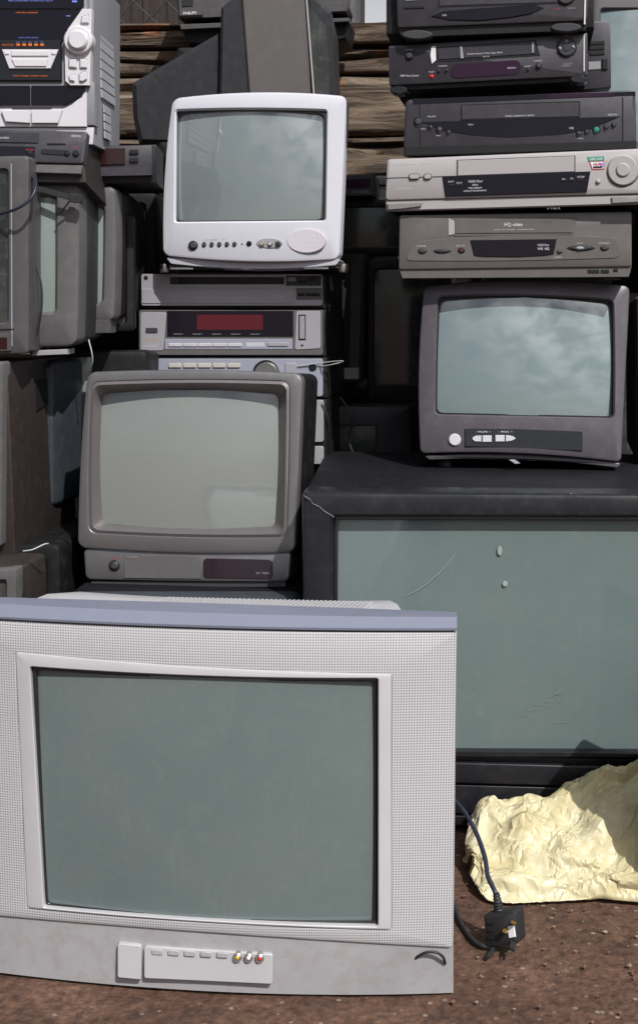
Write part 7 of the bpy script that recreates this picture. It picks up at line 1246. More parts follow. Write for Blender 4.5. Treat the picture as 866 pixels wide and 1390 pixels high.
-564,26,16,17,10,15,14,7,9,7,2,2,-7,-7,-11,-6,-6,-2,3,4,0,2,-1,-7,3,-2,1,1,-2,3,0,-2,-6,3,1,0,-4,-2,1,0,5,-1,2,-1,1,0,3,-4,2,1,-6,5,-3,2,2,-6,0,0,6,-3,2,0,-4,5,0,1,2,2,-1,-2,0,1,-1,-1,0,2,1,-2,4,0,3,8,2,-1,-5,-3,4,3,-3,-3,-2,-5,-1,-3,2,7,4,
51,15,35,43,35,39,31,38,36,5,7,-8,11,5,7,-2,0,-6,-14,-15,-4,8,16,17,6,0,7,8,12,0,8,-4,5,-1,9,0,2,13,-6,-1,-1,8,-3,7,1,0,-1,8,2,3,5,0,6,1,0,9,7,15,4,19,1,13,10,19,19,3,5,9,11,-2,3,10,-1,2,2,12,0,16,12,8,12,-1,4,6,7,3,-3,-8,-1,6,6,-1,15,6,13,3,9,
598,12,9,-8,-5,27,38,25,12,26,22,17,13,16,15,18,12,16,15,6,15,19,13,19,17,20,17,21,16,18,19,10,16,18,15,17,14,15,19,17,16,17,17,18,18,16,18,17,17,18,16,16,22,17,17,15,18,8,20,13,16,22,13,15,14,10,19,15,14,20,15,15,19,17,21,16,15,18,6,17,16,18,21,16,21,19,13,15,23,16,21,15,10,18,12,6,19,
-554,23,20,16,17,16,15,6,9,8,0,-1,-9,-10,-7,-4,-2,-3,0,6,0,1,-6,0,2,-2,1,0,1,-1,3,-9,-1,-3,7,-3,-4,1,2,-1,4,1,3,0,3,-2,-3,0,3,-4,2,0,-2,0,0,-4,-1,-1,6,1,-2,3,-6,1,1,4,0,4,1,-5,4,-2,1,1,-2,0,1,0,4,-1,1,6,-3,-1,3,2,-1,2,1,-2,-4,-1,-2,0,2,2,1,
55,15,38,44,41,33,34,33,38,8,8,-4,10,5,4,-6,-10,-2,-10,-15,-5,9,18,3,4,11,7,7,13,4,0,6,2,4,-3,0,11,12,0,-1,-8,8,-3,2,5,0,7,8,0,5,-2,1,3,6,-1,10,5,15,6,16,6,5,16,7,18,18,-4,8,5,-1,12,4,7,-4,4,4,12,5,17,12,14,2,6,5,5,-3,-7,4,-3,-2,5,5,15,4,14,13,7,
602,17,-6,-6,5,33,31,24,12,23,23,16,17,16,16,11,17,11,16,11,11,15,17,15,21,19,19,19,16,21,15,12,18,13,18,17,16,14,17,18,15,15,21,15,16,20,20,15,17,19,15,19,17,19,18,13,18,12,15,15,17,21,16,8,15,21,15,9,17,17,16,18,16,16,21,17,14,19,11,13,16,18,18,18,18,18,16,15,19,19,19,12,17,16,17,8,16,
-547,21,26,18,18,17,14,9,7,2,7,-3,-9,-8,-8,0,-2,-3,-1,6,-10,5,-4,-1,6,0,-2,1,1,-3,1,-9,-4,4,2,1,-2,-1,0,4,4,0,-1,4,-1,-2,-1,0,1,-1,2,-6,4,1,-2,-3,-1,-4,-2,10,0,1,-7,-7,7,2,1,10,2,-7,3,-1,1,1,0,0,1,0,2,0,1,-1,1,1,6,-1,-4,5,-2,-1,-2,-2,5,-3,5,-2,-3,
57,14,41,46,46,29,33,33,39,15,2,6,2,0,3,-13,-4,-7,0,-13,2,3,1,13,6,8,6,10,11,8,4,9,6,-5,1,-4,1,15,-1,5,-7,6,0,-2,1,10,8,0,5,-2,4,4,1,3,1,10,0,17,16,6,11,3,13,17,12,9,11,-7,-2,2,12,6,11,-3,2,1,11,4,17,19,12,13,7,-3,-1,-3,6,-5,-5,5,6,10,8,10,4,14,13,
605,17,-2,-6,2,35,36,11,23,20,23,16,18,15,6,15,18,15,7,16,18,12,8,18,22,16,21,18,17,17,20,19,15,11,19,20,17,16,5,16,19,16,18,19,15,22,18,17,17,19,13,19,19,16,19,15,18,7,19,13,20,18,18,12,10,19,15,18,14,13,18,14,17,18,19,17,19,11,21,17,8,20,14,17,21,16,13,20,17,16,14,14,20,18,18,16,7,
-538,22,22,25,19,17,13,12,9,6,6,-7,-4,-6,-12,0,-4,-6,2,-2,-6,-7,8,2,2,0,-3,-1,3,0,3,1,2,-4,-1,-1,-5,-4,-1,6,7,-2,3,1,-1,-3,3,-2,-4,2,-1,1,1,-4,1,-2,-4,-5,0,2,7,-2,-2,-8,-7,10,8,0,11,-6,4,0,-1,-1,2,-2,2,0,-3,1,5,1,-2,-2,5,5,-4,2,4,-4,-3,-1,-2,1,3,2,0,
61,15,43,49,42,31,28,39,35,28,2,12,5,-3,-19,-9,-6,5,-8,-4,1,6,-12,2,8,35,12,13,13,11,-1,4,-4,9,0,-3,-27,6,16,-1,-4,0,2,0,4,3,11,0,1,0,10,0,5,1,3,9,1,16,7,18,5,11,12,18,17,3,9,-2,-4,0,-3,9,8,6,-1,4,3,8,8,18,16,11,14,6,-1,-5,9,-3,-7,8,12,6,6,8,4,2,16,
608,11,6,1,-2,36,33,12,17,20,23,18,11,22,16,15,12,4,14,16,18,15,8,16,18,18,23,15,14,19,16,19,15,16,17,19,17,18,12,19,13,17,18,19,16,18,17,18,16,14,21,16,16,18,17,19,15,9,20,14,16,21,14,13,9,19,17,17,13,17,18,18,18,13,14,18,20,16,18,15,19,10,19,15,16,19,12,16,19,17,11,16,19,19,17,15,9,
-533,29,22,23,24,18,14,16,5,5,1,0,-4,-1,-4,-3,-2,-11,-9,-7,-1,1,10,0,-3,-1,-4,1,3,-1,4,0,-4,3,0,-1,2,3,-3,4,-6,0,-4,-3,6,3,-6,-2,-4,5,0,3,-1,-1,-2,-2,0,-7,3,4,0,0,-2,-9,-11,4,3,9,11,0,5,0,-4,-2,5,-2,3,1,1,-4,2,4,-3,3,0,5,-3,2,1,0,-3,-2,0,0,1,4,-1,
62,17,52,51,40,25,32,48,35,19,7,1,7,-5,-14,3,-8,10,1,0,-3,-1,-12,3,5,11,11,15,15,12,-3,-2,11,2,-4,-1,1,-2,13,3,12,2,6,-4,4,7,11,2,-1,-31,-3,5,4,3,7,8,2,12,2,20,15,6,17,19,16,12,2,0,-5,-3,-7,-2,1,6,10,8,2,-1,12,15,10,15,12,13,7,-4,6,-8,1,6,12,5,9,5,7,-2,14,
612,1,5,11,3,39,20,18,15,25,17,21,14,18,13,18,8,11,15,14,13,13,19,13,19,16,20,13,19,13,19,16,13,18,18,17,18,17,16,12,18,16,17,18,17,19,20,19,18,16,15,13,15,15,20,18,17,12,16,22,15,16,13,11,14,15,18,20,17,14,15,19,18,15,19,14,14,19,13,20,21,15,13,18,16,14,13,21,12,13,17,14,20,17,17,17,12,
-524,31,23,24,28,18,10,20,4,4,3,-1,-5,3,-4,-2,-13,-3,-6,-10,-4,4,5,3,0,-2,-2,0,0,3,0,1,-4,1,2,-3,4,4,-7,3,0,-2,0,-1,-3,0,-2,0,-2,-1,5,11,-6,-3,0,-2,-1,-9,1,4,0,2,-7,-9,-11,5,8,3,7,6,-2,1,1,2,-2,-2,8,3,0,-4,0,1,5,0,-3,7,-5,-2,7,1,-5,-2,-1,1,2,7,-4,
66,16,66,44,38,23,44,39,35,8,14,4,-6,1,-11,4,0,-4,5,4,-13,4,-2,-9,6,6,10,16,15,18,1,0,9,-5,-1,5,-1,-1,3,14,10,4,1,-4,13,8,6,-4,5,6,5,-1,9,7,8,5,0,-39,12,18,14,14,17,19,15,2,6,8,-5,-7,-4,-3,-3,-6,2,7,10,0,12,11,10,10,19,6,10,9,-2,5,-2,9,11,5,6,5,7,-2,10,
615,3,-4,11,17,40,6,17,25,23,16,24,13,9,14,19,14,9,17,15,10,16,12,21,19,15,17,17,14,11,17,18,15,19,18,17,14,17,14,14,20,19,17,17,16,17,21,19,19,16,11,18,18,14,18,20,9,16,16,17,18,18,18,13,13,10,15,19,20,15,14,18,19,19,17,17,16,7,15,19,21,22,16,12,15,16,17,10,17,13,14,17,17,15,18,16,15,
-518,31,28,29,25,19,15,16,5,7,1,-1,-5,2,-7,-4,-2,-11,-6,-6,-1,-3,5,2,1,0,-2,-1,3,3,-1,0,-3,-5,1,5,-1,3,0,3,-5,-3,0,3,-4,-1,0,-1,-1,-2,1,3,4,-2,1,-4,3,-3,0,0,1,-1,-2,-19,-6,-5,10,8,3,3,8,2,0,-3,0,4,-2,9,0,2,-3,0,-3,3,1,-1,-2,-7,8,8,-4,-2,-2,1,0,6,-1,
66,26,69,36,40,29,43,41,26,2,14,3,6,-10,3,6,-10,5,5,-7,-16,-2,10,-3,-4,10,2,10,20,17,8,7,3,2,-2,-3,-11,-3,11,9,4,0,4,10,17,4,3,1,11,2,13,3,-3,13,2,-1,11,4,21,19,17,17,12,-35,12,14,4,4,-1,-8,-5,-5,-6,-2,-4,-4,2,7,7,15,14,7,15,18,9,-1,10,13,0,1,11,6,8,5,5,-4,5,
617,7,-13,10,36,28,2,21,29,19,20,13,16,16,11,18,16,9,17,13,11,15,11,19,22,18,13,17,15,11,20,17,18,17,15,13,16,18,17,15,18,16,16,12,18,23,21,16,19,18,11,18,18,16,14,20,15,17,11,20,16,21,18,5,17,14,18,16,11,20,16,15,16,19,18,19,13,17,9,19,20,18,18,17,12,16,11,12,14,14,18,18,14,21,19,12,16,
-511,32,30,30,24,24,17,16,6,6,-1,-5,2,2,-9,-4,-4,-10,-6,-4,0,-2,2,4,2,-3,0,0,0,0,-2,2,-4,2,-2,7,1,0,-7,5,1,-5,0,-1,-1,0,-1,-1,-3,1,4,0,3,-4,1,1,1,-2,-2,0,0,1,2,-10,-5,1,0,-1,-1,6,3,1,0,1,0,1,0,6,6,1,-2,-1,0,0,3,-1,-6,-6,9,1,2,0,1,-3,-1,4,2,
72,34,63,45,25,37,41,36,26,0,10,19,1,-10,5,0,-7,9,-3,-9,-17,-9,11,9,0,0,11,-1,11,19,5,5,2,5,-5,6,-1,-5,-6,5,13,-1,8,20,7,6,8,10,-1,6,12,12,-3,7,-5,7,4,13,18,20,21,14,15,16,14,14,10,6,-52,-6,-8,-5,-7,-6,-6,-7,-11,3,12,12,15,10,10,19,16,3,18,13,-5,5,9,4,2,4,1,8,0,
617,4,-12,18,36,22,4,25,27,18,19,11,14,19,14,15,9,17,11,18,13,15,17,11,17,20,15,18,18,16,11,19,19,15,13,14,22,11,16,18,15,21,9,16,16,20,22,23,19,15,16,10,19,15,17,19,13,17,18,19,12,21,12,14,20,17,17,7,14,21,18,19,14,18,14,8,20,15,17,18,18,16,15,17,16,16,14,3,16,20,17,19,18,17,17,19,11,
-504,38,31,28,27,24,17,16,11,4,-3,-7,4,1,-6,-4,-7,-7,-8,-3,-2,0,0,5,0,2,-1,1,-2,0,0,-3,-2,4,-5,5,6,-1,-4,3,-5,2,-5,1,-1,-1,1,-4,-1,-1,2,2,3,-1,0,0,-2,-2,5,-5,2,0,-5,-2,-7,4,-2,1,-1,-1,0,3,2,8,4,-9,0,5,7,-1,1,0,1,1,1,0,-5,-7,7,2,3,-1,3,-4,0,-2,5,
74,45,59,42,26,39,40,31,26,0,13,21,-8,0,-1,-7,9,1,-12,-7,-11,-14,4,11,2,5,10,0,-1,14,13,-3,4,7,-6,2,5,-10,-4,9,7,4,17,17,13,13,6,9,-1,11,3,12,5,-5,7,1,11,11,14,20,19,13,20,19,3,12,14,20,3,-1,-7,-4,-8,-4,-14,-68,-12,2,0,9,16,15,18,17,14,12,18,17,-2,0,2,0,1,2,1,7,9,
620,-4,-6,32,32,8,9,24,30,21,8,16,20,14,17,15,7,9,15,16,18,14,16,17,12,18,15,16,18,15,18,18,20,11,14,20,17,14,15,17,10,19,19,15,18,14,21,19,23,19,10,14,21,14,16,19,11,18,13,20,20,12,12,22,22,16,8,14,16,19,16,12,14,16,19,12,13,20,19,18,16,5,17,16,13,17,15,19,17,15,15,21,18,18,14,19,16,
-495,41,32,25,27,29,22,15,9,5,-5,-3,-1,3,-5,-7,-9,-9,-5,1,-1,-2,-2,3,6,-1,1,-1,-2,2,0,-3,-3,6,-3,-5,5,7,-2,-5,3,-3,-7,4,-4,3,-2,-2,-1,-2,-3,8,2,2,-3,3,-5,-2,1,2,1,-6,1,-4,-5,1,-1,2,1,-2,0,3,-2,10,7,-12,-1,0,0,1,7,-8,1,2,-1,3,3,2,1,-1,0,2,1,1,9,-6,1,
74,54,56,36,27,44,40,31,19,5,20,17,-6,-11,-2,5,9,-15,-14,-5,-9,-12,8,-1,11,9,7,-5,1,12,5,2,-1,8,-5,-3,1,5,-11,6,13,14,7,13,17,19,15,1,10,5,12,0,1,1,10,3,13,6,16,18,16,21,18,12,0,11,19,18,10,-5,0,-12,-10,-3,-4,-8,-2,0,-2,5,14,19,20,16,18,17,20,13,7,-1,2,4,-2,2,-1,6,1,
622,-12,5,30,35,10,5,20,30,21,7,20,23,11,10,17,14,2,16,14,21,16,12,17,18,19,11,18,16,16,19,18,17,15,14,21,12,17,13,18,14,11,23,18,16,14,22,15,25,10,17,14,18,17,17,15,13,19,12,19,16,13,17,24,20,11,17,18,14,15,13,19,14,6,15,20,18,16,19,18,4,17,14,18,16,16,13,15,18,19,16,21,16,15,19,17,17,
-490,45,35,25,32,26,23,14,13,3,-5,-5,1,0,-9,-5,-5,-8,-2,-3,1,-3,1,3,1,-5,9,-3,0,-5,-3,2,3,4,-2,-7,7,0,7,-7,2,-2,-5,-2,-1,2,-6,0,0,-6,1,1,2,10,-3,0,-4,0,-2,4,-4,-2,0,-2,-3,-1,3,-2,2,-5,1,2,0,5,-2,0,3,0,-5,5,5,-5,0,2,1,0,6,2,-1,-1,1,2,-1,0,6,-4,3,
77,59,59,36,24,42,39,29,13,13,21,12,3,-12,4,4,-11,-17,-11,-9,-6,-10,9,-2,1,11,6,11,3,-5,2,-1,2,11,-4,-4,4,-4,0,-1,18,16,4,15,17,22,12,15,4,8,9,13,0,0,-1,12,10,4,14,13,24,22,15,2,6,19,13,8,17,2,-9,-1,-12,-18,-4,-1,5,-6,1,3,18,11,18,22,21,16,19,16,5,2,3,5,4,10,-1,6,-3,
622,-10,6,28,37,13,2,18,26,19,18,19,13,14,16,17,6,4,16,18,17,19,16,13,19,17,19,13,16,16,22,13,18,15,16,16,14,16,17,17,5,20,22,15,16,20,18,20,18,15,14,15,14,19,18,19,16,10,18,12,23,15,18,14,19,13,22,13,16,12,16,16,17,7,13,19,18,19,14,18,9,18,18,17,15,13,17,8,19,19,15,19,19,15,18,17,17,
-480,47,35,25,36,23,27,15,8,8,-8,-8,3,-6,0,-7,-4,-10,1,-2,-3,-2,0,5,-2,-3,2,1,4,-1,-7,0,5,0,4,-6,5,0,-1,5,-3,-6,-1,0,1,1,-7,-7,-3,3,0,2,-1,0,1,5,-4,3,0,-1,0,-4,-5,-3,5,-4,-1,2,1,2,0,0,-4,9,-2,1,3,-2,-3,3,4,-5,-2,3,-1,3,4,3,4,-1,0,0,0,1,1,0,3,
80,65,56,40,24,33,38,30,18,10,15,1,19,4,-8,-4,-16,-17,-9,-7,-8,1,-7,9,4,-4,5,10,10,0,-1,-9,4,1,4,-6,6,-3,-7,9,19,9,12,18,17,19,16,14,18,-6,12,17,7,-1,-1,1,9,12,6,20,18,21,12,14,2,15,7,15,9,11,-6,-9,-3,-17,-12,0,2,-2,-4,0,20,6,13,25,21,21,19,20,13,1,8,2,7,8,8,0,-5,
623,-5,7,24,34,19,-2,16,20,19,21,20,21,10,15,9,5,16,18,14,18,16,17,16,15,17,18,14,15,18,19,15,19,17,12,17,13,21,11,14,12,18,16,21,17,21,18,16,16,17,14,14,19,15,19,20,14,18,13,17,13,20,13,15,23,18,12,21,8,14,18,19,16,11,12,17,17,18,17,17,10,18,18,19,14,17,13,7,17,16,18,16,16,18,20,15,19,
-475,49,40,27,33,26,28,16,10,1,-6,-6,-3,0,0,-11,-5,-6,1,0,-5,1,0,3,3,-3,-1,3,-4,1,1,-2,1,-1,8,-7,6,-1,-4,8,-1,-8,0,-3,-1,-1,-3,-4,-4,4,-1,-1,0,0,1,3,-6,6,2,-5,2,-1,-7,-1,-1,-1,-2,1,7,0,-2,-1,0,1,5,-2,0,0,4,-1,5,-5,-2,-1,5,-1,5,6,2,1,-2,0,1,2,-1,0,3,
86,66,55,44,19,31,34,28,22,15,0,11,13,14,-6,-17,-15,-5,-10,-12,-1,-12,-11,8,10,0,-2,12,2,1,5,-10,-3,-1,4,-3,6,-5,-5,14,20,6,20,10,16,20,19,19,23,-6,9,12,6,12,2,1,7,4,11,13,23,13,17,15,12,0,16,3,14,12,-11,-5,1,-14,-15,-10,0,1,0,-4,17,10,15,18,21,20,22,23,18,5,9,3,8,8,5,2,-6,
623,-2,14,18,28,24,-1,17,22,11,23,18,10,15,13,17,12,16,13,19,19,12,11,16,17,17,16,17,17,17,18,14,17,15,18,16,14,19,16,16,8,18,14,18,16,18,17,17,23,20,16,13,16,15,17,18,19,16,16,15,15,9,16,18,20,19,14,18,19,8,19,18,10,20,15,16,13,15,18,19,17,6,20,19,23,13,16,10,10,15,17,16,16,18,18,13,22,
-467,54,30,35,36,29,28,16,4,8,-10,-3,-12,4,-7,2,-12,1,0,-4,1,-2,1,2,3,-7,3,2,-3,3,-7,0,6,-1,1,1,5,-5,-2,0,8,-7,2,-3,-2,-3,-5,-1,-5,0,2,2,-2,2,2,-1,-5,2,2,2,-1,-3,-4,-1,-1,0,1,-4,2,8,-2,0,-2,3,0,-5,4,2,0,2,0,0,-2,-3,0,4,2,0,11,2,0,-1,0,1,-1,3,-1,
94,62,58,41,22,26,30,25,21,14,3,15,15,2,-11,-9,0,-6,-13,-6,-9,-13,-16,7,4,0,5,7,-1,9,0,7,-4,-13,-8,-1,9,-4,-1,8,21,12,23,10,20,21,19,19,16,7,-5,13,3,13,10,6,-1,13,3,14,18,20,16,13,13,-1,14,2,9,14,-4,-1,-9,-9,-8,-8,-11,-2,-1,1,12,17,19,17,12,20,19,23,19,12,6,11,8,2,4,6,-3,
624,2,19,17,15,25,5,19,7,18,16,17,22,9,13,16,20,13,19,15,11,13,15,18,21,13,15,21,13,21,19,8,19,18,14,15,19,15,18,18,14,10,20,11,21,19,17,15,16,22,13,15,21,17,12,20,19,11,15,22,7,14,21,18,14,20,16,13,20,11,18,19,10,14,18,20,15,12,16,19,18,9,16,19,20,20,12,19,12,12,13,17,15,13,17,20,18,
-460,55,27,39,45,28,27,15,3,8,-5,-7,-9,-10,-6,-3,4,2,-2,0,-7,2,3,-2,1,1,0,0,-1,0,-3,-3,5,1,2,1,6,-5,0,-1,0,0,-4,2,-4,-6,-3,-2,1,-2,3,-1,0,2,1,-1,-5,3,0,1,-1,0,-6,-4,3,0,0,-3,-2,9,3,-2,-3,-2,-2,4,2,2,1,5,-4,3,-5,0,-4,5,3,-4,9,-1,7,3,-5,4,2,-3,0,
98,59,61,36,24,21,29,29,22,3,17,16,6,-11,-12,-4,-1,6,-4,-13,-17,-11,-16,2,5,7,-1,6,8,1,5,12,-8,-4,-13,-6,4,-2,4,7,16,23,13,21,12,17,19,22,20,12,-8,6,3,12,11,7,1,15,11,7,19,16,9,14,17,9,2,15,-2,12,4,-4,-14,-13,-5,-3,0,-11,-3,4,6,21,22,18,17,7,18,17,21,12,12,10,5,11,4,0,4,
624,6,14,24,11,23,9,1,17,16,18,22,20,13,11,18,16,17,10,12,10,16,20,19,18,15,19,18,18,17,19,7,20,14,14,21,15,20,18,13,15,16,18,18,7,19,22,14,17,20,19,13,17,14,20,17,20,6,18,18,8,20,20,12,20,19,15,15,16,19,14,17,12,9,20,18,16,16,17,17,20,11,20,16,16,14,21,20,17,7,16,14,13,11,17,18,15,
-451,56,29,41,43,31,24,11,10,8,-2,-8,-6,-10,-6,-3,2,-3,-11,6,-7,1,9,0,1,3,0,-2,-1,-1,-1,-2,-1,3,5,3,-1,0,-2,-1,1,2,-5,-5,2,-6,-2,-2,-2,0,-1,-2,4,2,-4,1,-2,5,1,-1,-2,-1,-1,-6,2,-4,6,-4,-2,1,8,0,-1,-4,-3,4,6,0,3,1,-2,1,-5,-3,2,0,1,-4,0,6,-2,12,-2,6,1,1,0,
98,61,62,29,23,19,32,32,18,8,13,11,1,-7,-14,4,1,-8,-4,-8,-14,-8,-5,-3,-1,10,6,6,5,2,3,16,-3,-11,-11,-9,-3,3,7,8,5,23,18,17,21,12,10,26,17,22,-4,-6,10,9,4,6,8,14,15,4,18,13,14,15,9,5,14,15,7,-5,8,-2,-14,-16,-4,2,2,-3,-6,-8,11,19,19,19,22,15,6,13,18,15,9,10,4,13,5,5,9,
625,14,1,22,18,18,-1,12,24,18,16,18,17,15,16,16,9,15,12,12,17,19,16,21,16,16,18,16,20,17,13,15,17,12,17,19,15,18,17,18,12,23,17,17,6,19,22,12,15,18,20,16,16,14,21,15,20,6,15,19,16,12,13,20,20,21,19,15,19,13,13,18,8,12,20,17,15,19,19,16,16,19,16,16,20,13,11,21,18,22,12,16,9,14,14,15,14,
-443,53,35,44,42,30,16,20,10,4,0,-2,-7,-5,-6,-4,-11,-7,4,-4,-3,1,2,5,2,5,2,-1,-2,2,-9,4,-1,6,1,1,-1,2,3,0,-2,-6,-5,-1,3,-4,-1,0,-4,1,-1,-2,-2,6,-2,0,-2,2,4,0,-1,-1,-3,-3,-5,-3,1,0,0,1,3,7,-6,-2,2,-1,5,0,5,0,2,-2,-4,-4,-2,1,3,-3,-3,4,-2,0,12,1,11,0,-2,
100,61,65,21,20,21,36,23,13,9,14,10,-3,-3,-12,3,-11,-7,5,-8,6,2,-3,-4,-6,-7,5,8,3,6,10,12,1,-14,-11,-5,4,1,-2,8,10,3,18,19,23,13,11,24,23,19,4,-10,4,11,4,11,4,13,14,6,15,23,10,12,-1,6,12,12,15,11,-8,0,-14,-12,-5,-1,6,-4,-5,-4,8,16,23,15,18,18,20,7,18,7,7,11,0,15,11,10,5,
624,20,-8,31,19,-1,9,19,24,19,16,13,15,19,15,8,14,17,20,12,15,17,13,18,19,15,20,16,15,17,17,15,14,10,19,19,18,11,20,19,15,20,9,18,21,15,19,16,12,16,22,15,17,16,17,17,17,13,13,15,16,8,20,18,21,20,16,17,17,17,19,6,16,11,17,19,15,16,18,18,18,15,20,17,15,20,6,18,16,23,16,15,19,11,17,14,9,
-438,52,43,43,37,29,24,18,-1,1,7,-7,9,-5,-6,-13,-5,-5,-2,2,2,1,-4,8,0,7,2,1,-2,-2,-5,1,1,4,3,-4,-1,5,0,2,-2,-2,-6,-3,-3,6,-3,-5,3,1,-4,1,-1,2,-2,2,-1,-1,6,5,1,-4,-7,-2,-3,-9,3,-1,2,-2,1,5,1,-4,4,-1,6,0,2,1,3,-5,0,-5,-2,0,4,-1,-5,-1,0,-3,2,7,10,0,7,
94,68,63,17,18,30,29,17,7,9,10,8,4,-4,-5,-6,-9,-4,6,9,-5,7,5,-5,1,-8,-3,4,10,9,9,-4,10,-11,-9,2,4,-7,3,2,-5,13,21,19,9,19,17,12,25,22,10,-9,-1,9,5,14,0,11,13,13,10,21,9,17,3,1,12,14,12,9,8,-11,-11,-13,-6,-2,5,-6,-2,-1,5,18,18,14,20,17,20,13,20,13,5,-2,-2,10,8,9,12,
623,17,-3,36,7,0,21,19,20,20,11,18,7,17,15,14,18,16,19,6,14,20,13,17,21,17,16,16,20,14,12,19,10,19,18,16,18,13,17,20,12,12,18,22,16,21,19,17,15,9,18,17,19,18,18,9,19,17,17,14,10,8,20,20,17,22,17,18,15,22,15,15,9,15,12,19,19,13,18,17,17,16,21,16,19,13,19,6,19,19,19,17,18,18,14,13,8,
-430,56,42,37,42,32,20,20,5,-3,-12,-1,12,-7,-6,2,-7,0,-4,5,3,2,-4,4,-3,7,5,1,-2,-2,-4,2,0,3,0,-4,-3,7,0,-1,-1,3,-3,-8,-1,2,-6,1,2,1,-2,1,-2,1,-1,4,-1,-1,5,2,8,-3,-8,-1,-5,-9,0,0,0,0,-3,5,1,-1,1,2,1,2,4,-1,5,-1,-3,-3,-4,0,-2,3,-6,-1,-1,4,0,-1,5,6,9,
96,62,63,14,25,25,19,17,13,4,3,4,4,0,-4,-1,-6,1,7,13,5,4,-5,2,8,-7,-2,3,3,7,13,-6,9,-8,-6,6,-1,-10,-8,-2,2,19,18,12,18,3,17,17,24,21,20,-3,2,-4,8,13,2,10,4,11,12,20,7,18,9,5,0,12,16,10,14,0,-17,-10,-12,-1,4,9,-3,3,-5,14,12,21,15,18,18,19,9,12,0,7,2,-3,7,9,14,
618,8,7,37,2,15,13,26,16,14,15,19,17,10,14,12,19,15,15,16,7,17,18,14,16,20,19,14,14,17,17,14,16,20,17,15,16,19,14,16,11,19,17,18,16,16,28,11,17,15,14,18,16,18,18,10,15,19,13,10,12,19,18,20,17,17,17,18,20,18,22,14,16,11,10,15,16,18,14,19,18,14,19,17,18,20,18,4,19,19,16,23,14,7,13,16,14,
-420,54,46,37,44,25,25,2,14,-8,-2,3,0,10,-4,-6,3,-2,0,3,1,1,0,2,-1,-2,0,7,-6,-5,4,2,1,3,-4,-1,-2,2,3,4,-7,-1,-1,3,-5,-3,1,-1,2,-3,4,0,-4,0,2,2,-2,2,0,3,11,-7,-1,-8,4,-8,-3,1,-4,2,-4,5,2,0,-1,-1,0,6,-1,1,-1,4,-1,-2,-5,-1,-3,6,-7,-1,-6,1,2,8,4,9,3,
91,67,63,3,27,27,20,10,5,0,5,7,9,8,-7,-7,6,7,11,4,11,-5,-4,11,6,5,-3,-2,6,6,8,-8,8,-3,3,-5,-1,-6,-13,-7,11,1,15,17,13,19,4,17,21,23,23,8,-1,4,-4,14,1,4,13,14,1,8,18,8,15,2,14,9,7,14,13,8,-11,-14,-12,11,4,-2,5,-2,4,-5,17,19,16,15,11,19,7,12,-1,2,3,11,11,6,3,
617,19,-10,41,8,3,28,19,22,9,6,17,20,17,18,13,10,12,16,16,20,11,16,18,13,17,21,21,12,17,12,14,18,16,16,17,16,20,19,11,13,18,20,18,19,12,18,23,11,18,13,18,18,17,17,19,8,18,14,11,12,20,11,21,20,14,22,18,16,19,20,11,16,8,17,18,15,17,18,14,16,18,20,17,21,19,16,3,20,19,18,18,12,16,7,19,12,
-414,59,46,37,44,23,15,16,4,9,-3,4,0,-1,3,-1,-3,0,2,1,1,5,0,1,1,-4,-1,-3,2,-4,5,-2,2,-5,1,0,4,-3,-2,6,-2,0,-4,-1,-2,2,4,-4,0,0,1,1,-2,-6,5,0,2,1,2,4,-2,-1,3,-4,-1,1,-12,-2,3,0,-2,0,4,-3,3,1,0,5,-1,0,-3,3,0,-3,-8,-1,0,6,-7,-1,-4,3,3,4,9,4,2,
80,68,67,4,28,27,9,14,1,11,16,9,2,-11,0,7,16,7,3,-6,6,5,-8,3,12,8,6,4,-9,3,15,2,-3,8,-7,-1,-8,-1,-11,-9,11,-2,1,13,19,21,15,4,21,24,22,9,7,-1,7,2,16,3,0,11,-7,6,18,8,15,12,4,11,20,7,14,12,-12,-12,-1,8,-7,7,3,0,-3,10,-2,18,10,15,14,18,7,10,0,6,7,4,11,0,4,
615,13,-6,43,-3,20,30,14,7,10,17,10,17,23,17,17,9,16,14,19,14,19,14,19,15,17,19,18,11,21,19,3,21,16,15,16,18,15,19,16,15,17,19,21,13,16,16,20,21,9,11,21,13,24,17,15,14,14,10,15,21,13,13,16,18,17,20,23,17,8,19,19,10,12,19,16,19,17,16,15,19,16,18,17,22,13,12,19,13,19,16,16,14,16,17,9,16,
-407,60,47,42,31,33,17,17,7,10,0,2,1,-1,-4,4,-4,-2,7,1,0,0,6,0,-7,2,-2,-7,6,-1,-1,3,2,-5,0,1,0,-3,3,-3,0,2,-1,0,0,2,0,-2,-4,5,1,-6,2,-3,1,4,2,0,6,-3,1,-3,5,2,-3,1,-7,-8,1,2,0,-2,-5,5,2,1,-2,0,5,-3,-1,-2,3,1,-7,1,-1,0,2,-9,3,7,4,0,0,8,-2,
73,63,73,6,31,18,6,14,20,7,3,15,7,-6,9,1,10,-5,4,3,-6,-1,8,-3,-2,15,5,6,9,2,2,13,7,3,-13,-6,-1,-10,-3,2,-7,8,0,0,15,18,19,21,5,19,21,14,9,-2,5,9,15,-2,9,-2,0,-5,16,15,7,16,13,3,17,19,17,6,-12,5,0,-7,-7,6,6,-4,-3,9,17,-2,11,18,15,7,17,3,9,9,6,3,-2,7,-1,
614,16,-6,35,-5,33,10,12,16,16,13,16,19,14,19,17,15,14,17,19,15,16,18,13,15,21,15,17,13,19,18,11,17,18,17,16,14,18,16,18,14,17,17,17,22,14,18,15,14,25,12,12,15,22,15,8,19,11,16,18,17,20,16,14,12,20,18,18,18,13,12,20,14,13,18,14,16,23,14,16,16,20,13,17,22,19,13,12,20,15,17,12,14,20,11,16,14,
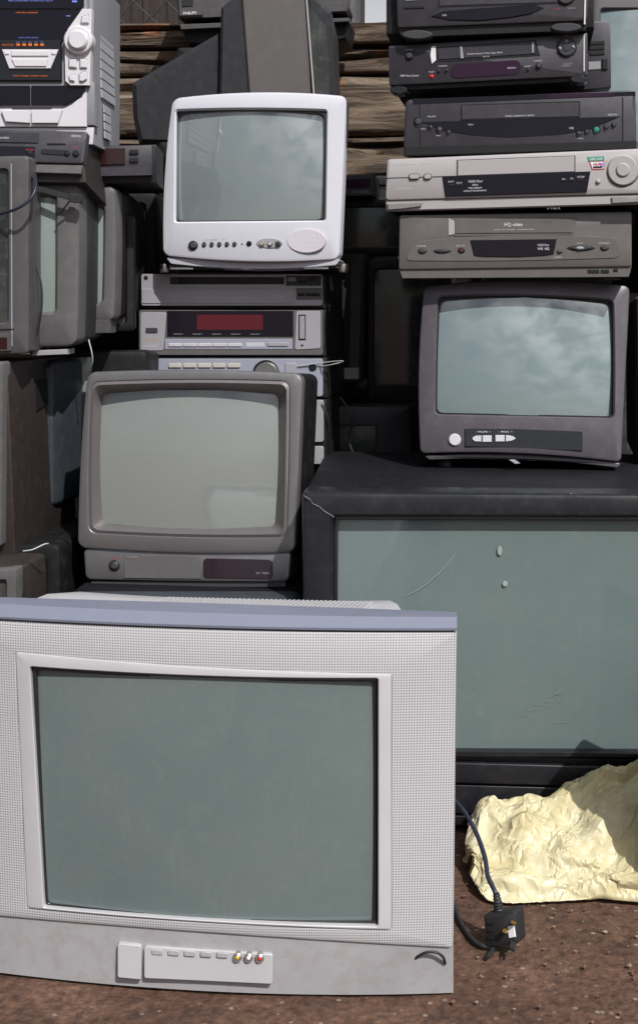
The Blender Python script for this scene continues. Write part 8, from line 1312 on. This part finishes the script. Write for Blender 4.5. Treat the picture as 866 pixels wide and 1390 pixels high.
-399,59,48,46,30,22,27,23,12,4,9,-3,-5,4,-5,8,-4,-5,2,0,4,-4,7,-4,-5,3,2,-7,7,-6,0,7,-6,1,2,1,-2,-1,1,1,-1,-2,5,-4,-2,1,2,-2,2,-4,0,1,-1,1,1,2,-3,5,4,-7,1,6,-8,3,9,-3,-9,1,-6,1,6,-3,-4,5,-3,-3,3,1,7,-8,4,-3,5,0,-3,-5,1,2,-6,4,-3,7,-1,5,-7,0,7,
70,52,78,11,31,8,19,14,6,3,11,11,6,15,8,1,-3,-10,-1,4,2,-7,4,-8,2,9,9,5,13,4,6,17,8,9,-4,-6,-13,-2,5,-7,-11,2,8,4,0,13,19,18,22,10,22,22,-4,5,9,12,-2,6,2,-3,0,0,6,15,14,13,9,15,5,19,20,12,-9,8,-6,-6,2,1,2,-2,3,2,19,14,7,2,17,15,6,14,1,11,0,1,-5,3,1,
609,14,12,16,14,17,14,16,17,12,16,15,17,17,15,16,17,17,17,14,16,15,20,15,15,17,16,18,12,18,19,14,17,17,15,16,17,15,17,14,17,17,16,17,15,17,16,18,17,16,16,16,14,18,15,16,15,16,16,20,14,16,17,16,16,18,15,14,17,15,18,16,16,16,17,15,17,17,15,15,17,18,15,16,18,17,14,17,16,16,15,17,16,16,17,14,15,
-394,52,50,46,36,31,27,20,13,7,2,-2,1,-1,-1,3,-2,0,1,-1,0,0,1,1,-1,0,0,-1,2,-4,1,0,0,1,1,1,-1,1,-1,0,0,-4,2,2,-2,0,1,-1,0,1,0,-1,2,0,-2,2,-1,1,0,0,-1,0,1,0,1,-1,-3,2,1,-2,2,-1,1,1,0,-1,-3,2,1,-2,3,-2,3,-1,0,-2,-1,2,-2,1,-2,2,-1,1,0,1,0,
67,49,68,31,21,12,11,7,6,6,8,9,11,11,12,1,-4,0,-4,-1,-4,-2,-5,-3,0,6,8,7,11,13,13,14,10,10,-1,-2,-5,-3,-6,-5,-5,-3,0,8,6,12,14,12,21,15,19,17,6,9,6,4,-2,1,-1,0,-2,-2,10,11,11,13,14,11,14,14,15,16,4,1,-4,-4,1,3,-2,1,-1,5,12,15,12,10,12,10,11,11,5,1,1,0,-1,-2,-4
]
V = []; pos = 0
for j in range(BNY+1):
    rows = []
    for ax in range(3):
        acc = 0; r_ = []
        for q in BAG[pos:pos+BNX+1]: acc += q; r_.append(acc/5000)
        pos += BNX+1; rows.append(r_)
    V += list(zip(*rows))
Fc = []
for j in range(BNY):
    for i in range(BNX):
        a_, b_, c_, d_ = j*(BNX+1)+i, j*(BNX+1)+i+1, (j+1)*(BNX+1)+i+1, (j+1)*(BNX+1)+i
        Fc += [(a_, b_, c_), (a_, c_, d_)] if (i*7+j*3) % 5 < 3 else [(a_, b_, d_), (b_, c_, d_)]
bag = mk('plastic_bag', V, Fc, 'poly', None, 32)
tag(bag, 'crumpled cream plastic bag lying on the ground in front of the huge black television', 'plastic bag')
md = bag.modifiers.new('thickness', 'SOLIDIFY'); md.thickness = .0006; md.offset = 0

# =================================================================== PLUG AND LEAD
d = Dev('mains_plug', 'black three-pin mains plug lying on the brown ground beside the silver television', 'plug', 680, 1288, -.40, yaw=-28, tilt=8, roll=-8)
body = ring([(657, 1243), (690, 1232), (700, 1240), (702, 1276), (690, 1288), (664, 1288), (655, 1280)][:0] or [(655, 1242), (699, 1236), (703, 1282), (658, 1286)], 5, nc=4, ns=3)
vbox(d, 'body', body, .028, 'rubber', y0=0, rnd=.004)
for i in range(3): d.plate('grip_rib', [(661, 1252+i*10), (669, 1251+i*10), (669, 1255+i*10), (661, 1256+i*10)], .002, 'black')
d.plate('fuse_cover', [(688, 1258), (697, 1256), (699, 1272), (690, 1274)], .002, 'sticker_white')
p0 = d.L((690, 1264), -.0); 
def pin(name, x, y, dx, dy, ln, w, mat):
    a = d.L((x, y), -.002); b = Vector((a.x+dx, -ln, a.z+dy)); 
    V = []
    for q in (a, b):
        for sx2, sz2 in ((-w, -w*.6), (w, -w*.6), (w, w*.6), (-w, w*.6)): V.append((q.x+sx2, q.y, q.z+sz2))
    mk(name, V, [(0, 1, 2, 3), (7, 6, 5, 4), (0, 4, 5, 1), (1, 5, 6, 2), (2, 6, 7, 3), (3, 7, 4, 0)], mat, d.root, 0)
pin('pin', 687, 1262, .002, .002, .014, .0030, 'brass'); pin('pin', 698, 1252, .002, .004, .014, .0030, 'brass'); pin('earth_pin', 696, 1280, .006, -.002, .018, .0038, 'rubber')
tube('strain_relief', [d.L((678, 1243), .012), d.L((676, 1230), .012), d.L((673, 1212), .013)], lambda t: .0085-.0042*t+.0007*math.sin(t*60), 'rubber', d.root, sub=20, n=14)
w0_ = d.R @ d.L((673, 1213), .013)+d.O
tag(tube('mains_lead', [P(600, 1075, -.16), P(618, 1088, -.20), P(634, 1108, -.24), P(648, 1135, -.28), P(658, 1165, -.32), P(662, 1190, -.35), w0_+Vector((-.002, 0, .004)), w0_], .0034, 'cable_blue', sub=10), 'black mains lead curving down from behind the silver television to the plug', 'lead')
tag(tube('cable', [G(606, 1205, .03), G(616, 1228, .012), G(625, 1252, .004), G(638, 1272, .004), G(652, 1283, .004), G(668, 1287, .004), G(660, 1300, .004)], .0034, 'rubber', sub=10), 'black cable lying on the ground close to the silver television edge', 'cable')

# =================================================================== LIGHT AND SKY
S = Vector((.57, -1.0, 1.27)).normalized()
el = math.asin(S.z); rot = math.atan2(S.x, S.y)
w = bpy.data.worlds.new('World'); scene.world = w; w.use_nodes = True
nt = w.node_tree; n = nt.nodes; l = nt.links
bg = n['Background']; bg.inputs['Strength'].default_value = .055
sky = n.new('ShaderNodeTexSky'); sky.sky_type = 'NISHITA'; sky.sun_disc = False; sky.sun_elevation = el; sky.sun_rotation = rot; sky.dust_density = 1.5
tc = n.new('ShaderNodeTexCoord'); sep = n.new('ShaderNodeSeparateXYZ'); l.new(tc.outputs['Generated'], sep.inputs[0])
def mth(op, a, b=None):
    x = n.new('ShaderNodeMath'); x.operation = op
    for i_, v in enumerate((a, b)):
        if v is None: continue
        if hasattr(v, 'is_output'): l.new(v, x.inputs[i_])
        else: x.inputs[i_].default_value = v
    return x.outputs[0]
zz_ = mth('ADD', mth('MAXIMUM', sep.outputs[2], 0.0), .22)
cb = n.new('ShaderNodeCombineXYZ'); l.new(mth('DIVIDE', sep.outputs[0], zz_), cb.inputs[0]); l.new(mth('DIVIDE', sep.outputs[1], zz_), cb.inputs[1])
nz = n.new('ShaderNodeTexNoise'); nz.inputs['Scale'].default_value = 2.3; nz.inputs['Detail'].default_value = 9; nz.inputs['Roughness'].default_value = .58; nz.inputs['Distortion'].default_value = .35
l.new(cb.outputs[0], nz.inputs['Vector'])
rp = n.new('ShaderNodeValToRGB'); rp.color_ramp.elements[0].position = .40; rp.color_ramp.elements[0].color = (0, 0, 0, 1); rp.color_ramp.elements[1].position = .60
l.new(nz.outputs[0], rp.inputs[0])
dt = n.new('ShaderNodeVectorMath'); dt.operation = 'DOT_PRODUCT'; l.new(tc.outputs['Generated'], dt.inputs[0]); dt.inputs[1].default_value = S
gl = mth('POWER', mth('MAXIMUM', dt.outputs['Value'], 0.0), 5.0)
br = mth('ADD', mth('ADD', mth('MULTIPLY', gl, 62.0), 2.5), mth('MULTIPLY', mth('MAXIMUM', sep.outputs[1], 0.0), 11.0))
cc = n.new('ShaderNodeCombineXYZ'); 
for i_, f_ in enumerate((1.0, 1.0, 1.03)): l.new(mth('MULTIPLY', br, f_), cc.inputs[i_])
mxn = n.new('ShaderNodeMix'); mxn.data_type = 'RGBA'; l.new(mth('MAXIMUM', mth('MULTIPLY', rp.outputs[0], .9), mth('MINIMUM', mth('MULTIPLY', mth('MAXIMUM', sep.outputs[1], 0.0), mth('MAXIMUM', mth('SUBTRACT', 1.5, mth('MULTIPLY', sep.outputs[2], 3.6)), 0.0)), .92)), mxn.inputs[0]); l.new(sky.outputs[0], mxn.inputs[6]); l.new(cc.outputs[0], mxn.inputs[7])
l.new(mxn.outputs[2], bg.inputs['Color'])
sl = bpy.data.lights.new('sun', 'SUN'); sl.energy = 4.6; sl.angle = RAD(.5); sl.color = (1.0, .97, .935)
so = bpy.data.objects.new('sun', sl); COL.objects.link(so); so.rotation_euler = S.to_track_quat('Z', 'Y').to_euler()
vs = scene.view_settings; vs.view_transform = 'Standard'; vs.look = 'None'; vs.gamma = 1; vs.exposure = 0.0; vs.use_curve_mapping = False
scene.cycles.use_denoising = True; scene.cycles.max_bounces = 6; scene.cycles.caustics_reflective = False; scene.cycles.caustics_refractive = False
bpy.context.view_layer.update()
